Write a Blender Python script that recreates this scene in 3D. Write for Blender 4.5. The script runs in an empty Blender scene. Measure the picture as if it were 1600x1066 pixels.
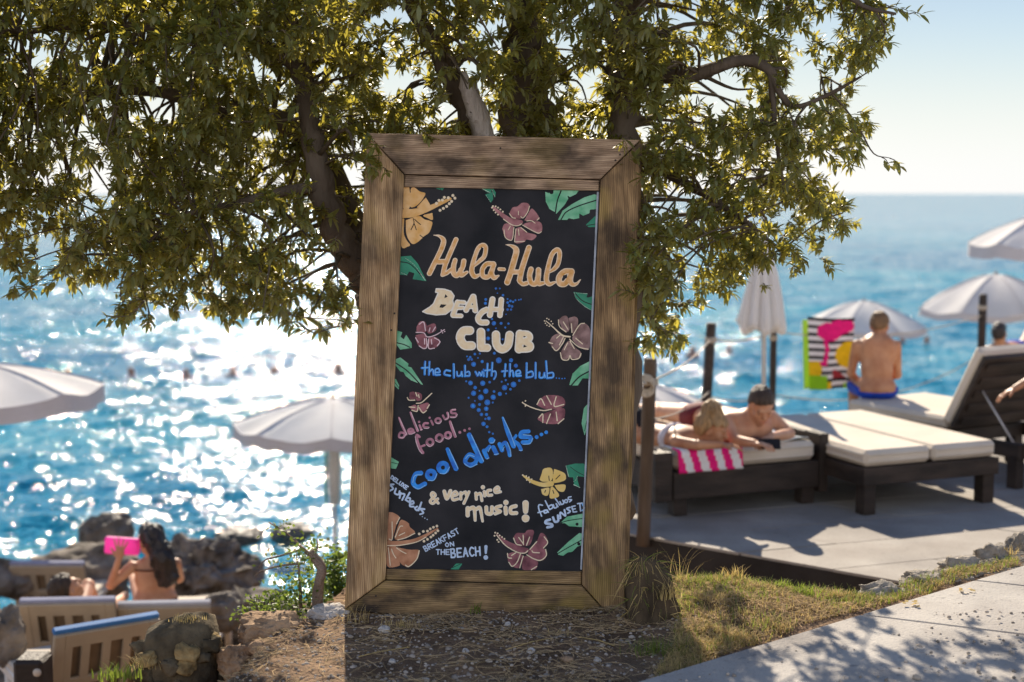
import bpy, math, random
import numpy as np
from mathutils import Vector, Matrix
R = math.radians
scene = bpy.context.scene
COL = scene.collection

# ------------------------------------------------------------------ camera
FPX, CX, CY, EYE = 2222.2, 800.0, 533.0, 1.65      # photograph: 1600 x 1066, 50 mm lens
TH = math.atan(231.0 / FPX)
cam = bpy.data.cameras.new("camera")
cam.lens, cam.sensor_width = 50.0, 36.0
cam.clip_end = 20000.0
cam.dof.use_dof = True
cam.dof.focus_distance = 5.78
cam.dof.aperture_fstop = 1.7
cam_o = bpy.data.objects.new("camera", cam)
COL.objects.link(cam_o)
cam_o.location = (0, 0, EYE)
cam_o.rotation_euler = (R(90) - TH, 0, 0)
scene.camera = cam_o

# ------------------------------------------------------------------ light
BACK_FILL = 6.0
SUN_EL, SUN_AZ = R(33.0), R(-4.5)                    # azimuth from +Y, to the left
world = bpy.data.worlds.new("World"); scene.world = world
world.use_nodes = True
wn = world.node_tree
bgn = wn.nodes["Background"]
sky = wn.nodes.new("ShaderNodeTexSky")
sky.sky_type = 'NISHITA'; sky.sun_disc = False
sky.sun_elevation = SUN_EL; sky.sun_rotation = SUN_AZ
sky.altitude = 0; sky.air_density = 1.0; sky.dust_density = 0.4; sky.ozone_density = 1.4
# a hazy summer sky: the glow round the sun is spread out evenly (radiance compressed, hue kept)
bw = wn.nodes.new("ShaderNodeRGBToBW"); wn.links.new(sky.outputs[0], bw.inputs[0])
pw = wn.nodes.new("ShaderNodeMath"); pw.operation = 'POWER'; pw.inputs[1].default_value = -0.85; wn.links.new(bw.outputs[0], pw.inputs[0])
mu = wn.nodes.new("ShaderNodeMath"); mu.operation = 'MULTIPLY'; mu.inputs[1].default_value = 2.75; wn.links.new(pw.outputs[0], mu.inputs[0])
sc_n = wn.nodes.new("ShaderNodeVectorMath"); sc_n.operation = 'SCALE'
wn.links.new(sky.outputs[0], sc_n.inputs[0]); wn.links.new(mu.outputs[0], sc_n.inputs['Scale'])
# whitish haze low over the horizon, deeper blue above, added bright fill behind the camera for the shaded board
def wmap(src, a, b_, c, d):
    n_ = wn.nodes.new("ShaderNodeMapRange"); n_.interpolation_type = 'SMOOTHSTEP'
    for i_, v_ in ((1, a), (2, b_), (3, c), (4, d)): n_.inputs[i_].default_value = v_
    wn.links.new(src, n_.inputs[0]); return n_.outputs[0]
def wmix(mode, f, x, y):
    n_ = wn.nodes.new("ShaderNodeMixRGB"); n_.blend_type = mode
    for s_, i_ in ((f, 0), (x, 1), (y, 2)):
        if hasattr(s_, 'links'): wn.links.new(s_, n_.inputs[i_])
        else: n_.inputs[i_].default_value = s_
    return n_.outputs[0]
tcw = wn.nodes.new("ShaderNodeTexCoord"); sp = wn.nodes.new("ShaderNodeSeparateXYZ"); wn.links.new(tcw.outputs['Generated'], sp.inputs[0])
g_bw = wn.nodes.new("ShaderNodeRGBToBW"); wn.links.new(sc_n.outputs[0], g_bw.inputs[0])
col = wmix('MIX', wmap(sp.outputs['Z'], .0, .12, .85, .15), sc_n.outputs[0], g_bw.outputs[0])
dim = wmap(sp.outputs['Z'], .0, .22, .90, .52)
col = wmix('MULTIPLY', 1.0, col, dim)
col = wmix('MULTIPLY', 1.0, col, wmap(sp.outputs['Z'], .2, .6, 1.0, .42))
col = wmix('MULTIPLY', 1.0, col, wmix('MIX', wmap(sp.outputs['Z'], .03, .5, 0, 1), (.97, 1.0, 1.04, 1), (.68, .98, 1.34, 1)))
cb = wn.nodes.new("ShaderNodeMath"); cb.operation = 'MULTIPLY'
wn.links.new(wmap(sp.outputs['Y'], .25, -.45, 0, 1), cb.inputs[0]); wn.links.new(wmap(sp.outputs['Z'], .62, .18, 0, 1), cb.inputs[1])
col = wmix('MIX', cb.outputs[0], col, (BACK_FILL, BACK_FILL, BACK_FILL * 1.02, 1))
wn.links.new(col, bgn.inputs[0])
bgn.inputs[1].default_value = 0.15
sl = bpy.data.lights.new("sun", 'SUN'); sl.energy = 5.0; sl.angle = R(0.55); sl.color = (1.0, 0.87, 0.69)
so = bpy.data.objects.new("sun", sl); COL.objects.link(so)
SUN = Vector((math.sin(SUN_AZ) * math.cos(SUN_EL), math.cos(SUN_AZ) * math.cos(SUN_EL), math.sin(SUN_EL)))
so.rotation_euler = SUN.to_track_quat('Z', 'Y').to_euler()
so.location = SUN * 60
vs = scene.view_settings
vs.view_transform = 'Standard'; vs.look = 'None'; vs.gamma = 1.0; vs.use_curve_mapping = False
vs.exposure = 0.9
scene.cycles.use_denoising = True
scene.cycles.max_bounces = 8
scene.cycles.sample_clamp_indirect = 6.0

# ------------------------------------------------------------------ helpers
def ray(px, py):
    a, b = (px - CX) / FPX, (CY - py) / FPX
    return Vector((a, math.cos(TH) + b * math.sin(TH), -math.sin(TH) + b * math.cos(TH)))
def at(px, py, y):            # point of the view ray at a given distance
    d = ray(px, py); return Vector((0, 0, EYE)) + d * (y / d.y)
def on(px, py, z):            # point of the view ray on a level plane
    d = ray(px, py); return Vector((0, 0, EYE)) + d * ((z - EYE) / d.z)
def lin(h):
    h = h.lstrip('#'); c = [int(h[i:i+2], 16) / 255 for i in (0, 2, 4)]
    return tuple(x / 12.92 if x <= .04045 else ((x + .055) / 1.055) ** 2.4 for x in c)
rng = np.random.default_rng(7)
random.seed(7)

def hash3(ix, iy, iz):
    n = (ix.astype(np.int64) * 374761393 + iy.astype(np.int64) * 668265263 + iz.astype(np.int64) * 2147483647) & 0xffffffff
    n = ((n ^ (n >> 13)) * 1274126177) & 0xffffffff
    n = (n ^ (n >> 16)) & 0xffffffff
    return n / 4294967295.0
def vnoise(x, y, z=None):
    x = np.asarray(x, float); y = np.asarray(y, float)
    z = np.zeros_like(x) if z is None else np.asarray(z, float)
    xi, yi, zi = np.floor(x), np.floor(y), np.floor(z)
    fx, fy, fz = x - xi, y - yi, z - zi
    fx, fy, fz = [f * f * (3 - 2 * f) for f in (fx, fy, fz)]
    r = 0
    for dx in (0, 1):
        for dy in (0, 1):
            for dz in (0, 1):
                w = (fx if dx else 1 - fx) * (fy if dy else 1 - fy) * (fz if dz else 1 - fz)
                r = r + w * hash3(xi + dx, yi + dy, zi + dz)
    return r * 2 - 1
def fbm(x, y, z=None, o=4):
    a, s, r = 1.0, 1.0, 0
    for i in range(o):
        r = r + a * vnoise(x * s + 17.3 * i, y * s - 9.1 * i, None if z is None else z * s + 3.7 * i); a *= .5; s *= 2.03
    return r
def sstep(a, b, x):
    t = np.clip((x - a) / (b - a), 0, 1); return t * t * (3 - 2 * t)

# ---- objects
WM = {}
def thing(name, label, cat, loc=(0, 0, 0), group=None, rot=None):
    o = bpy.data.objects.new(name, None); COL.objects.link(o)
    o.empty_display_size = .1
    m = Matrix.Translation(Vector(loc))
    if rot is not None: m = m @ rot
    o.matrix_world = m; WM[o] = m
    o['label'] = label; o['category'] = cat
    if group: o['group'] = group
    return o
def tag(o, label=None, cat=None, group=None, kind=None):
    if label: o['label'] = label
    if cat: o['category'] = cat
    if group: o['group'] = group
    if kind: o['kind'] = kind
    return o
def quick_mesh(name, V, F, smooth=True, mats=None, midx=None):
    me = bpy.data.meshes.new(name)
    V = np.asarray(V, dtype=np.float32)
    if isinstance(F, np.ndarray):
        k = F.shape[1]; n = F.shape[0]
        me.vertices.add(len(V)); me.vertices.foreach_set("co", V.ravel())
        me.loops.add(n * k); me.loops.foreach_set("vertex_index", F.astype(np.int32).ravel())
        me.polygons.add(n)
        me.polygons.foreach_set("loop_start", np.arange(0, n * k, k, dtype=np.int32))
        me.update(calc_edges=True); me.validate()
    else:
        me.from_pydata(V.tolist(), [], F)
    if smooth and len(me.polygons):
        me.polygons.foreach_set("use_smooth", np.ones(len(me.polygons), dtype=bool))
    for m in (mats or []): me.materials.append(m)
    if midx is not None: me.polygons.foreach_set("material_index", np.asarray(midx, dtype=np.int32))
    me.update()
    return me
def part(name, V, F, m, parent=None, smooth=True, midx=None, loc=None):
    """one mesh object; V in world coordinates"""
    ms = m if isinstance(m, (list, tuple)) else [m]
    V = np.asarray(V, float)
    if parent is not None:
        inv = np.array(WM[parent].inverted()); V = V @ inv[:3, :3].T + inv[:3, 3]
    elif loc is not None:
        V = V - np.array(loc)
    me = quick_mesh(name, V, F, smooth, ms, midx)
    o = bpy.data.objects.new(name, me); COL.objects.link(o)
    if parent is not None: o.parent = parent; WM[o] = WM[parent]
    else:
        l = Vector(loc) if loc is not None else Vector((0, 0, 0)); o.location = l; WM[o] = Matrix.Translation(l)
    return o
def copy_tree(o, parent=None):
    c = o.copy(); COL.objects.link(c)
    if parent is not None: c.parent = parent
    for ch in list(o.children): copy_tree(ch, c)
    return c

class G:
    """collects shapes for one mesh"""
    def __init__(s): s.V = []; s.F = []; s.M = []
    def add(s, V, F, m=0):
        b = len(s.V); s.V.extend([tuple(v) for v in V]); s.F.extend([tuple(i + b for i in f) for f in F]); s.M.extend([m] * len(F)); return s
    def box(s, c, size, rot=None, bev=0.004, m=0):
        hx, hy, hz = [x / 2 for x in size]; b = min(bev, hx * .45, hy * .45, hz * .45)
        V = []; idx = {}
        def vi(p):
            if p not in idx: idx[p] = len(V); V.append(p)
            return idx[p]
        F = []
        S = (-1, 1)
        H = (hx, hy, hz)
        def P(sx, sy, sz, ax):
            q = [sx * hx, sy * hy, sz * hz]
            for k in range(3):
                if k != ax: q[k] -= (sx, sy, sz)[k] * b
            return tuple(round(t, 7) for t in q)
        for ax in range(3):
            o1, o2 = [(1, 2), (2, 0), (0, 1)][ax]
            for sg in S:
                ring = []
                for a, c2 in ((-1, -1), (1, -1), (1, 1), (-1, 1)):
                    sgn = [0, 0, 0]; sgn[ax] = sg; sgn[o1] = a; sgn[o2] = c2
                    ring.append(vi(P(*sgn, ax)))
                F.append(ring if sg > 0 else ring[::-1])
        for ax in range(3):       # edges along ax
            o1, o2 = [(1, 2), (2, 0), (0, 1)][ax]
            for a in S:
                for c2 in S:
                    q = []
                    for e, face in ((-1, o1), (1, o1), (1, o2), (-1, o2)):
                        sgn = [0, 0, 0]; sgn[ax] = e; sgn[o1] = a; sgn[o2] = c2
                        q.append(vi(P(*sgn, face)))
                    F.append(q if a * c2 < 0 else q[::-1])
        for sx in S:
            for sy in S:
                for sz in S:
                    q = [vi(P(sx, sy, sz, k)) for k in range(3)]
                    F.append(q if sx * sy * sz > 0 else q[::-1])
        c = Vector(c)
        W = [(rot @ Vector(v) if rot is not None else Vector(v)) + c for v in V]
        return s.add(W, F, m)
    def tube(s, pts, radii, n=8, cap=True, m=0, noise=0.0):
        P = [Vector(p) for p in pts]
        if not hasattr(radii, '__len__'): radii = [radii] * len(P)
        V = []; F = []
        t0 = (P[1] - P[0]).normalized()
        u = t0.orthogonal().normalized()
        for i, p in enumerate(P):
            t = (P[min(i + 1, len(P) - 1)] - P[max(i - 1, 0)]).normalized()
            u = (u - t * u.dot(t)).normalized(); v = t.cross(u)
            for k in range(n):
                a = 2 * math.pi * k / n
                r = radii[i] * (1 + noise * random.uniform(-1, 1))
                V.append(p + (u * math.cos(a) + v * math.sin(a)) * r)
        for i in range(len(P) - 1):
            for k in range(n):
                F.append((i * n + k, i * n + (k + 1) % n, (i + 1) * n + (k + 1) % n, (i + 1) * n + k))
        if cap:
            F.append(tuple(range(n - 1, -1, -1))); F.append(tuple((len(P) - 1) * n + k for k in range(n)))
        return s.add(V, F, m)
    def lathe(s, c, prof, n=24, m=0, rot=None):
        c = Vector(c); V = []; F = []
        for r, z in prof:
            for k in range(n):
                a = 2 * math.pi * k / n; q = Vector((r * math.cos(a), r * math.sin(a), z))
                V.append((rot @ q if rot is not None else q) + c)
        for i in range(len(prof) - 1):
            for k in range(n): F.append((i * n + k, i * n + (k + 1) % n, (i + 1) * n + (k + 1) % n, (i + 1) * n + k))
        F.append(tuple(range(n - 1, -1, -1))); F.append(tuple((len(prof) - 1) * n + k for k in range(n)))
        return s.add(V, F, m)
    def build(s, name, mat, parent=None, smooth=False, loc=None):
        return part(name, s.V, s.F, mat, parent, smooth, s.M, loc)

def spline(pts, n=6):
    """Catmull-Rom through points of any dimension"""
    P = [np.asarray(p, float) for p in pts]
    if len(P) < 3: 
        return [P[0] + (P[-1] - P[0]) * t for t in np.linspace(0, 1, n + 1)]
    Q = [2 * P[0] - P[1]] + P + [2 * P[-1] - P[-2]]
    out = []
    for i in range(1, len(Q) - 2):
        a, b, c, d = Q[i - 1:i + 3]
        for k in range(n):
            t = k / n
            out.append(.5 * (2 * b + (c - a) * t + (2 * a - 5 * b + 4 * c - d) * t * t + (3 * b - a - 3 * c + d) * t ** 3))
    out.append(P[-1]); return out

# ---- materials
def mat(name, col, rough=.6, var=.0, scale=8.0, bump=0.0, bscale=None, col2=None, spec=.35, stretch=(1, 1, 1), transl=0.0, tcol=None, metal=0.0, island=0.0, detail=4.0, coord='Object'):
    m = bpy.data.materials.new(name); m.use_nodes = True
    nt = m.node_tree; N, L = nt.nodes, nt.links
    b = N['Principled BSDF']
    b.inputs['Roughness'].default_value = rough
    b.inputs['Specular IOR Level'].default_value = spec
    b.inputs['Metallic'].default_value = metal
    col = tuple(col)[:3]
    csock = None
    tc = N.new('ShaderNodeTexCoord'); mp = N.new('ShaderNodeMapping'); mp.inputs['Scale'].default_value = stretch
    L.new(tc.outputs[coord], mp.inputs[0])
    if var > 0 or col2 is not None:
        nz = N.new('ShaderNodeTexNoise'); nz.inputs['Scale'].default_value = scale; nz.inputs['Detail'].default_value = detail
        L.new(mp.outputs[0], nz.inputs['Vector'])
        rp = N.new('ShaderNodeValToRGB')
        c2 = col2 if col2 is not None else tuple(min(1, c * (1 + var)) for c in col)
        c1 = col if col2 is not None else tuple(c * (1 - var) for c in col)
        rp.color_ramp.elements[0].position = .33; rp.color_ramp.elements[1].position = .67
        rp.color_ramp.elements[0].color = (*c1, 1); rp.color_ramp.elements[1].color = (*c2, 1)
        L.new(nz.outputs[0], rp.inputs[0]); csock = rp.outputs[0]
    if island > 0:
        gi = N.new('ShaderNodeNewGeometry'); mr = N.new('ShaderNodeMapRange')
        mr.inputs['To Min'].default_value = 1 - island; mr.inputs['To Max'].default_value = 1 + island
        L.new(gi.outputs['Random Per Island'], mr.inputs[0])
        mx = N.new('ShaderNodeVectorMath'); mx.operation = 'SCALE'
        if csock is not None: L.new(csock, mx.inputs[0])
        else: mx.inputs[0].default_value = col
        L.new(mr.outputs[0], mx.inputs['Scale']); csock = mx.outputs[0]
    if csock is not None: L.new(csock, b.inputs['Base Color'])
    else: b.inputs['Base Color'].default_value = (*col, 1)
    if bump > 0:
        n2 = N.new('ShaderNodeTexNoise'); n2.inputs['Scale'].default_value = bscale or scale * 3; n2.inputs['Detail'].default_value = 5
        L.new(mp.outputs[0], n2.inputs['Vector'])
        bp = N.new('ShaderNodeBump'); bp.inputs['Strength'].default_value = min(1, bump); bp.inputs['Distance'].default_value = .02
        L.new(n2.outputs[0], bp.inputs['Height']); L.new(bp.outputs[0], b.inputs['Normal'])
    if transl > 0:
        tr = N.new('ShaderNodeBsdfTranslucent'); ms = N.new('ShaderNodeMixShader'); ms.inputs[0].default_value = transl
        if tcol is not None: tr.inputs[0].default_value = (*tcol, 1)
        elif csock is not None: L.new(csock, tr.inputs[0])
        else: tr.inputs[0].default_value = (*col, 1)
        out = N['Material Output']
        L.new(b.outputs[0], ms.inputs[1]); L.new(tr.outputs[0], ms.inputs[2]); L.new(ms.outputs[0], out.inputs[0])
    return m
# ------------------------------------------------------------------ terrain, path, deck, sea
SEA = -2.85
MOUND = np.array([(-1.02, 3.0), (-1.02, 4.7), (-1.03, 5.2), (-.93, 5.5), (-.76, 5.78), (-.65, 6.3), (.5, 6.3), (.72, 6.06), (1.1, 5.90), (1.55, 5.86),
                  (1.75, 6.10), (2.5, 6.66), (4.5, 8.2), (9, 12.0), (30, 14), (30, -30), (-30, -30), (-30, 2.0), (-1.1, 2.2)])
def poly_sd(P, x, y):
    """signed distance to polygon, negative inside"""
    d = np.full(np.shape(x), 1e9); s = np.zeros(np.shape(x), bool)
    n = len(P)
    for i in range(n):
        ax, ay = P[i]; bx, by = P[(i + 1) % n]
        ex, ey = bx - ax, by - ay; wx, wy = x - ax, y - ay
        t = np.clip((wx * ex + wy * ey) / (ex * ex + ey * ey + 1e-12), 0, 1)
        d = np.minimum(d, (wx - ex * t) ** 2 + (wy - ey * t) ** 2)
        c = ((ay > y) != (by > y)) & (x < (bx - ax) * (y - ay) / ((by - ay) if by != ay else 1e-12) + ax)
        s ^= c
    return np.sqrt(d) * np.where(s, -1, 1)
def ground_h(x, y):
    x = np.asarray(x, float); y = np.asarray(y, float)
    left = -1.75 - .07 * np.clip(y - 7, 0, 20) - .16 * np.clip(y - 11.5, 0, 30)
    right = -1.35 - .2 * np.clip(y - 12, 0, 30)
    low = left + (right - left) * sstep(.2, 1.2, x)
    low = low + .12 * fbm(x * 1.1, y * 1.1) * sstep(7, 9, y)
    low = np.maximum(low, -6)
    sd = poly_sd(MOUND, x, y) + .08 * fbm(x * 2.2, y * 2.2, o=3)
    wd = np.where(x < -.4, .36, np.where(x > 1.15, .3, .75)); k = sstep(wd, -.05, sd) ** .8
    top = -.03 + .02 * fbm(x * 2.5, y * 2.5) + .008 * fbm(x * 14, y * 14, o=2)
    # little grassy rise right of the sign, dip towards the slabs kept level
    top = top + .05 * np.exp(-((x - .95) ** 2 + (y - 5.75) ** 2) / .12)
    return low + (top - low) * k
def gz(x, y): return float(ground_h(np.array([x]), np.array([y]))[0])

xs = np.concatenate([np.linspace(-30, -4, 40)[:-1], np.linspace(-4, -1.9, 60)[:-1], np.linspace(-1.9, 3.0, 250)[:-1], np.linspace(3.0, 30, 70)])
ys = np.concatenate([np.linspace(-30, 3.5, 40)[:-1], np.linspace(3.5, 7.2, 190)[:-1], np.linspace(7.2, 18, 120)[:-1], np.linspace(18, 36, 20)])
XX, YY = np.meshgrid(xs, ys)
ZZ = ground_h(XX, YY)
def grid_faces(r, c):
    i = np.arange((r - 1) * (c - 1)); a = i // (c - 1) * c + i % (c - 1)
    return np.stack([a, a + 1, a + c + 1, a + c], 1)
m_dirt = mat("dirt", (.27, .18, .115), .95, scale=5, col2=(.12, .078, .05), bump=.9, bscale=60, spec=.1)
tag(part("ground", np.stack([XX.ravel(), YY.ravel(), ZZ.ravel()], 1), grid_faces(len(ys), len(xs)), m_dirt), kind='structure')

# ---- concrete slabs of the path, bottom right
m_conc = mat("concrete", (.37, .34, .31), .9, col2=(.48, .45, .41), scale=2.6, bump=.35, bscale=90, spec=.15, detail=8)
def stains(m, amt):
    nt = m.node_tree; N, L = nt.nodes, nt.links; b = N['Principled BSDF']; src = b.inputs['Base Color'].links[0].from_socket
    tc = N.new('ShaderNodeTexCoord')
    for sc_, lo_, hi_, dk in ((1.1, .46, .66, amt), (38, .60, .72, amt * .9), (150, .58, .75, amt)):
        nz = N.new('ShaderNodeTexNoise'); nz.inputs['Scale'].default_value = sc_; nz.inputs['Detail'].default_value = 6; L.new(tc.outputs['Object'], nz.inputs['Vector'])
        rp = N.new('ShaderNodeValToRGB'); rp.color_ramp.elements[0].position = lo_; rp.color_ramp.elements[1].position = hi_
        rp.color_ramp.elements[0].color = (1, 1, 1, 1); rp.color_ramp.elements[1].color = (1 - dk, 1 - dk, 1 - dk * .95, 1); L.new(nz.outputs[0], rp.inputs[0])
        mx = N.new('ShaderNodeMixRGB'); mx.blend_type = 'MULTIPLY'; mx.inputs[0].default_value = 1; L.new(src, mx.inputs[1]); L.new(rp.outputs[0], mx.inputs[2]); src = mx.outputs[0]
    L.new(src, b.inputs['Base Color'])
stains(m_conc, .34)
p0 = on(1000, 1065, .035); e = on(1600, 884, .035) - p0; e.z = 0; e.normalize(); j = on(1600, 990, .035) - on(1338, 958, .035); j.z = 0; j.normalize()
TJ = (on(1338, 958, .035) - p0).length
ts = [-6.0, -2.9, TJ, TJ + .77, TJ + 1.6, TJ + 2.45, TJ + 3.3, TJ + 5, TJ + 7]
g = G()
ZP = .035
for a, b in zip(ts[:-1], ts[1:]):
    for c0, c1 in ((0, 1.9), (1.915, 4.2)):
        q = [p0 + e * (a + .011) + j * c0, p0 + e * (b - .011) + j * c0, p0 + e * (b - .011) + j * c1, p0 + e * (a + .011) + j * c1]
        top = [Vector((v.x, v.y, ZP)) for v in q]
        cen = sum(top, Vector()) / 4
        rim = [v + (v - cen).normalized() * .006 - Vector((0, 0, .006)) for v in top]
        bot = [v - Vector((0, 0, .13)) for v in rim]
        # ragged near edge: subdivide the top edge lightly
        g.add(top + rim + bot, [(3, 2, 1, 0)] + [(k, (k + 1) % 4, 4 + (k + 1) % 4, 4 + k) for k in range(4)] + [(4 + k, 4 + (k + 1) % 4, 8 + (k + 1) % 4, 8 + k) for k in range(4)])
tag(g.build("path", m_conc), kind='structure')

# ---- lower terrace deck of pale slabs
ZD = -.55
m_deck = mat("deck_slab", (.28, .25, .22), .85, col2=(.40, .37, .33), scale=1.9, bump=.25, bscale=60, spec=.2, detail=8)
DECK = [(.42, 9.33), (3.4, 6.99), (14, 8.0), (16, 19.0), (5.4, 15.8), (1.5, 12.6), (.45, 10.9)]      # counter-clockwise
def clip(poly, P):
    for i in range(len(P)):
        a, b = P[i], P[(i + 1) % len(P)]
        out = []
        f = lambda q: (b[0] - a[0]) * (q[1] - a[1]) - (b[1] - a[1]) * (q[0] - a[0])
        for k in range(len(poly)):
            p, q = poly[k], poly[(k + 1) % len(poly)]
            fp, fq = f(p), f(q)
            if fp >= 0: out.append(p)
            if fp * fq < 0:
                t = fp / (fp - fq); out.append((p[0] + (q[0] - p[0]) * t, p[1] + (q[1] - p[1]) * t))
        poly = out
        if len(poly) < 3: return []
    return poly
g = G()
stains(m_deck, .30)
A = np.array((.42, 9.33)); du = np.array((.787, -.617)); dv = np.array((.94, .33))
for iu in range(-14, 8):
    for iv in range(0, 14):
        u0, u1, v0, v1 = iu * .62 + .007, iu * .62 + .613, iv * 1.9 + (iu % 2) * .7 - 1.9 + .007, iv * 1.9 + (iu % 2) * .7 - .007
        c = clip([tuple(A + du * u + dv * v) for u, v in ((u0, v0), (u1, v0), (u1, v1), (u0, v1))], DECK)
        if len(c) < 3: continue
        z = ZD + random.uniform(-.0015, .0015); n = len(c)
        g.add([(p[0], p[1], z) for p in c] + [(p[0], p[1], ZD - .016) for p in c], [tuple(range(n))] + [(k, k + n, (k + 1) % n + n, (k + 1) % n) for k in range(n)])
tag(g.build("terrace_deck", m_deck), kind='structure')
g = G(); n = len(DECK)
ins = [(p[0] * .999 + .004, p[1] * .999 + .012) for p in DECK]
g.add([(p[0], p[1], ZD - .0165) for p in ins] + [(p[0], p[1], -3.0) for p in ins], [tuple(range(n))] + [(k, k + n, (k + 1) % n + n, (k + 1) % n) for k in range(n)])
m_base = mat("shaded_deck_base", (.035, .03, .027), .95, var=.3, scale=3, bump=.6)  # near-black colour stands in for shade on the wall face
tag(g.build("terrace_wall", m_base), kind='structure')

# ---- sea: real waves near, rippled surface, to the horizon
dist = 9.0 * np.exp(np.arange(0, 1000) * .0068)
fr = np.linspace(-1.05, 1.05, 620)
DD, FF = np.meshgrid(dist, fr, indexing='ij')
SX, SY = DD * FF, DD
SZ = np.zeros_like(SX)
step = np.maximum(DD * .0068, DD * (fr[1] - fr[0]))
wr = np.random.default_rng(3)
for i in range(70):
    lam = 0.26 * (14 ** (i / 69.0))
    th = wr.normal(R(-84), R(34))                 # travelling roughly towards the shore
    k = 2 * math.pi / lam
    amp = .0060 * lam ** .92 / (1 + .12 * lam)
    ph = wr.uniform(0, 6.28)
    arg = k * (SX * math.cos(th) + SY * math.sin(th)) + ph
    w = np.clip(lam / (step * 3.2) - .6, 0, 1)
    SZ += amp * w * (1 - 2 * np.abs(np.sin(arg * .5)) ** 1.3) * (1 + .5 * np.sin(SX * .05 * (1 + i % 5) + i))
m_sea = bpy.data.materials.new("sea_water"); m_sea.use_nodes = True
nt = m_sea.node_tree; N, L = nt.nodes, nt.links
b = N['Principled BSDF']
b.inputs['Base Color'].default_value = (.006, .115, .235, 1); b.inputs['Roughness'].default_value = .08; b.inputs['IOR'].default_value = 1.33
b.inputs['Specular IOR Level'].default_value = .3
tc = N.new('ShaderNodeTexCoord')
gm = N.new('ShaderNodeNewGeometry'); prev = gm.outputs['Normal']
for sc_, st_, amp_ in ((1.3, (.7, 1.5, 1), .58), (4.0, (.8, 1.4, 1), 1.05), (11.0, (.8, 1.25, 1), 1.15), (29.0, (.9, 1.1, 1), .85)):
    mp = N.new('ShaderNodeMapping'); mp.inputs['Scale'].default_value = st_
    nz = N.new('ShaderNodeTexNoise'); nz.inputs['Scale'].default_value = sc_; nz.inputs['Detail'].default_value = 1.0
    L.new(tc.outputs['Object'], mp.inputs[0]); L.new(mp.outputs[0], nz.inputs['Vector'])
    su = N.new('ShaderNodeVectorMath'); su.operation = 'SUBTRACT'; L.new(nz.outputs['Color'], su.inputs[0]); su.inputs[1].default_value = (.5, .5, .5)
    ml = N.new('ShaderNodeVectorMath'); ml.operation = 'MULTIPLY'; L.new(su.outputs[0], ml.inputs[0]); ml.inputs[1].default_value = (amp_ * .8, amp_, 0)
    ad = N.new('ShaderNodeVectorMath'); ad.operation = 'ADD'; L.new(prev, ad.inputs[0]); L.new(ml.outputs[0], ad.inputs[1]); prev = ad.outputs[0]
nm_ = N.new('ShaderNodeVectorMath'); nm_.operation = 'NORMALIZE'; L.new(prev, nm_.inputs[0]); L.new(nm_.outputs[0], b.inputs['Normal'])
# broad patches of deeper and paler blue: current and depth
nz = N.new('ShaderNodeTexNoise'); nz.inputs['Scale'].default_value = .09; nz.inputs['Detail'].default_value = 3
mp = N.new('ShaderNodeMapping'); mp.inputs['Scale'].default_value = (.5, 1.6, 1)
L.new(tc.outputs['Object'], mp.inputs[0]); L.new(mp.outputs[0], nz.inputs['Vector'])
rp = N.new('ShaderNodeValToRGB'); rp.color_ramp.elements[0].position = .35; rp.color_ramp.elements[1].position = .68
rp.color_ramp.elements[0].color = (.006, .145, .27, 1); rp.color_ramp.elements[1].color = (.03, .27, .36, 1)
L.new(nz.outputs[0], rp.inputs[0]); L.new(rp.outputs[0], b.inputs['Base Color'])
tag(part("sea", np.stack([SX.ravel(), SY.ravel(), SZ.ravel() + SEA], 1), grid_faces(len(dist), len(fr))[:, ::-1], m_sea), kind='structure')
# ------------------------------------------------------------------ the menu board
SD = 5.78                                          # distance of its face along the view axis
Fv = Vector((0, math.cos(TH), -math.sin(TH))); Uv = Vector((0, math.sin(TH), math.cos(TH))); Rv = Vector((1, 0, 0))
def brd(px, py, h=0.0):                            # board plane; h metres proud of the face
    return Vector((0, 0, EYE)) + Fv * (SD - h) + Rv * ((px - CX) / FPX * SD) + Uv * ((CY - py) / FPX * SD)
tilt = R(-2.2)
ROT = Matrix((Rv, -Fv * 1.0, Uv)).transposed()     # columns: across, out of the face, up
ROT = Matrix(((Rv.x, Fv.x, Uv.x), (Rv.y, Fv.y, Uv.y), (Rv.z, Fv.z, Uv.z))) @ Matrix.Rotation(-tilt * -1, 3, 'Y')
base = brd(755, 968)
board = thing("menu_board", "big blackboard sign in a weathered wooden frame, hand-painted with flowers and bright lettering", "sign", base, rot=ROT.to_4x4())

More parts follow.
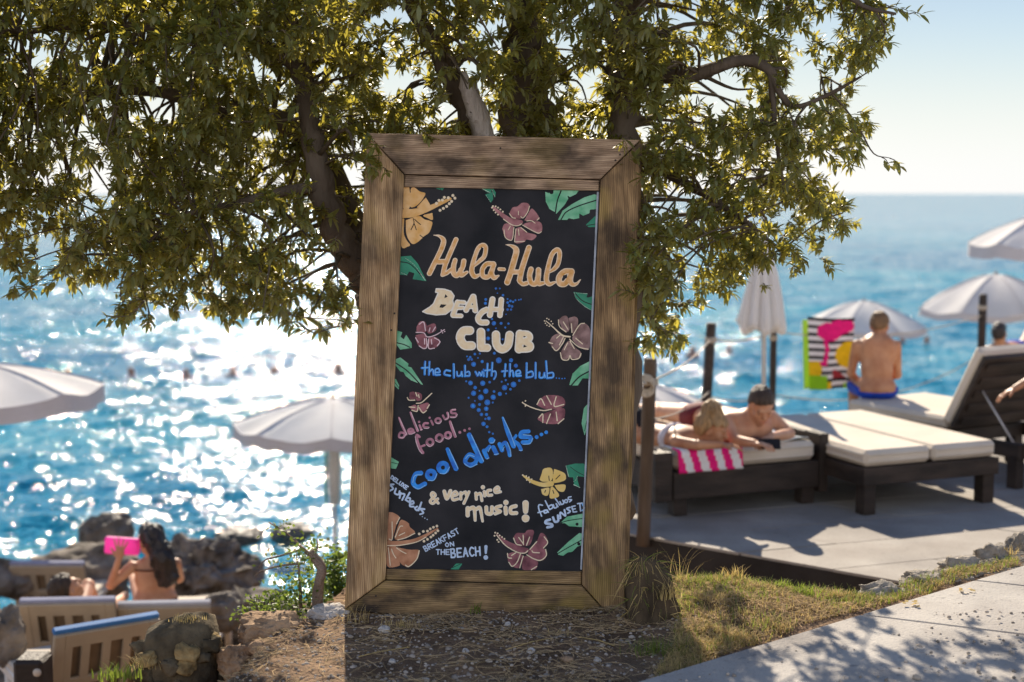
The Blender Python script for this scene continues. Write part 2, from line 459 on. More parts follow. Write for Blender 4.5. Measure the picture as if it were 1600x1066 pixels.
def wood(name, vertical, c1, c2, burn, yel):
    m = bpy.data.materials.new(name); m.use_nodes = True
    nt = m.node_tree; N, L = nt.nodes, nt.links; b = N['Principled BSDF']
    b.inputs['Roughness'].default_value = .72; b.inputs['Specular IOR Level'].default_value = .3
    tc = N.new('ShaderNodeTexCoord')
    def noise(scale, st, detail=3):
        mp = N.new('ShaderNodeMapping'); mp.inputs['Scale'].default_value = st if vertical else (st[2], st[1], st[0])
        nz = N.new('ShaderNodeTexNoise'); nz.inputs['Scale'].default_value = scale; nz.inputs['Detail'].default_value = detail
        L.new(tc.outputs['Object'], mp.inputs[0]); L.new(mp.outputs[0], nz.inputs['Vector']); return nz.outputs[0]
    def ramp(s, p0, p1, a, b_):
        r = N.new('ShaderNodeValToRGB'); r.color_ramp.elements[0].position = p0; r.color_ramp.elements[1].position = p1
        r.color_ramp.elements[0].color = (*a, 1); r.color_ramp.elements[1].color = (*b_, 1); L.new(s, r.inputs[0]); return r.outputs[0]
    def mix(f, a, b_, mode='MIX'):
        x = N.new('ShaderNodeMixRGB'); x.blend_type = mode
        if hasattr(f, 'links'): L.new(f, x.inputs[0])
        else: x.inputs[0].default_value = f
        for s, i in ((a, 1), (b_, 2)):
            if hasattr(s, 'links'): L.new(s, x.inputs[i])
            else: x.inputs[i].default_value = (*s, 1)
        return x.outputs[0]
    grain = noise(9, (5, 1, .7), 5)
    c = ramp(grain, .3, .72, c1, c2)
    fine = noise(60, (6, 1, .12), 2)
    c = mix(.75, c, ramp(fine, .38, .62, (.55, .52, .50), (1.0, 1.0, 1.0)), 'MULTIPLY')
    # flame-scorched blotches across the grain
    bl = noise(7.0, (1.4, 1, .8), 6)
    c = mix(ramp(bl, .45, .66, (0, 0, 0), (burn, burn, burn)), c, (.04, .027, .018))
    ye = noise(5.5, (1.2, 1, .8), 3)
    c = mix(ramp(ye, .52, .66, (0, 0, 0), (yel, yel, yel)), c, (.36, .25, .06))
    # planed ridges along the board
    wv = N.new('ShaderNodeTexWave'); wv.wave_type = 'BANDS'; wv.bands_direction = 'X' if vertical else 'Z'
    wv.inputs['Scale'].default_value = 41; wv.inputs['Distortion'].default_value = .9; wv.inputs['Detail'].default_value = 1
    L.new(tc.outputs['Object'], wv.inputs[0])
    c = mix(.5, c, ramp(wv.outputs[0], .15, .7, (.36, .33, .31), (1, 1, 1)), 'MULTIPLY')
    L.new(c, b.inputs['Base Color'])
    bp = N.new('ShaderNodeBump'); bp.inputs['Strength'].default_value = .35; bp.inputs['Distance'].default_value = .003
    ad = N.new('ShaderNodeMath'); ad.operation = 'ADD'; L.new(wv.outputs[0], ad.inputs[0]); L.new(fine, ad.inputs[1])
    L.new(ad.outputs[0], bp.inputs['Height']); L.new(bp.outputs[0], b.inputs['Normal'])
    return m
m_wv = wood("plank_upright", True, (.36, .215, .10), (.78, .53, .29), .65, .3)  # left plank: pale wood, lightened further by lens flare put into its colour
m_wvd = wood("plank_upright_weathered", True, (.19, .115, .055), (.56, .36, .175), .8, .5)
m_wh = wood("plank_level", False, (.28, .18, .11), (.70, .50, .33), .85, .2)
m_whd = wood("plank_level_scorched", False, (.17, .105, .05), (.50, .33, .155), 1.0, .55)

m_pedge = mat("pale_edge", (.42, .46, .52), .5, var=.35, scale=14)
def plank(name, q, h0, h1, m, label=None, bev=.004):
    """quad in photo order, thickness from h0 to h1 proud of the face, bevelled edges"""
    cx = sum(p[0] for p in q) / 4; cy = sum(p[1] for p in q) / 4
    def shr(p, d):
        l = math.hypot(p[0] - cx, p[1] - cy); k = d * FPX / SD / max(1, l) * 1.2
        return (p[0] + (cx - p[0]) * k, p[1] + (cy - p[1]) * k)
    V = [brd(*p, h0) for p in q] + [brd(*p, h1 - bev) for p in q] + [brd(*shr(p, bev), h1) for p in q]
    F = [(3, 2, 1, 0)][::-1]
    for a, b in ((0, 4), (4, 8)):
        F += [(a + k, a + (k + 1) % 4, b + (k + 1) % 4, b + k) for k in range(4)]
    F.append((8, 9, 10, 11))
    F = [f[::-1] for f in F]; F[0] = (0, 1, 2, 3)
    o = part(name, V, F, m, board, smooth=False)
    if label: o['label'] = label
    return o
TL, TR, BL, BR = (574, 209), (1000.5, 220), (539.5, 952), (972, 984)
iTL, iTR, iBL, iBR = (632, 273), (938, 281), (602.5, 906), (909, 914)
gp = .6
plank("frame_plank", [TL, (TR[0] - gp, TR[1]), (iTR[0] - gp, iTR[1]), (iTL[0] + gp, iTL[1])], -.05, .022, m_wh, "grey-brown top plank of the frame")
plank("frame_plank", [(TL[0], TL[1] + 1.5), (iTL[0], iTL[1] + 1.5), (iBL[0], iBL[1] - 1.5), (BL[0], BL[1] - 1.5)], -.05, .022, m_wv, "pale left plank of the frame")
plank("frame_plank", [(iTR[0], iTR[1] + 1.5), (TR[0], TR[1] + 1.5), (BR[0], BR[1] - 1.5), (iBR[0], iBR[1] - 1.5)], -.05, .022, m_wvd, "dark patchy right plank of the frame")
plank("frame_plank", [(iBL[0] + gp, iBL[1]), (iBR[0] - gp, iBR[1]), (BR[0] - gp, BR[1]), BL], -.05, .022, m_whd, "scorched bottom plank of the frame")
plank("trim_slat", [(632.5, 274.5), (936.5, 282.5), (936, 298.5), (631.5, 292.5)], -.02, .012, m_wh)
plank("trim_slat", [(603.5, 888.5), (908.5, 892.5), (908.6, 912.5), (603, 904.5)], -.02, .012, m_whd)
plank('gap_blocker', [(590, 226), (984, 236), (958, 966), (558, 938)], -.08, -.052, m_whd)  # added behind the mitres to keep light from showing through the gaps
plank('panel_edge', [(932.5, 300), (935.5, 300), (909.2, 890), (906.6, 890)], -.004, .0055, m_pedge, 'thin pale edge strip along the right side of the panel', .001)
# side of the frame box seen on the right, slightly behind
plank("frame_side", [(1000.8, 224), (1004, 224), (979.5, 986), (973, 984)], -.085, -.006, m_wvd)
m_black = mat("chalkboard_paint", (.010, .011, .014), .6, col2=(.036, .034, .038), scale=4.2, detail=9, spec=.16, bump=.05, bscale=40)
PQ = [(629, 288), (939, 294), (911, 898), (600, 894)]
panel = part("chalkboard_panel", [brd(*p, -.012) for p in PQ] + [brd(*p, 0) for p in PQ], [(0, 1, 2, 3), (7, 6, 5, 4)] + [(k + 4, (k + 1) % 4 + 4, (k + 1) % 4, k) for k in range(4)], m_black, board, smooth=False)

# ---- painting: distance fields of brush strokes turned into flat paint layers
INK = dict(
    gold=mat("gold_paint", (.66, .31, .06), .5, scale=40, col2=(.86, .54, .28), spec=.3),
    edge=mat("gold_edge_paint", (.86, .66, .46), .5, var=.06, scale=30, spec=.3),
    cream=mat("cream_paint", (.83, .63, .37), .5, scale=60, col2=(.88, .73, .50), spec=.3),
    pale=mat("pale_paint", (.85, .79, .70), .5, var=.06, scale=30, spec=.3),
    mauve=mat("mauve_paint", (.44, .19, .25), .5, var=.35, scale=25, spec=.3),
    mauvelight=mat("mauve_light_paint", (.74, .55, .58), .5, var=.1, scale=25, spec=.3),
    blue=mat("blue_paint", (.006, .12, .55), .45, scale=26, col2=(.02, .31, .88), spec=.35),
    deepblue=mat("deep_blue_paint", (.010, .11, .48), .45, var=.2, scale=14, spec=.35),
    skyb=mat("sky_blue_paint", (.22, .50, .85), .5, var=.1, scale=30, spec=.3),
    ice=mat("ice_blue_paint", (.50, .62, .80), .5, var=.15, scale=20, spec=.3),
    green=mat("leaf_green_paint", (.08, .36, .18), .5, scale=18, col2=(.28, .60, .38), spec=.3),
    dgreen=mat("dark_green_paint", (.02, .20, .115), .5, scale=16, col2=(.04, .30, .17), spec=.3),
    lgreen=mat("mint_paint", (.52, .72, .56), .5, var=.1, scale=20, spec=.3),
    pink=mat("dusky_pink_paint", (.22, .07, .08), .5, scale=20, col2=(.50, .23, .23), spec=.3),
    plum=mat("plum_paint", (.12, .03, .045), .5, scale=20, col2=(.38, .14, .16), spec=.3),
    brownp=mat("brown_pink_paint", (.13, .065, .06), .5, scale=20, col2=(.42, .26, .24), spec=.3),
    orange=mat("terracotta_paint", (.33, .13, .06), .5, scale=18, col2=(.60, .30, .17), spec=.3),
    yellow=mat("yellow_paint", (.76, .50, .12), .5, scale=14, col2=(.80, .60, .24), spec=.3),
    ochre=mat("ochre_paint", (.68, .35, .08), .5, scale=22, col2=(.84, .55, .27), spec=.3),
    line=mat("cream_line_paint", (.80, .66, .46), .5, var=.08, scale=30, spec=.3),
    dot=mat("bubble_paint", (.012, .19, .62), .45, scale=30, col2=(.02, .10, .40), spec=.35),
)
INK_SCREW = mat("rusty_screw", (.035, .025, .02), .6, metal=.3)
CR = dict(A=(660, 350, 10.66), B=(780, 360, 10.66), C=(655, 440, 8.42), D=(650, 555, 6.667), E=(610, 600, 8.88), F=(630, 640, 6.667),
          G=(600, 735, 6.667), H=(800, 720, 6.27), I=(620, 285, 9.69), J=(750, 290, 10.66), K=(840, 290, 10.66), L=(835, 440, 6.66),
          M=(610, 490, 7.11), N=(720, 440, 4.1), O=(595, 790, 10.15), P=(760, 800, 9.41), Q=(590, 590, 3.333), S=(600, 280, 3.332))
def to(c, p): x0, y0, s = CR[c]; return (x0 + p[0] / s, y0 + p[1] / s)
def st(c, w, pts, sm=True):
    """brush stroke: list of (centre, radius) in photo pixels"""
    s = CR[c][2]; n = len(pts)
    ws = list(w) if hasattr(w, '__len__') else [w] * n
    P = [(*to(c, p), ww / s / 2) for p, ww in zip(pts, ws)]
    return ('s', spline(P, 5) if sm else P)
def dt(c, p, r): s = CR[c][2]; q = to(c, p); return ('s', [(q[0], q[1], r / s), (q[0] + .01, q[1], r / s)])
def el(c, p, rx, w, ry=None):
    ry = ry or rx
    return st(c, w, [(p[0] + rx * math.cos(a), p[1] + ry * math.sin(a)) for a in np.linspace(0, 2 * math.pi, 10)])
def pg(c, pts, sm=False):
    P = [np.array(to(c, p)) for p in pts]
    if sm: P = spline(P + [P[0]], 4)[:-1]
    return ('p', np.array(P))
def field(prims, X, Y):
    d = np.full(X.shape, 1e3)
    for k, P in prims:
        if k == 'p': d = np.minimum(d, poly_sd(P, X, Y)); continue
        for a, b in zip(P[:-1], P[1:]):
            ex, ey = b[0] - a[0], b[1] - a[1]
            t = np.clip(((X - a[0]) * ex + (Y - a[1]) * ey) / (ex * ex + ey * ey + 1e-9), 0, 1)
            d = np.minimum(d, np.hypot(X - a[0] - ex * t, Y - a[1] - ey * t) - (a[2] + (b[2] - a[2]) * t))
    return d
PIN = np.array([(631, 291), (937, 297), (909.5, 893), (603, 890)], float)
def paint(name, layers, label=None, step=.55):
    """layers: (ink, prims, grow, cut prims); one mesh, one material slot per layer"""
    V = []; F = []; M = []; mats = []
    for li, lay in enumerate(layers):
        ink, prims, grow = lay[:3]; cut = lay[3] if len(lay) > 3 else None
        pts = np.concatenate([np.array([(q[0] - q[2], q[1] - q[2]) for q in P] + [(q[0] + q[2], q[1] + q[2]) for q in P]) if k == 's' else P for k, P in prims])
        lo = pts.min(0) - grow - 1; hi = pts.max(0) + grow + 1
        xs = np.arange(lo[0], hi[0] + step, step); ys = np.arange(lo[1], hi[1] + step, step)
        X, Y = np.meshgrid(xs, ys)
        d = field(prims, X, Y) - grow + .12 * vnoise(X * .9, Y * .9)
        if cut: d = np.maximum(d, -field(cut, X, Y))
        d = np.maximum(d, poly_sd(PIN, X, Y))
        ins = d < 0; h = .0006 + .0007 * li
        mats.append(INK[ink])
        full = ins[:-1, :-1] & ins[1:, :-1] & ins[:-1, 1:] & ins[1:, 1:]
        anyi = ins[:-1, :-1] | ins[1:, :-1] | ins[:-1, 1:] | ins[1:, 1:]
        for r in range(full.shape[0]):
            c = 0; row = full[r]; W = row.shape[0]
            while c < W:
                if row[c]:
                    c1 = c
                    while c1 < W and row[c1]: c1 += 1
                    b = len(V)
                    V += [brd(xs[c], ys[r], h), brd(xs[c1], ys[r], h), brd(xs[c1], ys[r + 1], h), brd(xs[c], ys[r + 1], h)]
                    F.append((b + 3, b + 2, b + 1, b)); M.append(li); c = c1
                else:
                    if anyi[r, c]:
                        cs = [(c, r), (c + 1, r), (c + 1, r + 1), (c, r + 1)]; pl = []
                        for k in range(4):
                            (x0, y0), (x1, y1) = cs[k], cs[(k + 1) % 4]
                            a, b2 = d[y0, x0], d[y1, x1]
                            if a < 0: pl.append((xs[x0], ys[y0]))
                            if (a < 0) != (b2 < 0):
                                t = a / (a - b2); pl.append((xs[x0] + (xs[x1] - xs[x0]) * t, ys[y0] + (ys[y1] - ys[y0]) * t))
                        if len(pl) > 2:
                            b = len(V); V += [brd(*p, h) for p in pl]; F.append(tuple(range(b + len(pl) - 1, b - 1, -1))); M.append(li)
                    c += 1
    o = part(name, V, F, mats, panel, smooth=False, midx=M)
    if label: o['label'] = label
    return o

hula1 = [st('A', [8, 45, 88, 90, 88, 90, 88], [(185, 187), (285, 205), (352, 275), (325, 400), (250, 560), (185, 690), (118, 825)]),
         st('A', 84, [(560, 262), (500, 400), (430, 560), (375, 700), (345, 835)]), st('A', 70, [(335, 850), (410, 815), (480, 760)]), st('A', 90, [(230, 630), (400, 630)]),
         st('A', [80, 88, 96, 90, 80, 86, 88], [(545, 605), (520, 700), (520, 810), (570, 860), (625, 800), (670, 720), (690, 620)]), st('A', [90, 88, 50], [(640, 770), (650, 850), (745, 805)]),
         st('A', [40, 70, 76, 78, 80, 78, 76, 84, 90, 84, 50], [(840, 720), (950, 620), (1030, 540), (1055, 400), (1010, 355), (935, 400), (880, 530), (835, 690), (825, 800), (870, 875), (950, 850)]),
         st('A', 86, [(1185, 665), (1070, 670), (1000, 760), (1010, 870), (1090, 880), (1145, 800), (1190, 680)]), st('A', [86, 86, 84, 30], [(1185, 680), (1155, 820), (1195, 895), (1270, 862)]),
         st('A', 62, [(1280, 752), (1360, 757)])]
hula2 = [st('B', [6, 55, 100, 104, 104, 104], [(105, 237), (210, 262), (285, 330), (255, 480), (195, 690), (135, 865)]),
         st('B', 96, [(495, 290), (430, 480), (375, 660), (340, 830)]), st('B', 76, [(338, 850), (395, 895), (460, 880)]), st('B', 84, [(230, 695), (370, 695)]),
         st('B', 92, [(530, 650), (505, 760), (530, 870), (600, 890), (645, 800), (655, 660)]), st('B', [92, 90, 60], [(640, 800), (660, 885), (740, 880)]),
         st('B', [40, 76, 80, 84, 84, 82, 84, 90, 80, 40], [(830, 700), (930, 630), (985, 540), (1005, 380), (960, 325), (880, 400), (830, 560), (785, 800), (830, 895), (930, 865)]),
         st('B', 104, [(1205, 685), (1090, 690), (1000, 780), (1010, 880), (1090, 890), (1160, 810), (1205, 700)]), st('B', [100, 100, 80, 50, 20], [(1205, 700), (1180, 830), (1220, 900), (1290, 890), (1350, 825)])]
hc = [st('A', [14, 22, 22, 12], [(925, 590), (945, 530), (975, 440), (990, 385)]), st('B', [14, 24, 24, 12], [(885, 610), (905, 540), (930, 450), (940, 400)]),
      st('A', [36, 46, 30], [(1065, 760), (1070, 800), (1075, 830)]), st('B', [50, 55, 30], [(1085, 770), (1105, 775), (1110, 760)])]
paint("lettering", [('edge', hula1 + hula2, 0, hc), ('gold', hula1 + hula2, -1.45)], "gold brush lettering reading Hula-Hula")

beach = [pg('C', [(225, 95), (330, 100), (420, 130), (460, 190), (440, 250), (455, 310), (430, 370), (350, 430), (220, 440), (100, 420), (45, 395), (140, 335), (190, 290), (250, 150), (215, 140)]),
         st('C', 60, [(505, 275), (445, 440)]), st('C', 46, [(500, 270), (592, 277)]), st('C', 42, [(480, 350), (572, 345)]), st('C', 46, [(445, 450), (552, 452)]),
         st('C', 62, [(708, 200), (618, 375)]), st('C', 62, [(715, 200), (738, 380)]), st('C', 50, [(660, 330), (730, 330)]),
         st('C', 66, [(885, 372), (825, 405), (775, 480), (805, 535), (885, 540)]),
         st('C', 66, [(965, 235), (930, 440)]), st('C', 60, [(1080, 240), (1062, 445)]), st('C', 54, [(950, 365), (1080, 370)]),
         st('C', 104, [(665, 645), (580, 655), (540, 740), (590, 835), (690, 845)]), st('C', 100, [(812, 665), (815, 865)]), st('C', 92, [(815, 870), (895, 872)]),
         st('C', 98, [(1010, 700), (1020, 830), (1090, 890), (1165, 840), (1190, 705)]), st('C', 98, [(1325, 690), (1312, 890)]),
         st('C', 76, [(1330, 685), (1430, 695), (1450, 750), (1360, 790)]), st('C', 82, [(1350, 790), (1450, 825), (1450, 880), (1320, 892)])]
bc = [pg('C', [(345, 165), (375, 200), (330, 222)]), pg('C', [(285, 300), (362, 305), (312, 347), (265, 342)]), pg('C', [(1372, 715), (1410, 725), (1372, 738)]), pg('C', [(1375, 830), (1420, 855), (1370, 870)]), dt('C', (702, 300), 9)]
paint("lettering", [('pale', beach, .9, bc), ('cream', beach, -.9, bc)], "cream block lettering reading Beach Club")

theclub = [((95, 70), (90, 200)), ((60, 135), (130, 130)), ((140, 70), (135, 205)), ((140, 175), (170, 150), (182, 205)), ((195, 180), (245, 178), (232, 142), (200, 155), (200, 205), (250, 205)),
           ((355, 165), (310, 160), (295, 200), (355, 215)), ((393, 95), (395, 235)), ((425, 175), (430, 215), (462, 212), (475, 175)), ((473, 180), (482, 220)), ((510, 110), (510, 220)), ((510, 215), (555, 215), (552, 175), (515, 182)),
           ((620, 175), (640, 215), (657, 180), (675, 215), (690, 172)), ((703, 180), (705, 220)), ((745, 90), (737, 225)), ((712, 162), (772, 156)), ((795, 80), (787, 215)), ((790, 175), (825, 170), (830, 215), (812, 250)),
           ((932, 95), (922, 220)), ((895, 170), (950, 165)), ((980, 92), (975, 220)), ((975, 178), (1003, 163), (1015, 220)), ((1042, 200), (1085, 190), (1073, 160), (1042, 175), (1045, 215), (1092, 215)),
           ((1153, 85), (1150, 235)), ((1150, 235), (1213, 222), (1208, 172), (1158, 185)), ((1245, 80), (1245, 240)), ((1287, 182), (1287, 232), (1325, 230), (1337, 185)), ((1335, 190), (1342, 232)), ((1355, 65), (1365, 235)), ((1365, 240), (1425, 230), (1423, 185), (1368, 192))]
a = [st('D', 23, s) for s in theclub] + [dt('D', (705, 150), 9)] + [dt('D', p, 7) for p in ((1462, 240), (1492, 242), (1522, 245), (1550, 243))]
b2 = [st('D', 8, [(x + 4, y - 2) for x, y in s]) for s in theclub]
paint("lettering", [('blue', a, 0), ('skyb', b2, 0)], "blue handwriting reading the club with the blub", .45)

deli = [st('E', [24, 34, 32], [(120, 470), (165, 580), (222, 700)]), st('E', 30, [(205, 690), (140, 675), (120, 735), (175, 745), (210, 690)]), st('E', 28, [(250, 662), (318, 650), (290, 620), (248, 640), (265, 690), (335, 672)]),
        st('E', [24, 34, 34], [(278, 395), (330, 530), (378, 650)]), st('E', 30, [(405, 575), (430, 632)]), dt('E', (398, 527), 17), st('E', 32, [(520, 545), (470, 550), (462, 595), (525, 605)]), st('E', 28, [(565, 510), (590, 565)]), dt('E', (545, 470), 16),
        el('E', (662, 510), 38, 30, 32), st('E', 30, [(730, 440), (762, 490), (805, 460), (790, 400)]), st('E', 28, [(900, 358), (848, 368), (848, 405), (910, 412), (905, 455), (838, 458)]),
        st('E', [34, 40, 44, 44, 40], [(405, 735), (365, 715), (375, 810), (415, 900), (450, 955)]), st('E', 30, [(400, 880), (475, 850)]), el('E', (550, 810), 44, 36), el('E', (680, 750), 46, 36), el('E', (800, 712), 40, 36), st('E', [36, 40, 38], [(828, 525), (860, 620), (900, 730)]),
        dt('E', (963, 672), 20), dt('E', (1030, 645), 19), dt('E', (1098, 622), 18)]
dl = [st('E', 9, [(128, 478), (175, 590), (228, 700)]), st('E', 9, [(130, 745), (180, 745), (215, 700)]), st('E', 9, [(255, 695), (300, 695), (340, 672)]), st('E', 9, [(290, 400), (340, 530), (388, 645)]), st('E', 9, [(412, 640), (445, 632)]), st('E', 9, [(465, 615), (520, 618), (540, 600)]),
      st('E', 9, [(630, 540), (680, 550), (710, 510)]), st('E', 9, [(755, 500), (805, 470), (805, 400)]), st('E', 9, [(835, 468), (900, 465), (930, 420)]), st('E', 9, [(855, 355), (905, 352)]), st('E', 9, [(345, 730), (360, 815), (400, 920), (440, 968)]), st('E', 9, [(500, 840), (550, 870), (600, 830)]),
      st('E', 9, [(625, 785), (690, 810), (735, 750)]), st('E', 9, [(750, 745), (810, 765), (850, 720)]), st('E', 9, [(842, 530), (875, 620), (915, 730)])]
paint("lettering", [('mauve', deli, 0), ('mauvelight', dl, 0)], "mauve handwriting reading delicious food")

cool = [st('F', 48, [(185, 662), (130, 675), (103, 760), (150, 808), (225, 775)]), el('F', (290, 680), 40, 46), el('F', (415, 605), 46, 48), st('F', [40, 50, 52], [(462, 415), (505, 515), (550, 615)]),
        st('F', 44, [(755, 500), (690, 470), (645, 535), (680, 575), (745, 560), (775, 500)]), st('F', [50, 56, 52], [(688, 265), (750, 400), (815, 535)]), st('F', 44, [(842, 430), (872, 498)]), st('F', 36, [(855, 430), (900, 385)]),
        st('F', 46, [(938, 395), (968, 455)]), dt('F', (922, 323), 33), st('F', 42, [(1003, 360), (1030, 425)]), st('F', 38, [(1015, 385), (1065, 345), (1095, 420), (1110, 478)]), st('F', [22, 46, 50], [(1038, 85), (1085, 220), (1150, 380)]),
        st('F', 30, [(1140, 325), (1175, 272)]), st('F', 40, [(1150, 330), (1195, 360), (1225, 415)]), st('F', 42, [(1305, 228), (1235, 238), (1228, 285), (1325, 290), (1315, 335), (1245, 342)]), dt('F', (1390, 287), 20), dt('F', (1440, 260), 19), dt('F', (1490, 238), 19)]
cl = [st('F', 9, [(105, 800), (160, 828), (230, 790)]), st('F', 9, [(100, 760), (120, 690), (190, 680)]), st('F', 9, [(260, 738), (320, 735), (352, 670)]), st('F', 9, [(385, 665), (440, 665), (482, 600)]), st('F', 9, [(480, 415), (525, 515), (572, 615)]), st('F', 9, [(640, 565), (700, 600), (770, 570)]), st('F', 9, [(650, 510), (685, 475), (740, 490)]),
      st('F', 9, [(710, 265), (770, 395), (838, 540)]), st('F', 9, [(870, 515), (895, 505)]), st('F', 9, [(885, 440), (912, 390)]), st('F', 9, [(950, 470), (995, 462)]), st('F', 9, [(905, 350), (940, 345), (955, 315)]), st('F', 9, [(1085, 345), (1115, 420), (1122, 488)]), st('F', 9, [(1035, 425), (1052, 390)]), st('F', 9, [(1040, 80), (1105, 220), (1165, 380)]),
      st('F', 9, [(1210, 425), (1240, 425)]), st('F', 9, [(1245, 362), (1320, 355), (1350, 300)]), st('F', 9, [(1250, 262), (1330, 270)])]
paint("lettering", [('blue', cool, 0), ('skyb', cl, 0)], "bright blue handwriting reading cool drinks")

nice = [st('G', 25, [(565, 342), (495, 265), (508, 232), (535, 262), (482, 318), (510, 345), (560, 298)]), st('G', 34, [(628, 220), (655, 295), (692, 215)]), st('G', 25, [(708, 272), (765, 252), (742, 222), (708, 260), (720, 308), (770, 298)]),
        st('G', 27, [(800, 232), (800, 300)]), st('G', 23, [(805, 255), (832, 230)]), st('G', 26, [(848, 225), (862, 268)]), st('G', 26, [(885, 225), (862, 280), (832, 345)]), st('G', 28, [(957, 238), (962, 300)]), st('G', 27, [(967, 255), (1005, 243), (1020, 315)]),
        st('G', 29, [(1045, 222), (1050, 265)]), dt('G', (1030, 177), 20), st('G', 27, [(1112, 207), (1080, 214), (1082, 258), (1122, 258)]), st('G', 24, [(1152, 216), (1198, 196), (1183, 172), (1152, 198), (1162, 232), (1215, 224)]),
        st('G', 40, [(872, 395), (872, 468)]), st('G', [38, 36, 26], [(885, 405), (938, 395), (950, 520)]), st('G', [34, 34, 22], [(962, 405), (1000, 395), (1027, 530)]), st('G', 36, [(1065, 385), (1072, 445), (1118, 448), (1125, 385)]),
        st('G', 31, [(1218, 372), (1168, 387), (1172, 413), (1212, 428), (1158, 452)]), st('G', 38, [(1265, 388), (1270, 450)]), dt('G', (1270, 335), 25), st('G', 36, [(1372, 372), (1322, 390), (1322, 442), (1378, 445)]),
        st('G', [62, 56, 48], [(1475, 345), (1475, 390), (1475, 428)]), dt('G', (1475, 500), 38)]
paint("lettering", [('pale', nice, .45), ('cream', nice, -.45)], "cream handwriting reading and very nice music")

FONT = dict(A=[((0, 1), (.5, 0), (1, 1)), ((.2, .65), (.8, .65))], B=[((0, 0), (0, 1)), ((0, 0), (.75, .05), (.7, .42), (0, .5)), ((0, .5), (.9, .6), (.8, .97), (0, 1))], C=[((1, .12), (.45, 0), (0, .5), (.45, 1), (1, .88))],
            D=[((0, 0), (0, 1)), ((0, 0), (.9, .2), (.9, .8), (0, 1))], E=[((1, 0), (0, 0)), ((0, 0), (0, 1)), ((0, 1), (1, 1)), ((0, .5), (.8, .5))], F=[((1, 0), (0, 0)), ((0, 0), (0, 1)), ((0, .5), (.8, .5))], H=[((0, 0), (0, 1)), ((1, 0), (1, 1)), ((0, .5), (1, .5))],
            K=[((0, 0), (0, 1)), ((1, 0), (0, .55)), ((.2, .45), (1, 1))], L=[((0, 0), (0, 1)), ((0, 1), (1, 1))], N=[((0, 1), (0, 0)), ((0, 0), (1, 1)), ((1, 1), (1, 0))], O=[((.5, 0), (0, .5), (.5, 1), (1, .5), (.5, 0))],
            R=[((0, 0), (0, 1)), ((0, 0), (.9, .1), (.8, .45), (0, .5)), ((.3, .5), (1, 1))], S=[((1, .1), (.4, 0), (.05, .25), (.9, .65), (.7, .97), (0, .9))], T=[((0, 0), (1, 0)), ((.5, 0), (.5, 1))], U=[((0, 0), (.05, .8), (.5, 1), (.95, .8), (1, 0))], X=[((0, 0), (1, 1)), ((1, 0), (0, 1))])
def word(c, txt, p0, p1, h, w, gap=.32):
    p0, p1 = np.array(p0, float), np.array(p1, float); d = p1 - p0; Ln = np.hypot(*d); d /= Ln; up = np.array((d[1], -d[0]))
    n = len(txt); cw = Ln / (n - gap); out = []
    for i, ch in enumerate(txt):
        for s in FONT[ch]:
            out.append(st(c, w, [tuple(p0 + d * (i * cw + x * cw * (1 - gap)) + up * h * (1 - y)) for x, y in s], sm=ch in 'BCDORSU'))
    return out
sunb = [((100, 147), (66, 152), (95, 190), (62, 213)), ((125, 190), (112, 238), (150, 252), (163, 217)), ((175, 235), (162, 288)), ((185, 243), (215, 252), (190, 308)), ((268, 232), (225, 308)), ((230, 310), (262, 328), (272, 292), (240, 288)),
        ((270, 355), (308, 345), (298, 320), (272, 340), (272, 374), (308, 378)), ((345, 378), (322, 395), (345, 418), (365, 392)), ((390, 335), (360, 418)), ((422, 405), (382, 402), (410, 442), (376, 458))]
wb = word('G', 'DELUXE', (66, 84), (232, 200), 36, 12) + [st('G', 19, s) for s in sunb] + [dt('G', p, 6) for p in ((400, 482), (425, 498), (450, 512))]
paint("lettering", [('ice', wb, 0)], "pale blue handwriting reading deluxe sunbeds", .45)
wb = word('G', 'BREAKFAST', (435, 845), (785, 652), 55, 12) + word('G', 'ON', (642, 798), (728, 787), 42, 12) + word('G', 'THE', (545, 876), (680, 876), 50, 12) + word('G', 'BEACH', (702, 908), (1002, 886), 88, 17) + [st('G', [34, 22], [(1062, 795), (1060, 862)]), dt('G', (1060, 908), 24)]
paint("lettering", [('ice', wb, 0)], "pale blue capitals reading breakfast on the beach", .45)
fab = [((298, 437), (266, 432), (262, 470), (290, 543)), ((255, 508), (325, 490)), ((340, 482), (312, 490), (320, 513), (345, 503), (342, 482), (356, 505)), ((326, 392), (368, 478)), ((370, 478), (398, 460), (390, 432), (360, 447)), ((405, 432), (417, 463), (442, 450), (432, 420), (450, 450)), ((425, 372), (468, 433)), ((470, 402), (486, 428), (508, 414), (498, 387))]
wb = [st('H', 14, s) for s in fab] + [el('H', (530, 396), 15, 13)] + [st('H', 13, [(578, 352), (552, 360), (556, 380), (584, 382), (565, 403)])] + \
     [st('H', 25, [(372, 577), (333, 590), (332, 613), (388, 622), (392, 643), (347, 653)]), st('H', 23, [(402, 555), (420, 597), (452, 588), (450, 537)]), st('H', 18, [(475, 563), (475, 507), (523, 540), (514, 482)]), st('H', 17, [(568, 457), (537, 470), (570, 495), (547, 514)]),
      st('H', 14, [(618, 442), (586, 450), (600, 503), (633, 499)], False), st('H', 13, [(592, 477), (620, 471)]), st('H', 14, [(642, 421), (688, 415)]), st('H', 14, [(664, 421), (672, 493)])]
paint("lettering", [('ice', wb, 0), ('skyb', [st('H', 14, [(708, 417), (690, 430), (710, 460), (687, 488)])], 0)], "pale blue handwriting reading fabuluos sunsets", .45)

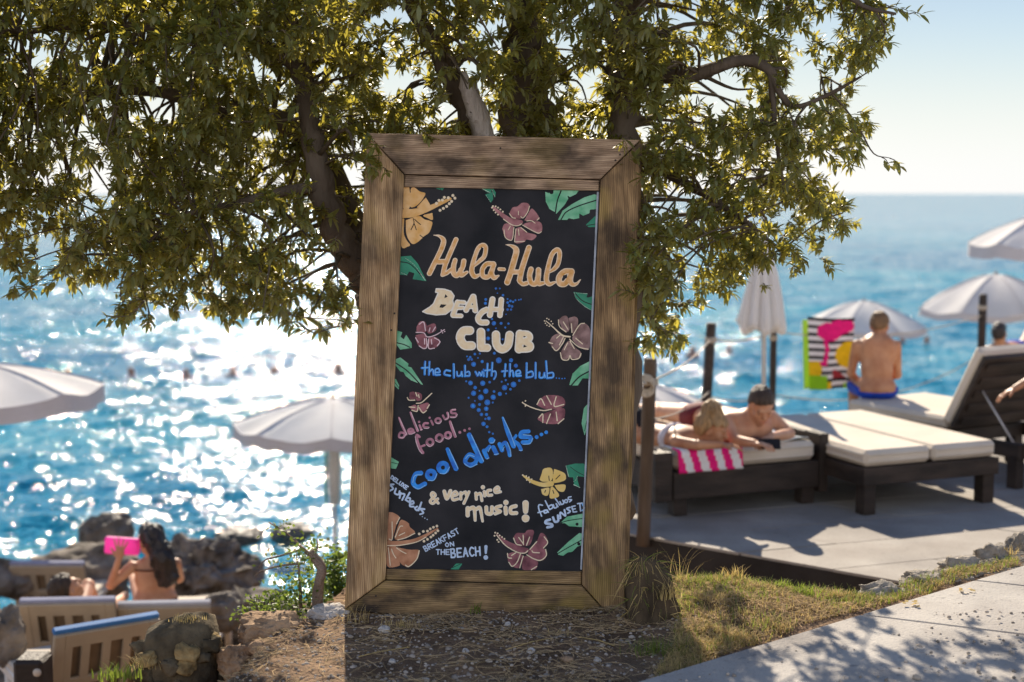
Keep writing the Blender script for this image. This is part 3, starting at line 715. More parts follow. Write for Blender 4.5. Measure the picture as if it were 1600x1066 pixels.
def flower(layers, label): paint("painted_flower", layers, label)
def pol(c, L): return [pg(c, p, True) for p in L]
def lns(c, w, L): return [st(c, w, s) for s in L]
def dts(c, L, r): return [dt(c, p, r) for p in L]
flower([('ochre', pol('I', [[(100, 60), (190, 70), (195, 380), (100, 400)], [(200, 160), (220, 90), (270, 80), (350, 140), (435, 175), (340, 320), (240, 380), (190, 340)], [(440, 230), (500, 330), (495, 365), (310, 388), (360, 315)], [(540, 465), (545, 568), (470, 545), (400, 500)],
                            [(135, 575), (330, 512), (420, 560), (530, 595), (530, 660), (490, 760), (410, 820), (350, 880), (260, 935), (200, 900), (145, 780)], [(80, 560), (112, 560), (105, 760), (145, 870), (200, 945), (175, 970), (70, 970)]]), 0,
         lns('I', 13, [[(250, 550), (260, 620), (215, 720)], [(260, 620), (280, 670), (295, 720)], [(270, 560), (310, 600), (360, 640)], [(430, 560), (370, 515)], [(350, 800), (410, 845)], [(195, 80), (205, 150)]])),
        ('ochre', [st('I', [135, 125, 90, 66, 40], [(90, 475), (250, 465), (430, 415), (600, 345), (810, 250)])], 0), ('line', dts('I', [(600, 320), (640, 275), (690, 270), (720, 230), (780, 235), (850, 200), (880, 240), (830, 290), (795, 325), (755, 365), (705, 395), (655, 425)], 22), 0)], "large half flower in ochre yellow with a long stamen")
flower([('pink', pol('J', [[(485, 470), (540, 370), (620, 350), (700, 290), (800, 300), (825, 360), (780, 470), (700, 545), (560, 545)], [(740, 580), (800, 470), (870, 385), (985, 530), (960, 580), (800, 590)], [(720, 650), (780, 620), (960, 595), (1030, 650), (1030, 760), (970, 795), (830, 740)], [(590, 720), (680, 695), (780, 780), (940, 830), (870, 910), (770, 900), (740, 940), (580, 950)], [(370, 720), (410, 640), (520, 640), (560, 690), (540, 890), (490, 910), (420, 870)]]), 0),
        ('pink', [st('J', [40, 70, 95, 105, 70], [(230, 375), (380, 500), (500, 585), (620, 615), (680, 610)])], 0),
        ('line', lns('J', 13, [[(490, 470), (540, 535), (590, 545)], [(825, 345), (790, 450), (720, 540), (680, 520)], [(985, 540), (950, 580)], [(780, 590), (860, 590), (920, 630)], [(710, 660), (850, 740), (970, 795), (1020, 770)], [(680, 700), (780, 780)], [(580, 940), (740, 930)], [(400, 740), (420, 860), (490, 910), (540, 890), (565, 700)], [(600, 720), (575, 930)], [(390, 560), (520, 650), (620, 672), (695, 640)], [(640, 730), (650, 830)], [(470, 740), (505, 680)], [(640, 490), (640, 430)]]) + dts('J', [(200, 370), (215, 345), (260, 350), (300, 370), (340, 400), (380, 438), (230, 410), (260, 450), (300, 485)], 15), 0)], "dusky pink flower near the top edge")
flower([('brownp', pol('L', [[(250, 400), (300, 360), (345, 370), (365, 500), (310, 520)], [(355, 380), (420, 365), (455, 400), (440, 500), (400, 540), (380, 500)], [(400, 560), (460, 470), (510, 430), (580, 500), (570, 700), (480, 690), (400, 610)], [(270, 740), (330, 640), (370, 620), (430, 690), (485, 740), (470, 800), (370, 800), (290, 810)], [(155, 630), (190, 570), (260, 540), (310, 590), (250, 720), (190, 690)]]), 0),
        ('line', lns('L', 10, [[(250, 400), (262, 470), (330, 525)], [(300, 420), (350, 500)], [(385, 440), (390, 530)], [(400, 560), (470, 450), (520, 435)], [(365, 600), (460, 680), (560, 705)], [(270, 740), (290, 810), (350, 815), (370, 770), (390, 810), (460, 800), (485, 750)], [(150, 635), (190, 645)], [(185, 680), (230, 720), (290, 650), (320, 590)], [(260, 660), (300, 580)], [(230, 590), (265, 560)], [(430, 590), (500, 650)], [(310, 710), (345, 640)], [(370, 620), (415, 700)]]) + [st('L', [8, 12, 18, 16], [(120, 410), (200, 480), (290, 560), (370, 575)])] + dts('L', [(105, 410), (115, 435), (130, 385), (150, 395), (175, 415), (190, 440), (130, 455), (155, 465)], 7), 0)], "brown-pink flower by the right edge below the club lettering")
flower([('plum', pol('M', [[(290, 150), (330, 90), (390, 100), (400, 200), (300, 210)], [(400, 140), (490, 110), (505, 190), (420, 220)], [(280, 240), (390, 230), (410, 380), (330, 375), (285, 300)], [(420, 270), (500, 260), (550, 300), (540, 350), (490, 385), (425, 380)]]), 0),
        ('mauvelight', lns('M', 11, [[(285, 210), (370, 215), (410, 260), (500, 240), (600, 180)], [(320, 120), (370, 95), (390, 190)], [(280, 270), (310, 320)], [(320, 360), (370, 390), (405, 370), (400, 280)], [(425, 285), (425, 385), (490, 385)], [(490, 270), (550, 310), (520, 360)], [(430, 200), (440, 160)], [(470, 200), (500, 150)], [(380, 280), (380, 340)], [(455, 290), (460, 340)]]) + dts('M', [(565, 185), (580, 215), (603, 200)], 7), 0)], "small plum flower left of the cream lettering")
flower([('plum', pol('E', [[(265, 120), (330, 110), (350, 200), (270, 210)], [(350, 110), (430, 140), (430, 220), (360, 230)], [(260, 320), (350, 290), (370, 370), (310, 370)], [(400, 290), (520, 260), (535, 320), (450, 400), (400, 360)]]), 0),
        ('line', lns('E', 14, [[(235, 190), (260, 225), (340, 225)], [(360, 270), (430, 260), (500, 200), (575, 130)], [(260, 320), (340, 325)], [(300, 365), (370, 380), (385, 300)], [(400, 330), (450, 400), (500, 370)], [(350, 120), (370, 170)], [(390, 150), (400, 190)], [(540, 290), (510, 340)]]), 0)], "small plum flower above the mauve handwriting")
flower([('plum', pol('Q', [[(830, 145), (870, 95), (960, 100), (972, 150), (890, 168)], [(840, 200), (900, 175), (970, 160), (972, 210), (940, 240), (880, 240), (835, 220)]]), 0),
        ('line', lns('Q', 5.5, [[(760, 135), (800, 155), (860, 172), (905, 165)], [(830, 140), (850, 110), (870, 145)], [(880, 95), (905, 140)], [(930, 100), (920, 150), (970, 140)], [(840, 210), (860, 190), (860, 235)], [(880, 240), (900, 190)], [(940, 240), (970, 215)], [(930, 180), (935, 225)]]) + dts('Q', [(755, 130), (770, 122), (770, 148)], 4), 0)], "plum flower between the blue line and cool drinks on the right")
flower([('yellow', pol('H', [[(270, 185), (290, 130), (310, 80), (380, 70), (402, 120), (385, 195), (300, 205)], [(412, 80), (470, 100), (520, 130), (520, 190), (420, 218), (400, 190)], [(415, 240), (520, 235), (510, 300), (455, 295)], [(378, 265), (400, 255), (460, 330), (440, 360), (370, 365)], [(285, 280), (365, 265), (350, 340), (300, 330)]]), 0, lns('H', 9, [[(360, 150), (365, 195)], [(430, 180), (470, 140)], [(330, 290), (320, 310)], [(400, 290), (410, 320)]])),
        ('yellow', [st('H', [18, 34, 42, 52], [(115, 150), (200, 205), (300, 235), (385, 225)])], 0), ('line', dts('H', [(105, 140), (140, 150), (165, 162), (192, 182), (145, 188), (175, 210)], 8), 0)], "bright yellow flower beside the music lettering")
flower([('orange', pol('O', [[(110, 105), (200, 115), (300, 190), (250, 300), (180, 530), (100, 520)], [(300, 250), (340, 225), (440, 280), (460, 340), (540, 440), (300, 540), (240, 540), (220, 490)], [(100, 660), (240, 650), (300, 900), (280, 960), (100, 960)], [(250, 660), (450, 700), (610, 710), (570, 850), (450, 970), (380, 960), (300, 890)]]), 0),
        ('orange', [st('O', [90, 80, 62, 48, 26], [(85, 605), (300, 600), (520, 560), (700, 480), (900, 365)])], 0),
        ('line', lns('O', 15, [[(180, 260), (180, 530), (130, 530)], [(300, 190), (250, 290)], [(350, 325), (300, 340), (230, 500)], [(380, 430), (290, 475)], [(540, 440), (400, 510), (270, 545)], [(90, 635), (300, 630), (560, 580), (720, 500)], [(250, 670), (320, 720), (400, 760)], [(170, 690), (200, 770), (240, 830)], [(120, 670), (150, 950)], [(610, 715), (570, 850), (450, 965), (390, 945)]]) + dts('O', [(610, 450), (675, 410), (740, 405), (785, 370), (835, 345), (890, 325), (685, 565), (740, 535), (795, 500), (830, 470), (870, 435), (905, 400)], 21), 0)], "large half flower in terracotta with a long stamen")
flower([('plum', pol('P', [[(400, 370), (450, 310), (560, 310), (600, 270), (690, 270), (690, 350), (640, 480), (560, 500), (470, 490)], [(640, 540), (740, 430), (800, 310), (870, 350), (900, 450), (840, 530), (880, 570), (870, 680), (790, 710), (620, 640)], [(540, 660), (600, 650), (750, 720), (740, 820), (680, 850), (530, 840)], [(310, 620), (400, 590), (500, 620), (540, 660), (490, 820), (380, 800), (320, 730)]]), 0),
        ('plum', [st('P', [20, 55, 85, 85, 50], [(150, 330), (260, 430), (420, 520), (560, 565), (600, 560)])], 0),
        ('line', lns('P', 15, [[(400, 385), (440, 470), (515, 490)], [(475, 375), (545, 470)], [(540, 340), (545, 480)], [(635, 370), (590, 490)], [(740, 435), (640, 550)], [(850, 365), (900, 450), (840, 530)], [(870, 550), (880, 640), (800, 710), (700, 690), (595, 630)], [(670, 570), (690, 595), (780, 600)], [(150, 340), (280, 490), (450, 590), (560, 605), (610, 570)], [(310, 610), (320, 670), (370, 680)], [(330, 740), (380, 800), (450, 740), (500, 620)], [(540, 650), (490, 820)], [(370, 640), (430, 600)], [(660, 850), (740, 800)]]) + dts('P', [(130, 305), (165, 315), (195, 345), (230, 370), (265, 395), (120, 350), (160, 410), (180, 440)], 13), 0)], "plum flower at the bottom edge")
def leaf(c, polys, veins, ink='green', w=10, cut=()):
    paint("painted_leaf", [(ink, [pg(c, p) for p in polys], .3, [st(c, w, s) for s in veins] + [dt(c, p, r) for p, r in cut] or None)])
leaf('K', [[(130, 110), (180, 130), (300, 70), (480, 70), (680, 85), (640, 140), (540, 190), (490, 160), (510, 220), (440, 330), (310, 470), (290, 440), (200, 390), (140, 270)]], [[(390, 90), (330, 250), (295, 460)]], w=22, cut=[((230, 110), 35)])
leaf('K', [[(345, 570), (420, 420), (580, 310), (780, 200), (950, 150), (980, 160), (980, 390), (870, 400), (860, 460), (760, 500), (690, 460), (690, 540), (600, 560), (520, 540), (490, 570)]], [[(390, 570), (480, 440), (700, 335), (980, 245)]], w=20)
leaf('K', [[(810, 655), (950, 520), (980, 500), (980, 690), (850, 690)]], [[(830, 665), (980, 640)]], 'dgreen', w=14)
leaf('L', [[(410, 110), (550, 130), (540, 165), (560, 170), (610, 155), (610, 310), (500, 240), (430, 170)]], [[(420, 120), (500, 200), (610, 245)]], 'dgreen')
leaf('L', [[(365, 1075), (400, 960), (480, 880), (590, 825), (590, 1010), (500, 1005), (450, 1080), (400, 1080)]], [[(385, 1080), (470, 990), (590, 925)]], w=14)
leaf('M', [[(70, 190), (130, 210), (110, 260), (150, 290), (175, 240), (235, 330), (235, 380), (110, 400), (60, 330)]], [[(70, 325), (150, 345), (215, 375)]], w=12)
leaf('M', [[(60, 510), (110, 490), (200, 560), (190, 590), (230, 600), (360, 790), (330, 780), (230, 740), (170, 690), (150, 650), (110, 640), (55, 570)]], [[(60, 550), (190, 640), (330, 785)]], w=14)
leaf('M', [[(40, 725), (60, 730), (95, 800), (90, 840), (35, 790)]], [[(45, 760), (90, 820)]], w=7)
leaf('S', [[(80, 405), (140, 400), (175, 440), (220, 530), (150, 520), (160, 490), (130, 480), (120, 500), (75, 495)]], [[(85, 430), (140, 445), (210, 520)]], 'dgreen', w=5)
leaf('J', [[(90, 150), (210, 120), (215, 230), (180, 285)], [(30, 45), (180, 45), (190, 120), (120, 110)], [(185, 45), (225, 60), (260, 120), (250, 190)]], [[(40, 60), (150, 110)]], 'dgreen', w=10)
leaf('I', [[(600, 95), (720, 80), (690, 120)]], [[(650, 85), (670, 118)]], 'dgreen', w=8)
leaf('H', [[(530, 50), (620, 30), (700, 30), (735, 60), (735, 160), (640, 150), (640, 190), (660, 260), (610, 230), (600, 160), (560, 160)]], [[(570, 60), (640, 110), (730, 155)]], 'dgreen', w=6)
leaf('H', [[(475, 610), (540, 550), (720, 515), (720, 650), (560, 640), (520, 610)]], [[(480, 608), (560, 585), (720, 562)]], w=8, cut=[((637, 622), 15)])
leaf('H', [[(445, 900), (560, 790), (660, 710), (715, 720), (715, 810), (640, 840), (590, 890), (540, 900), (500, 930), (455, 920)]], [[(450, 908), (560, 845), (712, 760)]], w=9, cut=[((655, 815), 16), ((560, 905), 10)])
leaf('Q', [[(1120, 110), (1110, 200), (1078, 300), (1063, 240), (1075, 160)]], [[(1105, 150), (1078, 280)]], w=3)
leaf('Q', [[(60, 410), (110, 440), (95, 475), (55, 470)]], [[(65, 440), (105, 450)]], w=3)
leaf('Q', [[(380, 1000), (410, 970), (440, 970), (420, 1000)]], [[(390, 990), (430, 972)]], 'dgreen', w=3)
# highlights on the dark leaves
paint("painted_leaf", [('lgreen', lns('L', 6, [[(412, 112), (440, 180), (520, 255), (605, 305)], [(430, 118), (550, 128)]]) + lns('H', 7, [[(530, 50), (555, 155)], [(605, 235), (665, 262)], [(640, 150), (628, 185), (605, 205)]]) + lns('S', 3.4, [[(110, 410), (160, 450), (215, 528)], [(90, 488), (120, 500)]]) + lns('J', 10, [[(95, 155), (180, 280)], [(40, 55), (170, 120)], [(195, 60), (248, 190)]]), 0)], "pale highlight lines on the dark leaves")
bub = [(62, 650, 16), (140, 652, 18), (185, 645, 9), (92, 680, 12), (82, 716, 18), (160, 702, 18), (213, 705, 9), (250, 720, 14), (128, 743, 20), (208, 742, 18), (170, 775, 20), (205, 775, 7), (78, 797, 18), (120, 788, 10), (115, 824, 14), (163, 815, 16), (132, 852, 12), (165, 852, 11), (180, 877, 13), (158, 880, 8), (145, 912, 15), (168, 930, 10), (182, 965, 8), (205, 975, 7), (338, 660, 20), (280, 680, 19), (318, 690, 9), (290, 718, 6), (288, 632, 8), (302, 658, 7), (375, 635, 9), (262, 642, 7), (50, 745, 7), (90, 765, 6), (120, 700, 6), (82, 530, 17), (137, 513, 11), (243, 505, 20), (322, 505, 14), (353, 540, 14), (50, 500, 10), (70, 500, 9), (60, 485, 9), (90, 465, 9), (122, 462, 7), (215, 460, 10), (40, 480, 6), (110, 490, 6), (35, 640, 7), (175, 310, 11), (175, 365, 13), (212, 268, 15), (258, 268, 10), (200, 240, 8), (305, 270, 8), (285, 295, 7), (225, 300, 6), (160, 115, 10), (158, 140, 11), (270, 88, 9), (225, 45, 8), (250, 45, 6), (235, 75, 5), (300, 135, 9), (318, 125, 9), (335, 130, 8), (310, 155, 10), (328, 160, 9), (300, 180, 9), (322, 180, 8), (350, 120, 7), (372, 118, 6), (385, 115, 6), (300, 112, 6), (290, 210, 5), (268, 370, 7)]
# bubbles stay clear of the letters painted over them
clear = [(k, [(q[0], q[1], q[2] + 1.3) for q in P]) for k, P in [p for p in beach if p[0] == 's'] + a]
paint("painted_bubbles", [('dot', [dt('N', (x, y), r * .92) for x, y, r in bub], 0, clear), ('blue', [dt('N', (x + 1, y - 1), r * .5) for x, y, r in bub if r > 10], 0, clear)], "trail of blue bubbles")

# screw heads and knots in the frame
for px, py in ((600, 232), (782, 233), (968, 243), (961, 252), (588, 930), (936, 948), (612, 516), (617, 490)):
    g = G(); c = brd(px, py, .0205)
    g.lathe(c, [(.0042, 0), (.0042, .0022), (.003, .0030), (.0008, .0031)], 10, rot=ROT.to_4x4().to_3x3() @ Matrix.Rotation(R(90), 3, 'X'))
    g.build("screw", INK_SCREW, board)
# ------------------------------------------------------------------ the tree behind the board
m_bark = mat("bark", (.085, .064, .048), .95, scale=7, col2=(.17, .135, .105), bump=1.0, bscale=26, stretch=(1, 1, .35), spec=.15)
m_dead = mat("dead_wood", (.34, .29, .25), .9, scale=9, col2=(.58, .52, .47), bump=1.0, bscale=40, stretch=(2.2, 2.2, .3), spec=.15)
m_twig = mat("twig_bark", (.11, .085, .06), .9, var=.3, scale=20, spec=.15)
m_leaf = mat("holm_oak_leaf", (.075, .115, .042), .40, scale=2.2, col2=(.15, .165, .085), island=.6, spec=.5, transl=.46, tcol=(.60, .52, .07))
tree = thing("holm_oak_tree", "spreading dark green tree with several stems and drooping leafy branches behind the blackboard sign", "tree", (0.12, 6.22, -.25))
TRUNKS = [   # (part label, [(px, py, distance, radius m)])
    [(690, 760, 6.28, .17), (660, 640, 6.3, .13), (610, 500, 6.32, .10), (566, 425, 6.3, .072), (527, 365, 6.27, .064), (503, 290, 6.22, .056), (486, 200, 6.2, .047), (468, 100, 6.2, .045), (440, 0, 6.15, .038), (395, -150, 6.05, .03), (350, -320, 5.95, .018)],
    [(610, 500, 6.36, .085), (575, 400, 6.42, .055), (545, 320, 6.5, .05), (500, 245, 6.6, .05), (440, 190, 6.6, .042), (340, 165, 6.55, .034), (215, 140, 6.45, .026), (90, 152, 6.4, .018), (-30, 140, 6.3, .010)],
    [(790, 800, 6.3, .16), (790, 600, 6.36, .13), (782, 400, 6.38, .095), (765, 250, 6.33, .06), (737, 185, 6.3, .052), (705, 120, 6.27, .045), (678, 70, 6.25, .04), (645, 10, 6.2, .034), (585, -110, 6.1, .026), (520, -260, 6.0, .015)],
    [(840, 820, 6.32, .17), (828, 600, 6.4, .14), (820, 400, 6.42, .11), (812, 230, 6.4, .085), (808, 150, 6.4, .072), (813, 70, 6.4, .066), (812, 0, 6.38, .06), (800, -140, 6.35, .045), (770, -330, 6.3, .03), (740, -520, 6.2, .015)],
    [(870, 420, 6.5, .075), (872, 260, 6.52, .06), (850, 185, 6.55, .055), (838, 110, 6.58, .05), (842, 20, 6.6, .045), (870, -120, 6.65, .034), (900, -300, 6.7, .02)],
    [(930, 800, 6.3, .15), (960, 600, 6.35, .12), (972, 400, 6.36, .09), (975, 240, 6.34, .072), (968, 130, 6.33, .064), (972, 50, 6.3, .058), (978, -30, 6.25, .05), (1000, -180, 6.15, .036), (1050, -360, 6.0, .018)],
    [(968, 150, 6.33, .045), (1010, 120, 6.2, .036), (1080, 118, 6.05, .03), (1155, 95, 5.95, .026), (1200, 108, 5.92, .019), (1235, 165, 5.9, .012), (1290, 150, 5.88, .009), (1345, 120, 5.85, .005)],
    [(1205, 108, 5.92, .016), (1208, 160, 5.92, .012), (1213, 215, 5.9, .009), (1225, 300, 5.88, .006)],
    [(975, 20, 6.25, .035), (1060, -40, 6.0, .028), (1180, -60, 5.85, .022), (1290, -30, 5.75, .016), (1350, 10, 5.7, .010), (1400, 22, 5.66, .005)],
    [(980, -30, 6.25, .04), (1080, -160, 5.9, .03), (1200, -260, 5.5, .022), (1330, -300, 5.2, .012)],
    [(470, 105, 6.2, .036), (390, 60, 6.1, .028), (260, 45, 6.0, .022), (120, 40, 5.95, .016), (-20, 60, 5.9, .010)],
    [(440, 0, 6.15, .03), (330, -80, 5.9, .024), (180, -120, 5.7, .018), (20, -110, 5.6, .010)],
    [(645, 10, 6.2, .03), (640, -120, 5.9, .024), (600, -260, 5.5, .016), (560, -380, 5.1, .008)],
    [(812, 0, 6.38, .04), (850, -160, 6.0, .03), (880, -300, 5.5, .02), (900, -420, 5.0, .01)],
    [(503, 290, 6.22, .03), (440, 300, 6.1, .022), (360, 320, 6.0, .016), (280, 340, 5.95, .010), (210, 400, 5.92, .006)],
    [(975, 240, 6.34, .03), (1040, 270, 6.2, .022), (1110, 310, 6.1, .016), (1170, 350, 6.0, .010), (1230, 400, 5.95, .006)],
]
g = G(); LIMB = []
for T in TRUNKS:
    P = spline([(*at(px, py, d), r) for px, py, d, r in T], 6)
    pts = []; rad = []
    for i, q in enumerate(P):
        w = .25 * q[3]
        pts.append(Vector((q[0] + random.uniform(-w, w), q[1] + random.uniform(-w, w), q[2]))); rad.append(q[3] * random.uniform(.9, 1.12))
        if q[2] > .3 and q[3] < .09: LIMB.append(np.array(q))
    g.tube(pts, rad, 12 if rad[0] > .05 else 7, noise=.07)
g.build("trunk", m_bark, tree, smooth=True)
# broken pale stub leaning out above the board
g = G()
pts = spline([(*at(772, 260, 6.15), .052), (*at(757, 215, 6.13), .05), (*at(745, 175, 6.1), .045), (*at(731, 140, 6.08), .034), (*at(723, 112, 6.06), .012)], 5)
g.tube([p[:3] for p in pts], [p[3] for p in pts], 11, noise=.16)
for k in range(9):
    b = Vector(pts[int(6 + k)][:3]) + Vector((random.uniform(-.03, .03), random.uniform(-.03, .0), 0))
    g.tube([b, b + Vector((random.uniform(-.03, .005), 0, random.uniform(.06, .12)))], [.012, .002], 5)
o = g.build("broken_stub", m_dead, tree, smooth=True); o['label'] = "pale bare broken branch stub"

# crown: leafy spurs hung on side branches that grow out of the limbs
SIL = np.array([(-260, -420), (-260, 330), (-60, 345), (0, 345), (18, 420), (38, 470), (60, 420), (48, 345), (85, 360), (105, 455), (130, 430), (175, 415), (190, 490), (230, 500), (245, 440), (268, 480), (300, 450), (335, 490), (380, 475), (420, 485), (455, 470),
                (500, 505), (550, 495), (566, 430), (590, 300), (700, 330), (870, 330), (985, 440), (1005, 530), (1040, 540), (1062, 500), (1030, 455), (1085, 425), (1105, 450), (1140, 455), (1150, 410), (1172, 440), (1200, 455), (1245, 445), (1262, 395), (1300, 410),
                (1325, 375), (1310, 325), (1258, 268), (1258, 235), (1300, 250), (1340, 225), (1352, 185), (1320, 150), (1372, 60), (1395, 15), (1330, -40), (1420, -160), (1460, -420), (800, -640)], float)
HOLES = [(1045, 312, 38, 30), (1120, 140, 55, 40), (1255, 130, 30, 45), (1055, 25, 40, 22), (1090, 395, 30, 22), (1165, 262, 22, 16), (250, 165, 40, 26), (60, 95, 30, 20), (165, 290, 22, 40), (620, 130, 40, 22), (890, 60, 30, 26), (915, 130, 28, 30), (560, 60, 28, 18),
         (545, 395, 22, 42), (450, 360, 28, 16), (330, 255, 26, 16), (1290, 40, 40, 25), (1185, 20, 26, 20), (760, 40, 22, 26), (130, 200, 30, 16), (215, 250, 18, 22), (95, 250, 20, 14), (420, 210, 20, 14), (300, 90, 26, 14), (170, 60, 24, 12), (1000, 200, 16, 22), (1215, 330, 24, 16), (1120, 235, 18, 14), (700, 175, 18, 14), (520, 120, 22, 14), (610, 20, 24, 14), (1150, 60, 20, 14), (40, 30, 30, 14), (400, 110, 26, 14), (480, 430, 20, 16), (560, 455, 20, 24), (505, 415, 30, 20)]
def pix(p):
    v = Vector(p) - Vector((0, 0, EYE)); d = v.dot(Fv)
    return CX + v.x / d * FPX, CY - v.dot(Uv) / d * FPX
def allowed(px, py):
    s = poly_sd(SIL, np.array([px]), np.array([py]))[0]
    if s > 6: return False
    return not any(((px - a) / c) ** 2 + ((py - b) / d) ** 2 < 1 for a, b, c, d in HOLES)
LV = []; LF = []
def leaf_geo(p, d, up, ln, wd):
    d = d / np.linalg.norm(d); s = np.cross(d, up); s = s / (np.linalg.norm(s) + 1e-9); n = np.cross(s, d)
    b = len(LV); c = random.uniform(.05, .22)
    LV.extend([p, p + d * ln * .32 + s * wd * .92 + n * wd * .28, p + d * ln * .4 - n * wd * .1, p + d * ln * .32 - s * wd * .92 + n * wd * .28,
               p + d * ln * .7 + s * wd * .72 - n * (c * ln * .4 - wd * .2), p + d * ln * .72 - n * c * ln * .45, p + d * ln * .7 - s * wd * .72 - n * (c * ln * .4 - wd * .2), p + d * ln - n * c * ln])
    LF.extend([(b, b + 1, b + 2), (b, b + 2, b + 3), (b + 1, b + 4, b + 5), (b + 1, b + 5, b + 2), (b + 2, b + 5, b + 6), (b + 2, b + 6, b + 3), (b + 4, b + 7, b + 5), (b + 5, b + 7, b + 6)])
gt = G(); LIM = np.array(LIMB)
def spur(p, d, n, ln):
    """a short shoot with a whorl of leaves"""
    d = d / np.linalg.norm(d)
    tip = p + d * ln
    gt.tube([p, (p + tip) / 2 + np.array((0, 0, .008)), tip], [.0028, .0022, .0012], 3, cap=False)
    for i in range(n):
        t = 1 - (i / n) ** 1.1 * .85
        a = i * 2.4 + random.uniform(-.4, .4)
        u = np.cross(d, (0.3, .1, 1)); u /= np.linalg.norm(u) + 1e-9; v = np.cross(d, u)
        side = u * math.cos(a) + v * math.sin(a)
        ld = d * random.uniform(.35, .95) + side * random.uniform(.6, 1.0) + np.array((0, 0, -.02))
        leaf_geo(p + (tip - p) * t, ld, side * .3 + np.array((random.uniform(-.3, .3), random.uniform(-.3, .3), 1)), random.choice((.028, .036, .044, .052, .062)) * random.uniform(.85, 1.15), random.uniform(.0064, .0118))
lo, hi = SIL.min(0), SIL.max(0)
targets = []
tr = np.random.default_rng(11)
while len(targets) < 930:
    px = tr.uniform(-250, 1450); py = tr.uniform(-520, 560)
    if py < -60 and tr.random() < .45: continue
    if not allowed(px, py): continue
    y = tr.uniform(5.72, 7.0) if tr.random() < .8 else tr.uniform(5.45, 5.8)
    if 560 < px < 1005 and py > 150 and y < 6.05: y = tr.uniform(6.1, 6.9)
    if px > 1060: y = tr.uniform(5.65, 7.4)
    if px < 90: y = tr.uniform(5.6, 6.6)
    if 90 < px < 560 and tr.random() < .22: y = tr.uniform(7.0, 7.7)
    targets.append((px, py, y))
for px, py, y in targets:
    T = np.array(at(px, py, y))
    dd = np.linalg.norm(LIM[:, :3] - T, axis=1) + np.maximum(0, T[2] - LIM[:, 2]) * .4
    L0 = LIM[np.argmin(dd + tr.uniform(0, .12, len(dd)))]
    s = L0[:3]; vec = T - s; ln = np.linalg.norm(vec)
    mid = s + vec * .5 + np.array((tr.normal(0, .05), tr.normal(0, .05), .10 * ln + tr.normal(0, .03)))
    path = spline([s, mid, T], 4)
    r0 = min(L0[3] * .6, .004 + .011 * ln)
    gt.tube(path, np.linspace(r0, .003, len(path)), 5, cap=False)
    out = vec / (ln + 1e-6)
    nsp = int(tr.uniform(13, 20))
    for k in range(nsp):
        if k < 4 and ln > .25:
            q = np.array(path[int(tr.uniform(len(path) * .45, len(path)))]) + tr.normal(0, .025, 3)
        else: q = T + tr.normal(0, 1, 3) * np.array((.085, .085, .07))
        a, b = pix(q)
        if not allowed(a, b): continue
        if 590 < a < 985 and b > 228 and q[1] < 5.95: continue
        if q[1] < 6.33 and (470 + (b - 200) * .36 < a < 540 + (b - 250) * .3 and 215 < b < 440): continue
        if q[1] < 6.25 and abs(a - (740 + (b - 160) * .36)) < 24 and 95 < b < 212: continue
        if q[1] < 6.5 and (abs(a - 810) < 26 or abs(a - 972) < 24) and b < 215 and tr.random() < .3: continue
        dr = out * .6 + tr.normal(0, .7, 3) + np.array((0, 0, -.05))
        spur(q, dr, int(tr.uniform(10, 16)), tr.uniform(.025, .075))
# single shoots that stand out of the outline
for P in ([(1350, 20), (1385, 12), (1420, 22)], [(1345, 205), (1365, 240), (1390, 247)], [(555, 505), (520, 512), (490, 520), (470, 505)], [(425, 470), (455, 492), (500, 498), (545, 500)], [(1010, 470), (1020, 505), (1050, 520)], [(225, 470), (205, 492), (180, 495)], [(1060, 480), (1085, 470)]):
    pp = spline([np.array(at(a, b, 5.75)) for a, b in P], 4)
    gt.tube(pp, np.linspace(.004, .0015, len(pp)), 5)
    for k in range(2 if P[0][0] in (1345,) else 5):
        q = pp[len(pp) - 1 - k * 2 if k * 2 < len(pp) else 0]
        spur(np.array(q), (np.array(pp[-1]) - np.array(pp[0])) + tr.normal(0, .03, 3), 5, .05)
# few leaves hanging over the board's top left corner
for px, py in ((582, 222), (592, 245), (586, 262), (598, 262), (575, 240), (984, 214), (700, 205), (860, 210), (930, 212), (650, 207), (905, 206)):
    spur(np.array(at(px, py, 5.62 if px < 600 else 5.9)), np.array((tr.normal(.1, .2), -.2, -.3)), 7, .03)
gt.build("branch", m_twig, tree, smooth=True)['label'] = "thin leafy side branches"
cr_o = part("crown", np.array(LV), np.array(LF), m_leaf, tree, smooth=False)
print("leaves", len(LV) // 8)

# ------------------------------------------------------------------ rocks
RG = "rocks on the shore"
def blob(c, size, seed, rough=.28, sub=3, blocky=.0, rot=0.0, fine=.07):
    import bmesh
    bm = bmesh.new(); bmesh.ops.create_icosphere(bm, subdivisions=sub, radius=1.0)
    V = np.array([v.co[:] for v in bm.verts]); F = [tuple(v.index for v in f.verts) for f in bm.faces]; bm.free()
    if blocky:
        V = np.sign(V) * np.abs(V) ** (1 - blocky * .5); V /= np.maximum(1, np.abs(V).max(1, keepdims=True)) 
    n = fbm(V[:, 0] * 1.3 + seed, V[:, 1] * 1.3 - seed * 2, V[:, 2] * 1.3 + seed * .7, 3)
    n2 = 1 - np.abs(fbm(V[:, 0] * 3 + seed, V[:, 1] * 3, V[:, 2] * 3 - seed, 3)) * 2
    n3 = 1 - 2 * np.abs(vnoise(V[:, 0] * 2.1 - seed, V[:, 1] * 2.1 + seed, V[:, 2] * 4.2))
    V = V * (1 + rough * n + fine * n2 + fine * 1.2 * n3)[:, None]
    V = V * np.array(size)
    ca, sa = math.cos(rot), math.sin(rot)
    V = np.stack([V[:, 0] * ca - V[:, 1] * sa, V[:, 0] * sa + V[:, 1] * ca, V[:, 2]], 1) + np.array(c)
    return V, F
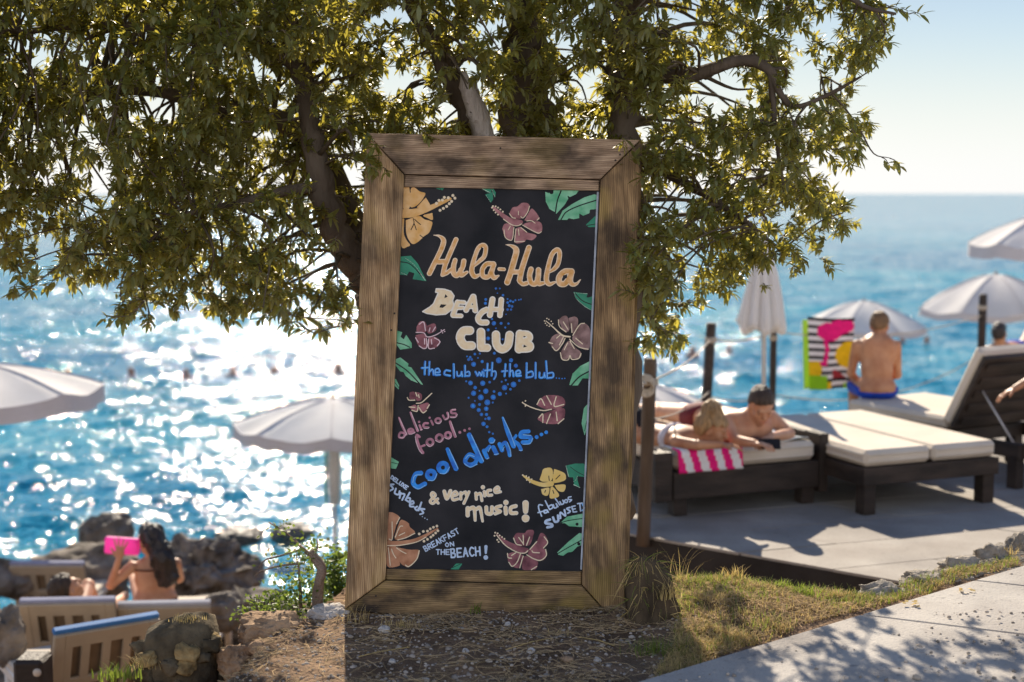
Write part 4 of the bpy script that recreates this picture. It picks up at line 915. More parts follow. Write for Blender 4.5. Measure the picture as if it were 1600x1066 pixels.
m_rubb = mat("rubble", (.20, .18, .155), .95, scale=9, col2=(.42, .38, .33), bump=1, bscale=45, spec=.1)
m_rock = mat("shore_rock", (.055, .045, .036), .9, scale=5, col2=(.27, .235, .20), bump=1, bscale=14, spec=.25)
m_rockd = mat("dark_wet_rock", (.05, .045, .04), .6, scale=4, col2=(.16, .14, .12), bump=1, bscale=12, spec=.4)
m_rockb = mat("brown_stone", (.24, .15, .09), .9, scale=9, col2=(.40, .28, .18), bump=1, bscale=45, spec=.15)
m_rockw = mat("pale_stone", (.42, .38, .34), .9, scale=9, col2=(.60, .56, .52), bump=1, bscale=45, spec=.15)
def rock(name, label, c, size, seed, m, group=None, **kw):
    V, F = blob(c, size, seed, **kw)
    return tag(part(name, V, F, m, None, group != RG, loc=tuple(c)), label, "rock", group)

def rk(label, px, py, y, w, h, seed, m, dep=.8, **kw):
    c = at(px, py, y); s = y / FPX
    rock("shore_rock", label, c, (w * s / 2, w * s / 2 * dep, h * s / 2), seed, m, RG, **kw)
rk("tall dark rock at the water's edge, left of the long-haired woman's head", 168, 845, 15.2, 82, 80, 2.2, m_rockd, blocky=.3, sub=4)
rk("long grey-brown rock behind the woman's raised arm", 130, 895, 13.6, 150, 85, 4.1, m_rock, sub=4)
rk("big fissured rock right of the woman with the long hair", 320, 905, 13.0, 150, 125, 5.7, m_rock, sub=5, fine=.16)
rk("grey rock slope below the big fissured rock, partly in the bushes", 380, 975, 11.8, 170, 95, 6.3, m_rock, sub=4, fine=.14)
rk("flat dark rock in bright water, left one of the pair left of the sign", 372, 838, 17.8, 75, 26, 8.8, m_rockd, sub=4)
rk("flat dark rock in bright water, right one of the pair left of the sign", 455, 836, 17.6, 60, 34, 9.4, m_rockd, sub=4)
rk("low rock at the left edge of the photo beside the slatted sunbed backs", 5, 905, 12.6, 90, 60, 3.3, m_rock, sub=3)
rk("rough rock low at the left edge in front of the sunbeds", 10, 1000, 9.2, 60, 90, 13.3, m_rock, sub=4)
rk("small boulder between the sunbed corner and the brown stone", 352, 955, 10.2, 60, 60, 15.1, m_rock, sub=4)

def near_rock(name, label, px, py, y, w, h, seed, m, dep=.8, **kw):
    s = y / FPX; c = at(px, py, y)
    return rock(name, label, c, (w * s / 2, w * s / 2 * dep, h * s / 2), seed, m, None, **kw)
near_rock("brown_stone", "rounded brown stone by the bush, left of the pale stone", 420, 985, 5.45, 96, 52, 21.2, m_rockb, sub=5, blocky=.5, rough=.18)
near_rock("pale_stone", "pale grey stone touching the lower left corner of the sign", 513, 968, 5.62, 68, 46, 23.9, m_rockw, sub=5, blocky=.3, rough=.2)
near_rock("sunlit_stone", "small sunlit tan stone in front of the brown stone", 408, 1012, 5.25, 36, 24, 27.0, m_rockb, sub=4, rough=.2)
for k, (px, py, w, h, lb, m) in enumerate(((601, 988, 20, 14, "grey pebble under the dry grass at the sign's left foot", m_rockw), (728, 1013, 11, 8, "pale pebble left of the pair in the dirt below the sign", m_rockw), (830, 1018, 13, 10, "white pebble in the middle of the dirt below the sign", m_rockw), (723, 1027, 12, 9, "ochre pebble below the sign's music lettering", m_rockb),
        (887, 1029, 20, 10, "flat orange pebble in the dirt below the sign's right half", m_rockb), (933, 1027, 11, 8, "small white pebble right of the flat orange pebble", m_rockw), (793, 973, 11, 8, "bright pebble against the frame's bottom plank", m_rockw), (727, 979, 9, 8, "tan pebble against the frame's bottom plank", m_rockb), (795, 1060, 11, 9, "tan pebble at the lower edge of the photo", m_rockb),
        (665, 1060, 12, 8, "grey pebble at the lower edge of the photo", m_rockw), (613, 1036, 12, 8, "dull grey pebble in the litter lower left of the sign", m_rockw))):
    c = on(px, py, -.02); s = c.y / FPX
    rock("pebble", lb, (c.x, c.y, gz(c.x, c.y) + h * s * .25), (w * s / 2, w * s / 2.4, h * s / 2), 31 + k * 3.1, m, "pebbles in the dirt below the sign", sub=3)
# rubble along the terrace, right
for k, (px, py, w, h, lb) in enumerate(((1375, 915, 70, 26, "pale rubble stone at the tip of the dark gap by the terrace"), (1440, 897, 70, 30, "crumbly grey rubble stone left of the other ledge stones"), (1500, 880, 66, 34, "grey rubble stone in the middle of the ledge beside the slabs"), (1555, 862, 60, 36, "whitish rubble stone on the ledge at the right edge"), (1598, 848, 50, 34, "last whitish ledge stone cut by the photo's right edge"))):
    c = on(px, py, -.02); s = c.y / FPX
    rock("rubble_stone", lb, (c.x, c.y, -.05), (w * s / 2, w * s / 2.6, h * s / 1.7), 71 + k * 2.3, m_rubb, "rubble stones on the ledge", sub=4, rough=.45, rot=.6, fine=.14)

# mossy stump of cemented stones, lower left
def lump(px0, px1, py0, py1, y, dep, z0):
    a = at(px0, py0, y); b = at(px1, py1, y); return a, b
m_post = mat("crumbling_mortar", (.04, .032, .022), .95, scale=9, col2=(.15, .118, .075), bump=1, bscale=30, spec=.1)
m_moss = mat("ochre_stone", (.15, .105, .05), .95, scale=16, col2=(.42, .31, .15), bump=.8, bscale=40, spec=.1)
yq = 5.35; cq = at(283, 1030, yq)
post = thing("stone_stump", "short thick stump of mortared rubble with dry moss, beside the blue-edged sunbed", "stone post", (cq.x, cq.y, -.35))
import bmesh
nn = 26; V = []; F = []
prof = [(.20, -.8), (.19, -.45), (.18, -.25), (.17, -.12), (.16, 0), (.152, .08), (.135, .135), (.085, .158), (0.02, .165)]
for i, (r, z) in enumerate(prof):
    for k in range(nn):
        a = 2 * math.pi * k / nn
        rr = r * (1 + .10 * float(fbm(math.cos(a) * 1.7 + 5, math.sin(a) * 1.7, z * 7))) / max(abs(math.cos(a)), abs(math.sin(a))) ** .45
        V.append((cq.x + rr * math.cos(a) * .95, cq.y + rr * math.sin(a) * .8, cq.z + z + .02 * math.cos(a)))
for i in range(len(prof) - 1):
    for k in range(nn): F.append((i * nn + k, i * nn + (k + 1) % nn, (i + 1) * nn + (k + 1) % nn, (i + 1) * nn + k))
F.append(tuple((len(prof) - 1) * nn + k for k in range(nn)))
part("mortar_core", V, F, m_post, post)
for k in range(34):
    a = random.uniform(-math.pi, 0) if k < 26 else random.uniform(0, math.pi); z = random.uniform(-.26, .11)
    rr = .154 / max(abs(math.cos(a)), abs(math.sin(a))) ** .45
    s = random.uniform(.018, .045)
    vv, ff = blob((cq.x + rr * math.cos(a) * .93, cq.y + rr * math.sin(a) * .78, cq.z + z), (s, s * .7, s * .8), 100 + k, sub=3, rough=.4, blocky=.6)
    part("stone", vv, ff, m_moss if k % 3 else m_post, post)

# dark overgrown stump right of the board
m_stump = mat("rotten_stump", (.035, .026, .018), .95, scale=12, col2=(.13, .095, .06), bump=1, bscale=30, stretch=(1, 1, .4), spec=.1)
ys_ = 5.47; V = []; F = []; nn = 28
prof = [(at(1022, 1030, ys_), .112), (at(1022, 985, ys_), .104), (at(1021, 950, ys_), .098), (at(1017, 922, ys_), .092), (at(1012, 897, ys_), .080), (at(1006, 878, ys_), .056), (at(1002, 870, ys_), .010)]
for i, (c, r) in enumerate(prof):
    for k in range(nn):
        a = 2 * math.pi * k / nn
        rr = r * (1 + .22 * float(fbm(math.cos(a) * 2.4 + 3, math.sin(a) * 2.4, c.z * 5)) + .10 * float(vnoise(a * 4.0, c.z * 2.5)) + (.25 if i == 0 else .08 if i == 1 else 0))
        V.append((c.x + rr * math.cos(a), c.y + rr * math.sin(a) * .7, c.z))
for i in range(len(prof) - 1):
    for k in range(nn): F.append((i * nn + k, i * nn + (k + 1) % nn, (i + 1) * nn + (k + 1) % nn, (i + 1) * nn + k))
F.append(tuple((len(prof) - 1) * nn + k for k in range(nn)))
tag(part("tree_stump", V, F, m_stump, None, True, loc=tuple(prof[0][0])), "dark rotten stump overgrown with dry grass at the sign's lower right corner", "stump")

# ------------------------------------------------------------------ grass, litter, bushes
def blades(name, spots, m, hmin, hmax, w, lean=.5, kind=True, seg=3, flat=0.0):
    V = []; F = []
    for x, y, z in spots:
        h = random.uniform(hmin, hmax); a = random.uniform(0, 6.283); ln = random.uniform(.1, lean) * h
        dx, dy = math.cos(a), math.sin(a); sx, sy = -dy, dx
        b = len(V); up = 1 - flat * random.random()
        for i in range(seg + 1):
            t = i / seg; ww = w * (1 - t * .9) * .5
            px, py, pz = x + dx * ln * t * t, y + dy * ln * t * t, z + h * up * t * (1 - .25 * t)
            V += [(px - sx * ww, py - sy * ww, pz), (px + sx * ww, py + sy * ww, pz)]
        for i in range(seg): F.append((b + 2 * i, b + 2 * i + 1, b + 2 * i + 3, b + 2 * i + 2))
    o = part(name, np.array(V), np.array(F), m)
    return tag(o, kind='stuff') if kind else o
m_dry = mat("dry_grass", (.55, .41, .18), .8, island=.5, spec=.2, transl=.35, tcol=(.62, .48, .18))
m_grn = mat("green_grass", (.16, .20, .04), .7, island=.45, spec=.25, transl=.4, tcol=(.28, .36, .05))
m_str = mat("straw_litter", (.40, .28, .15), .9, island=.55, spec=.1)
def scat(n, poly, zoff=0, dens=None):
    P = np.array(poly); out = []
    while len(out) < n:
        x = rng.uniform(P[:, 0].min(), P[:, 0].max(), n); y = rng.uniform(P[:, 1].min(), P[:, 1].max(), n)
        ok = poly_sd(P, x, y) < 0
        if dens is not None: ok &= rng.random(n) < dens(x, y)
        x, y = x[ok], y[ok]; z = ground_h(x, y)
        out += list(zip(x, y, z + zoff))
    return out[:n]
GP = [tuple(on(px, py, -.02)[:2]) for px, py in ((1052, 1010), (1056, 905), (1120, 898), (1360, 925), (1420, 905), (1500, 890), (1590, 868), (1590, 880), (1510, 902), (1336, 952), (1010, 1058))]
GP3 = GP
clump = lambda s, lo: (lambda x, y: np.clip(.5 + 1.3 * fbm(x * s, y * s), lo, 1))
edge_d = lambda x, y: np.clip(.15 + .9 * sstep(5.45, 5.95, y) + .5 * fbm(x * 6, y * 6), 0.03, 1)
tag(blades("green_grass", scat(2900, GP, 0, edge_d), m_grn, .018, .06, .004, .9), "short green grass along the top of the bank right of the sign", "grass")
tag(blades("dry_grass", scat(11000, GP, 0, clump(5, .25)), m_dry, .015, .05, .0035, 1.4, flat=.5), "short parched grass on the bank right of the sign", "grass")
DP = [tuple(on(px, py, -.03)[:2]) for px, py in ((330, 1080), (400, 1000), (540, 955), (960, 985), (1050, 1000), (1010, 1058), (990, 1090))]
DP2 = [(-1.5, 4.3), (-1.35, 5.1), (-1.1, 5.5), (-.7, 5.75), (1.0, 5.75), (.6, 5.0), (.1, 4.3)]
def litter(name, n, poly, m, lmin, lmax, r, lift=.01):
    V = []; F = []
    for x, y, z in scat(n, poly, 0, clump(4, .2)):
        l = random.uniform(lmin, lmax); a = random.uniform(0, 6.283); b = len(V); c = random.uniform(-.5, .5)
        q = []
        for t in (-.5, 0, .5):
            aa = a + c * t; px, py = x + math.cos(aa) * l * t, y + math.sin(aa) * l * t
            q.append(Vector((px, py, z + lift * random.uniform(.1, 1) + .002)))
        s = Vector((-math.sin(a), math.cos(a), 0)) * r; u = Vector((0, 0, r * 1.4))
        for p in q: V += [p - s, p + u, p + s]
        for i in range(2):
            for k in range(2): F.append((b + i * 3 + k, b + i * 3 + k + 1, b + i * 3 + 4 + k, b + i * 3 + 3 + k))
    return tag(part(name, np.array(V), np.array(F), m), kind='stuff')
tag(litter("straw_litter", 3300, DP2 + [], m_str, .02, .11, .0011, .014), "dry stalks and needle litter on the dirt below the sign", "litter")
tag(litter("straw_litter", 3200, GP, m_str, .02, .07, .0011, .012), "dry stalks on the bank beside the slabs", "litter")
def gravel(name, n, poly, m, lb):
    V = []; F = []
    base, ff = blob((0, 0, 0), (1, 1, .7), 3.3, sub=1, rough=.3)
    for x, y, z in scat(n, poly, 0):
        s = random.uniform(.0025, .008) * (1.9 if random.random() < .06 else 1); b = len(V); a = random.uniform(0, 6.28)
        ca, sa = math.cos(a) * s, math.sin(a) * s
        V += [(v[0] * ca - v[1] * sa + x, v[0] * sa + v[1] * ca + y, v[2] * s + z) for v in base]; F += [tuple(i + b for i in f) for f in ff]
    return tag(part(name, np.array(V), np.array(F), m), lb, "gravel", kind='stuff')
m_grav = mat("gravel", (.36, .31, .26), .95, island=.5, spec=.1)
gravel("gravel", 3000, DP2, m_grav, "small grit scattered over the dirt below the sign")
gravel('gravel', 4200, [tuple(on(px, py, -.03)[:2]) for px, py in ((1330, 940), (1380, 905), (1600, 835), (1640, 840), (1600, 884), (1512, 906))], m_rubb, 'pale rubble grit on the ledge beside the slabs')
gravel('gravel', 260, [tuple(on(px, py, .035)[:2]) for px, py in ((1040, 1060), (1340, 965), (1520, 912), (1600, 892), (1640, 1090), (1100, 1090))], m_grav, 'fine grit scattered on the slabs')
bpy.data.objects['gravel.002'].location.z += .062
# tufts
def tuft(name, label, px, py, n, h, spread, m, y=None, w=.0035, lean=.8, group="dry grass tufts"):
    c = on(px, py, -.02) if y is None else at(px, py, y)
    z = gz(c.x, c.y) if y is None else c.z
    sp = [(c.x + random.gauss(0, spread), c.y + random.gauss(0, spread * .7), z - .01) for _ in range(n)]
    o = blades(name, sp, m, h * .5, h, w, lean, kind=False, seg=4)
    return tag(o, label, "grass tuft", group)
tuft("dry_grass_tuft", "upright dry grass tuft against the bottom plank of the sign, left half", 625, 980, 80, .075, .034, m_dry)
tuft("dry_grass_tuft", "sparse dry stalks at the sign's lower left corner", 560, 962, 26, .12, .03, m_dry)
tuft("dry_grass_tuft", "thin dry stalks at the lower right of the bottom plank", 880, 985, 18, .06, .03, m_dry)
tuft("dry_grass_tuft", "white dry grass sprouting from the top of the dark stump", 1008, 890, 60, .10, .035, m_dry, y=5.47)
tuft("dry_grass_tuft", "dry grass hanging down the right side of the dark stump", 1042, 930, 60, .11, .03, m_dry, y=5.42)
tuft("dry_grass_tuft", "tall thin stalks standing before the dark gap, right of the stump", 1060, 920, 18, .24, .05, m_dry, w=.003)
tuft("green_grass_tuft", "green weeds at the foot of the dark stump", 1025, 1012, 130, .11, .05, m_grn, group="green weeds on the bank")
tuft("green_grass_tuft", "small green weed on the bank below the terrace edge, left one", 1215, 928, 60, .085, .025, m_grn, w=.008, group="green weeds on the bank")
tuft("green_grass_tuft", "small green weed on the bank below the terrace edge, middle one", 1250, 934, 70, .09, .03, m_grn, w=.008, group="green weeds on the bank")
tuft("green_grass_tuft", "green weed nearest the tip of the dark gap", 1310, 938, 50, .06, .04, m_grn, w=.007, group="green weeds on the bank")
tuft("dry_grass_tuft", "yellow-brown dry plant on the bank, right of the tall stalks", 1145, 915, 46, .11, .022, m_dry, w=.007)
tuft("dry_grass_tuft", "dry grass draped over the left flank of the stone stump", 226, 1040, 34, .08, .03, m_dry, y=5.2, lean=1.2)
tuft("dry_grass_tuft", "dry spiky grass along the top of the stone stump", 290, 966, 90, .035, .03, m_dry, y=5.3)
tuft("dry_grass_tuft", "sunlit dry grass between the stone stump and the brown stone", 365, 1005, 110, .08, .05, m_dry)
tuft("green_grass_tuft", "bright green weed at the foot of the stone stump, left side", 182, 1058, 60, .09, .035, m_grn, y=5.0, w=.008, group="green weeds on the bank")
tuft("green_grass_tuft", "bright green weed at the right foot of the stone stump", 348, 1035, 60, .06, .03, m_grn, w=.007, group="green weeds on the bank")
tuft("green_grass_tuft", "small green sprig against the bottom plank of the sign", 745, 955, 16, .06, .012, m_grn, y=5.58, w=.008, group="green weeds on the bank")
tuft("dry_grass_tuft", "small dry plant on the ledge at the right edge of the photo", 1575, 862, 30, .10, .02, m_dry, w=.005)

m_bushleaf = mat("bush_leaf", (.06, .11, .022), .55, island=.55, spec=.35, transl=.4, tcol=(.24, .32, .05))
m_wood2 = mat("gnarled_wood", (.15, .11, .085), .95, scale=12, col2=(.28, .21, .17), bump=1, bscale=50, spec=.1)
def bush(name, label, cat, cpx, cpy, y, leaves, stems, lsz, mleaf):
    c = at(cpx, cpy, y); root = thing(name, label, cat, tuple(c))
    g = G()
    for S in stems:
        P = spline([(*at(a, b, d), r) for a, b, d, r in S], 5); g.tube([p[:3] for p in P], [p[3] for p in P], 7, noise=.1)
    if stems: g.build("stem", m_wood2, root, smooth=True)
    V = []; F = []
    for (px, py, yy, sx, sy, n) in leaves:
        for _ in range(n):
            p = np.array(at(random.gauss(px, sx), random.gauss(py, sy), yy + random.gauss(0, .05)))
            d = np.array((random.gauss(0, 1), random.gauss(0, 1), random.gauss(.3, .7))); d /= np.linalg.norm(d)
            s = np.cross(d, (random.gauss(0, 1), random.gauss(0, 1), 1)); s /= np.linalg.norm(s); l = lsz * random.uniform(.6, 1.3); w = l * .32
            b = len(V); V += [p, p + d * l * .5 + s * w, p + d * l, p + d * l * .5 - s * w]; F.append((b, b + 1, b + 2, b + 3))
    part("foliage", np.array(V), np.array(F), mleaf, root, smooth=False)
near_rock("brown_stone", "dark brown stone in the gap right of the stone stump", 372, 1040, 5.3, 60, 66, 44.2, m_rockb, sub=5, rough=.3)
bush("gnarled_shrub", "twiggy shrub with one thick gnarled cut stem, left of the sign's foot", "shrub", 495, 960, 5.75,
     [(475, 880, 5.78, 10, 12, 90), (470, 920, 5.8, 24, 18, 420), (450, 935, 5.8, 22, 8, 220), (462, 855, 5.8, 10, 14, 60), (490, 868, 5.8, 8, 8, 40), (430, 875, 5.8, 12, 8, 30), (436, 828, 5.85, 12, 7, 40), (495, 850, 5.85, 4, 6, 20), (505, 935, 5.8, 8, 12, 80), (480, 955, 5.75, 25, 6, 160)],
     [[(497, 965, 5.74, .026), (497, 920, 5.74, .022), (503, 890, 5.74, .02), (492, 872, 5.75, .02), (484, 862, 5.75, .017)], [(492, 873, 5.75, .014), (474, 858, 5.77, .007), (458, 842, 5.8, .004), (440, 828, 5.83, .003), (420, 816, 5.85, .002)],
      [(474, 858, 5.77, .005), (440, 868, 5.8, .004), (415, 875, 5.8, .003), (404, 888, 5.8, .002)], [(476, 880, 5.78, .005), (440, 884, 5.8, .004), (410, 892, 5.8, .003), (398, 900, 5.8, .002)], [(490, 868, 5.75, .006), (496, 855, 5.76, .004), (495, 842, 5.8, .002)], [(470, 950, 5.8, .008), (468, 900, 5.8, .005), (462, 860, 5.82, .002)]], .021, m_bushleaf)
bush("green_bush", "dense fresh green bush tucked behind the sign's lower left edge", "bush", 525, 950, 6.05,
     [(522, 905, 6.1, 13, 22, 620), (508, 925, 6.05, 10, 14, 220), (528, 875, 6.1, 9, 8, 130), (535, 930, 6.1, 8, 14, 200)], [[(525, 960, 6.1, .012), (523, 920, 6.1, .008), (522, 880, 6.1, .003)]], .024, m_bushleaf)
bush("low_plant", "low sunlit plant with seed heads left of the brown stone", "plant", 400, 960, 5.9, [(415, 950, 5.9, 22, 7, 200), (395, 965, 5.85, 14, 8, 120), (400, 938, 5.9, 3, 5, 10)], [[(402, 968, 5.9, .003), (401, 940, 5.9, .002), (400, 932, 5.9, .003)]], .02, m_bushleaf)
# grass that clothes the dark stump
def drape(name, label, n, m, hang, grp):
    sp = []
    V = []; F = []
    for _ in range(n):
        i = random.randint(1, 6); (c, r), (c2, r2) = prof[i], prof[i - 1]; t = random.random(); cc = c.lerp(c2, t); rr = r + (r2 - r) * t
        a = random.uniform(-math.pi, .4); p = Vector((cc.x + rr * 1.02 * math.cos(a), cc.y + rr * .75 * math.sin(a), cc.z)); l = random.uniform(.04, .12)
        d = Vector((math.cos(a) * .8 + random.gauss(0, .4), math.sin(a) * .8, random.uniform(-.7, 1.3) - hang)).normalized(); s = d.cross(Vector((random.gauss(0, 1), 1, random.gauss(0, 1)))).normalized() * .0016
        b = len(V)
        for k in range(4):
            q = p + d * l * k / 3 - Vector((0, 0, .03 * (k / 3) ** 2)); w = 1 - k * .3; V += [q - s * w, q + s * w]
        for k in range(3): F.append((b + 2 * k, b + 2 * k + 1, b + 2 * k + 3, b + 2 * k + 2))
    tag(part(name, np.array(V), np.array(F), m), label, "grass", kind='stuff')
drape("dry_grass", "dry grass clothing the dark stump", 130, m_dry, .5, None)
drape("green_grass", "green grass blades growing on the dark stump", 70, m_grn, .1, None)
# right of the stone stump, lower edge", 362, 1045, 120, .09, .04, m_dry, y=5.05)
# the tangle right of the stone stump", 376, 1018, 90, .08, .035, m_dry, y=5.25)
# long fallen stalks
for k, (P, lb) in enumerate(((((790, 1005), (830, 997), (862, 990)), "long straw stalk lying below the bottom plank's right half"), (((905, 987), (935, 990), (960, 998)), "pale curved stalk lying at the sign's lower right"), (((560, 1018), (590, 1014), (640, 1008)), "pale twig lying in the litter below the sign's lower left corner"))):
    g = G(); pp = [on(a, b, 0) for a, b in P]; g.tube([Vector((p.x, p.y, gz(p.x, p.y) + .012)) for p in pp], .0022, 5)
    tag(g.build("fallen_stalk", m_dry, None, True, loc=tuple(pp[0])), lb, "stalk", "fallen stalks")
for k, (px, py, lb) in enumerate(((1428, 947, "crumpled dry leaves on the slab nearer the grass"), (1512, 926, "curl of dry stalks on the slab, farther right"))):
    g = G(); c = on(px, py, ZP)
    for i in range(9):
        a = random.uniform(0, 6.28); q = Vector((c.x + random.gauss(0, .02), c.y + random.gauss(0, .012), ZP + random.uniform(.003, .015)))
        d = Vector((math.cos(a), math.sin(a), random.uniform(0, .5))) * .02; s = Vector((-math.sin(a), math.cos(a), .3)) * .009
        g.add([q, q + d * .5 + s, q + d, q + d * .5 - s], [(0, 1, 2, 3)])
    tag(g.build("dry_leaves", m_dry, None, True, loc=tuple(c)), lb, "dry leaves", kind='stuff')
# ------------------------------------------------------------------ beach furniture
m_fab = mat("parasol_fabric", (.74, .72, .70), .85, var=.05, scale=3, spec=.1, transl=.22, tcol=(.70, .66, .62))
m_val = mat("shaded_fabric", (.60, .57, .58), .9, var=.05, scale=3, spec=.1, transl=.10, tcol=(.6, .56, .52))  # parasol cloth again, backlit shade of the valance put into its colour
m_pole = mat("parasol_pole", (.52, .50, .48), .5, var=.1, scale=6, spec=.4)
m_gpole = mat("green_parasol_pole", (.10, .25, .12), .5, var=.2, scale=6, spec=.4)
m_rib = mat("parasol_rib", (.42, .38, .34), .6, var=.1, scale=6)
m_dwood = mat("dark_stained_wood", (.018, .013, .010), .6, scale=3, col2=(.055, .039, .030), bump=.4, bscale=30, stretch=(1, 1, 4), spec=.35)
m_pwood = mat("post_wood", (.085, .06, .042), .85, scale=6, col2=(.17, .125, .09), bump=.7, bscale=40, stretch=(2, 2, .3), spec=.2)
m_mattr = mat("cream_mattress", (.60, .53, .44), .85, var=.07, scale=3, bump=.3, bscale=9, spec=.15)
m_rope = mat("rope", (.48, .42, .34), .9, var=.2, scale=50, spec=.1)
m_shelf = mat("shelf_rock", (.20, .17, .14), .95, var=.3, scale=2, bump=.8)
V, F = blob((8.6, 20.8, -3.35), (8.6, 5.4, .7), 4.4, rough=.05, sub=5, blocky=.8)
tag(part("rock_shelf", V, F, m_shelf), kind='structure')
UG = "open white parasols"
def parasol(label, px, ptop, y, Rr, drop, zb, phase=0.0, val=.13, lean=(0, 0), pm=None, group=UG):
    t = at(px, ptop, y)
    root = thing("parasol", label, "parasol", (t.x - lean[0], t.y - lean[1], zb), group)
    n = 8; sub = 6; rings = 9
    V = []; F = []
    for i in range(rings + 1):
        f = i / rings
        for k in range(n * sub):
            a = 2 * math.pi * k / (n * sub) + phase; q = (k % sub) / sub; m_ = math.sin(q * math.pi)
            r = Rr * f * (1 - .055 * m_ * f)
            z = -drop * (f ** 1.55) - .085 * m_ * f * (1 - .35 * f) * Rr + .006 * math.sin(k * 1.7 + i * 1.1) * f
            V.append((t.x + r * math.cos(a), t.y + r * math.sin(a), t.z + z + lean[0] * 0 - (r * math.cos(a) * lean[0] + r * math.sin(a) * lean[1]) * .5))
    N_ = n * sub
    for i in range(rings):
        for k in range(N_): F.append((i * N_ + k, i * N_ + (k + 1) % N_, (i + 1) * N_ + (k + 1) % N_, (i + 1) * N_ + k))
    part("canopy", V, F, m_fab, root)
    g = G()
    for k in range(n): g.tube([Vector(V[i * n * sub + k * sub]) + Vector((0, 0, .003)) for i in range(1, rings + 1)], .006, 5)
    g.tube([Vector(V[rings * n * sub + k % (n * sub)]) for k in range(n * sub + 1)], .007, 5)
    g.build('seam', m_val, root, smooth=True)
    V2 = []; F2 = []
    for j_ in range(3):
        for k in range(N_):
            x, yv, z = V[rings * N_ + k]; q = (k % sub) / sub
            o = 1 + .012 * math.sin(k * 2.1) * j_
            V2.append((t.x + (x - t.x) * o * 1.003, t.y + (yv - t.y) * o * 1.003, z - .002 - val * j_ / 2 * (1 - .12 * math.sin(q * math.pi))))
    for j_ in range(2):
        for k in range(N_): F2.append((j_ * N_ + k, j_ * N_ + (k + 1) % N_, (j_ + 1) * N_ + (k + 1) % N_, (j_ + 1) * N_ + k))
    part("valance", V2, F2, m_val, root)
    for k in range(n):
        a = 2 * math.pi * k / n + phase; g = G()
        pts = []
        for f in (0.03, .35, .7, .99):
            r = Rr * f; pts.append((t.x + r * math.cos(a), t.y + r * math.sin(a), t.z - drop * f ** 1.55 - .018 - (r * math.cos(a) * lean[0] + r * math.sin(a) * lean[1]) * .5))
        g.tube(pts, .007, 5); g.build("rib", m_rib, root, smooth=True)
    g = G(); g.tube([(t.x - lean[0], t.y - lean[1], zb), (t.x, t.y, t.z + .02)], .02, 10); g.build("pole", pm or m_pole, root, smooth=True)
    g = G(); g.lathe((t.x, t.y, t.z), [(.03, .0), (.034, .012), (.018, .026), (.02, .034), (.012, .045), (.002, .048)], 10); g.build("finial", m_rib, root, smooth=True)
    return root
parasol("open white parasol cut by the left edge of the photo, deep hanging valance", -34, 568, 13.6, 1.16, .29, -2.6, .25, .17, (-.12, .05))
parasol("open white parasol on a green and white pole, left of the sign", 521, 622, 15.8, 1.12, .27, -3.3, .1, .13, pm=m_pole)
pr_ = bpy.data.objects["parasol.001"]; t_ = at(521, 620, 15.8)
g = G(); g.tube([(t_.x, t_.y, t_.z - .42), (t_.x, t_.y, t_.z - .8), (t_.x, t_.y, t_.z - 1.22)], [.055, .075, .06], 12); g.build("pole_sleeve", m_fab, pr_, smooth=True)
g = G(); g.tube([(t_.x - .085, t_.y - .03, t_.z - .42), (t_.x - .09, t_.y - .03, t_.z - 1.2)], .014, 8); g.build("green_cord", m_gpole, pr_, smooth=True)
parasol("low open white parasol behind the lying couple, right of the sign", 1000, 598, 16.6, 1.0, .36, -2.75, .3, .12)
parasol("open white parasol behind the towel and the seated person's head", 1350, 470, 25.0, 1.10, .44, -2.8, .3, .10)
parasol("open white parasol with the dark post in front of it, right", 1556, 428, 21.0, 1.12, .50, -2.8, .05, .10)
parasol("highest open white parasol, cut by the right edge of the photo", 1640, 334, 18.6, 1.0, .38, -2.8, .55, .17)

# closed parasol
c0 = at(1194, 350, 12.35)
root = thing("closed_parasol", "folded white parasol standing on the terrace, hanging leaves before its top", "parasol", (c0.x, c0.y, ZD))
V = []; F = []; nn = 60; pr = [(0, .012), (.1, .03), (.25, .07), (.45, .125), (.65, .17), (.8, .20), (.90, .222), (.95, .20), (.96, .16)]
ztop, zbt = c0.z, at(1194, 516, 12.35).z
for i, (f, r) in enumerate(pr):
    for k in range(nn):
        a = 2 * math.pi * k / nn; pl = abs(math.sin(a * 5)) ** .7
        rr = r * (.72 + .28 * pl) * (1 + .05 * math.sin(a * 3 + i))
        V.append((c0.x + rr * math.cos(a), c0.y + rr * math.sin(a), ztop + (zbt - ztop) * f / .95 + (.03 * math.sin(a * 5) if i > 5 else 0)))
for i in range(len(pr) - 1):
    for k in range(nn): F.append((i * nn + k, i * nn + (k + 1) % nn, (i + 1) * nn + (k + 1) % nn, (i + 1) * nn + k))
part("folded_canopy", V, F, m_fab, root)
g = G(); g.tube([(c0.x + .03, c0.y, ZD), (c0.x, c0.y, ztop + .06)], .022, 10); g.build("pole", m_pole, root, smooth=True)
g = G(); g.box((c0.x + .03, c0.y, ZD + .03), (.42, .42, .06), bev=.01); g.build("base", m_pole, root)

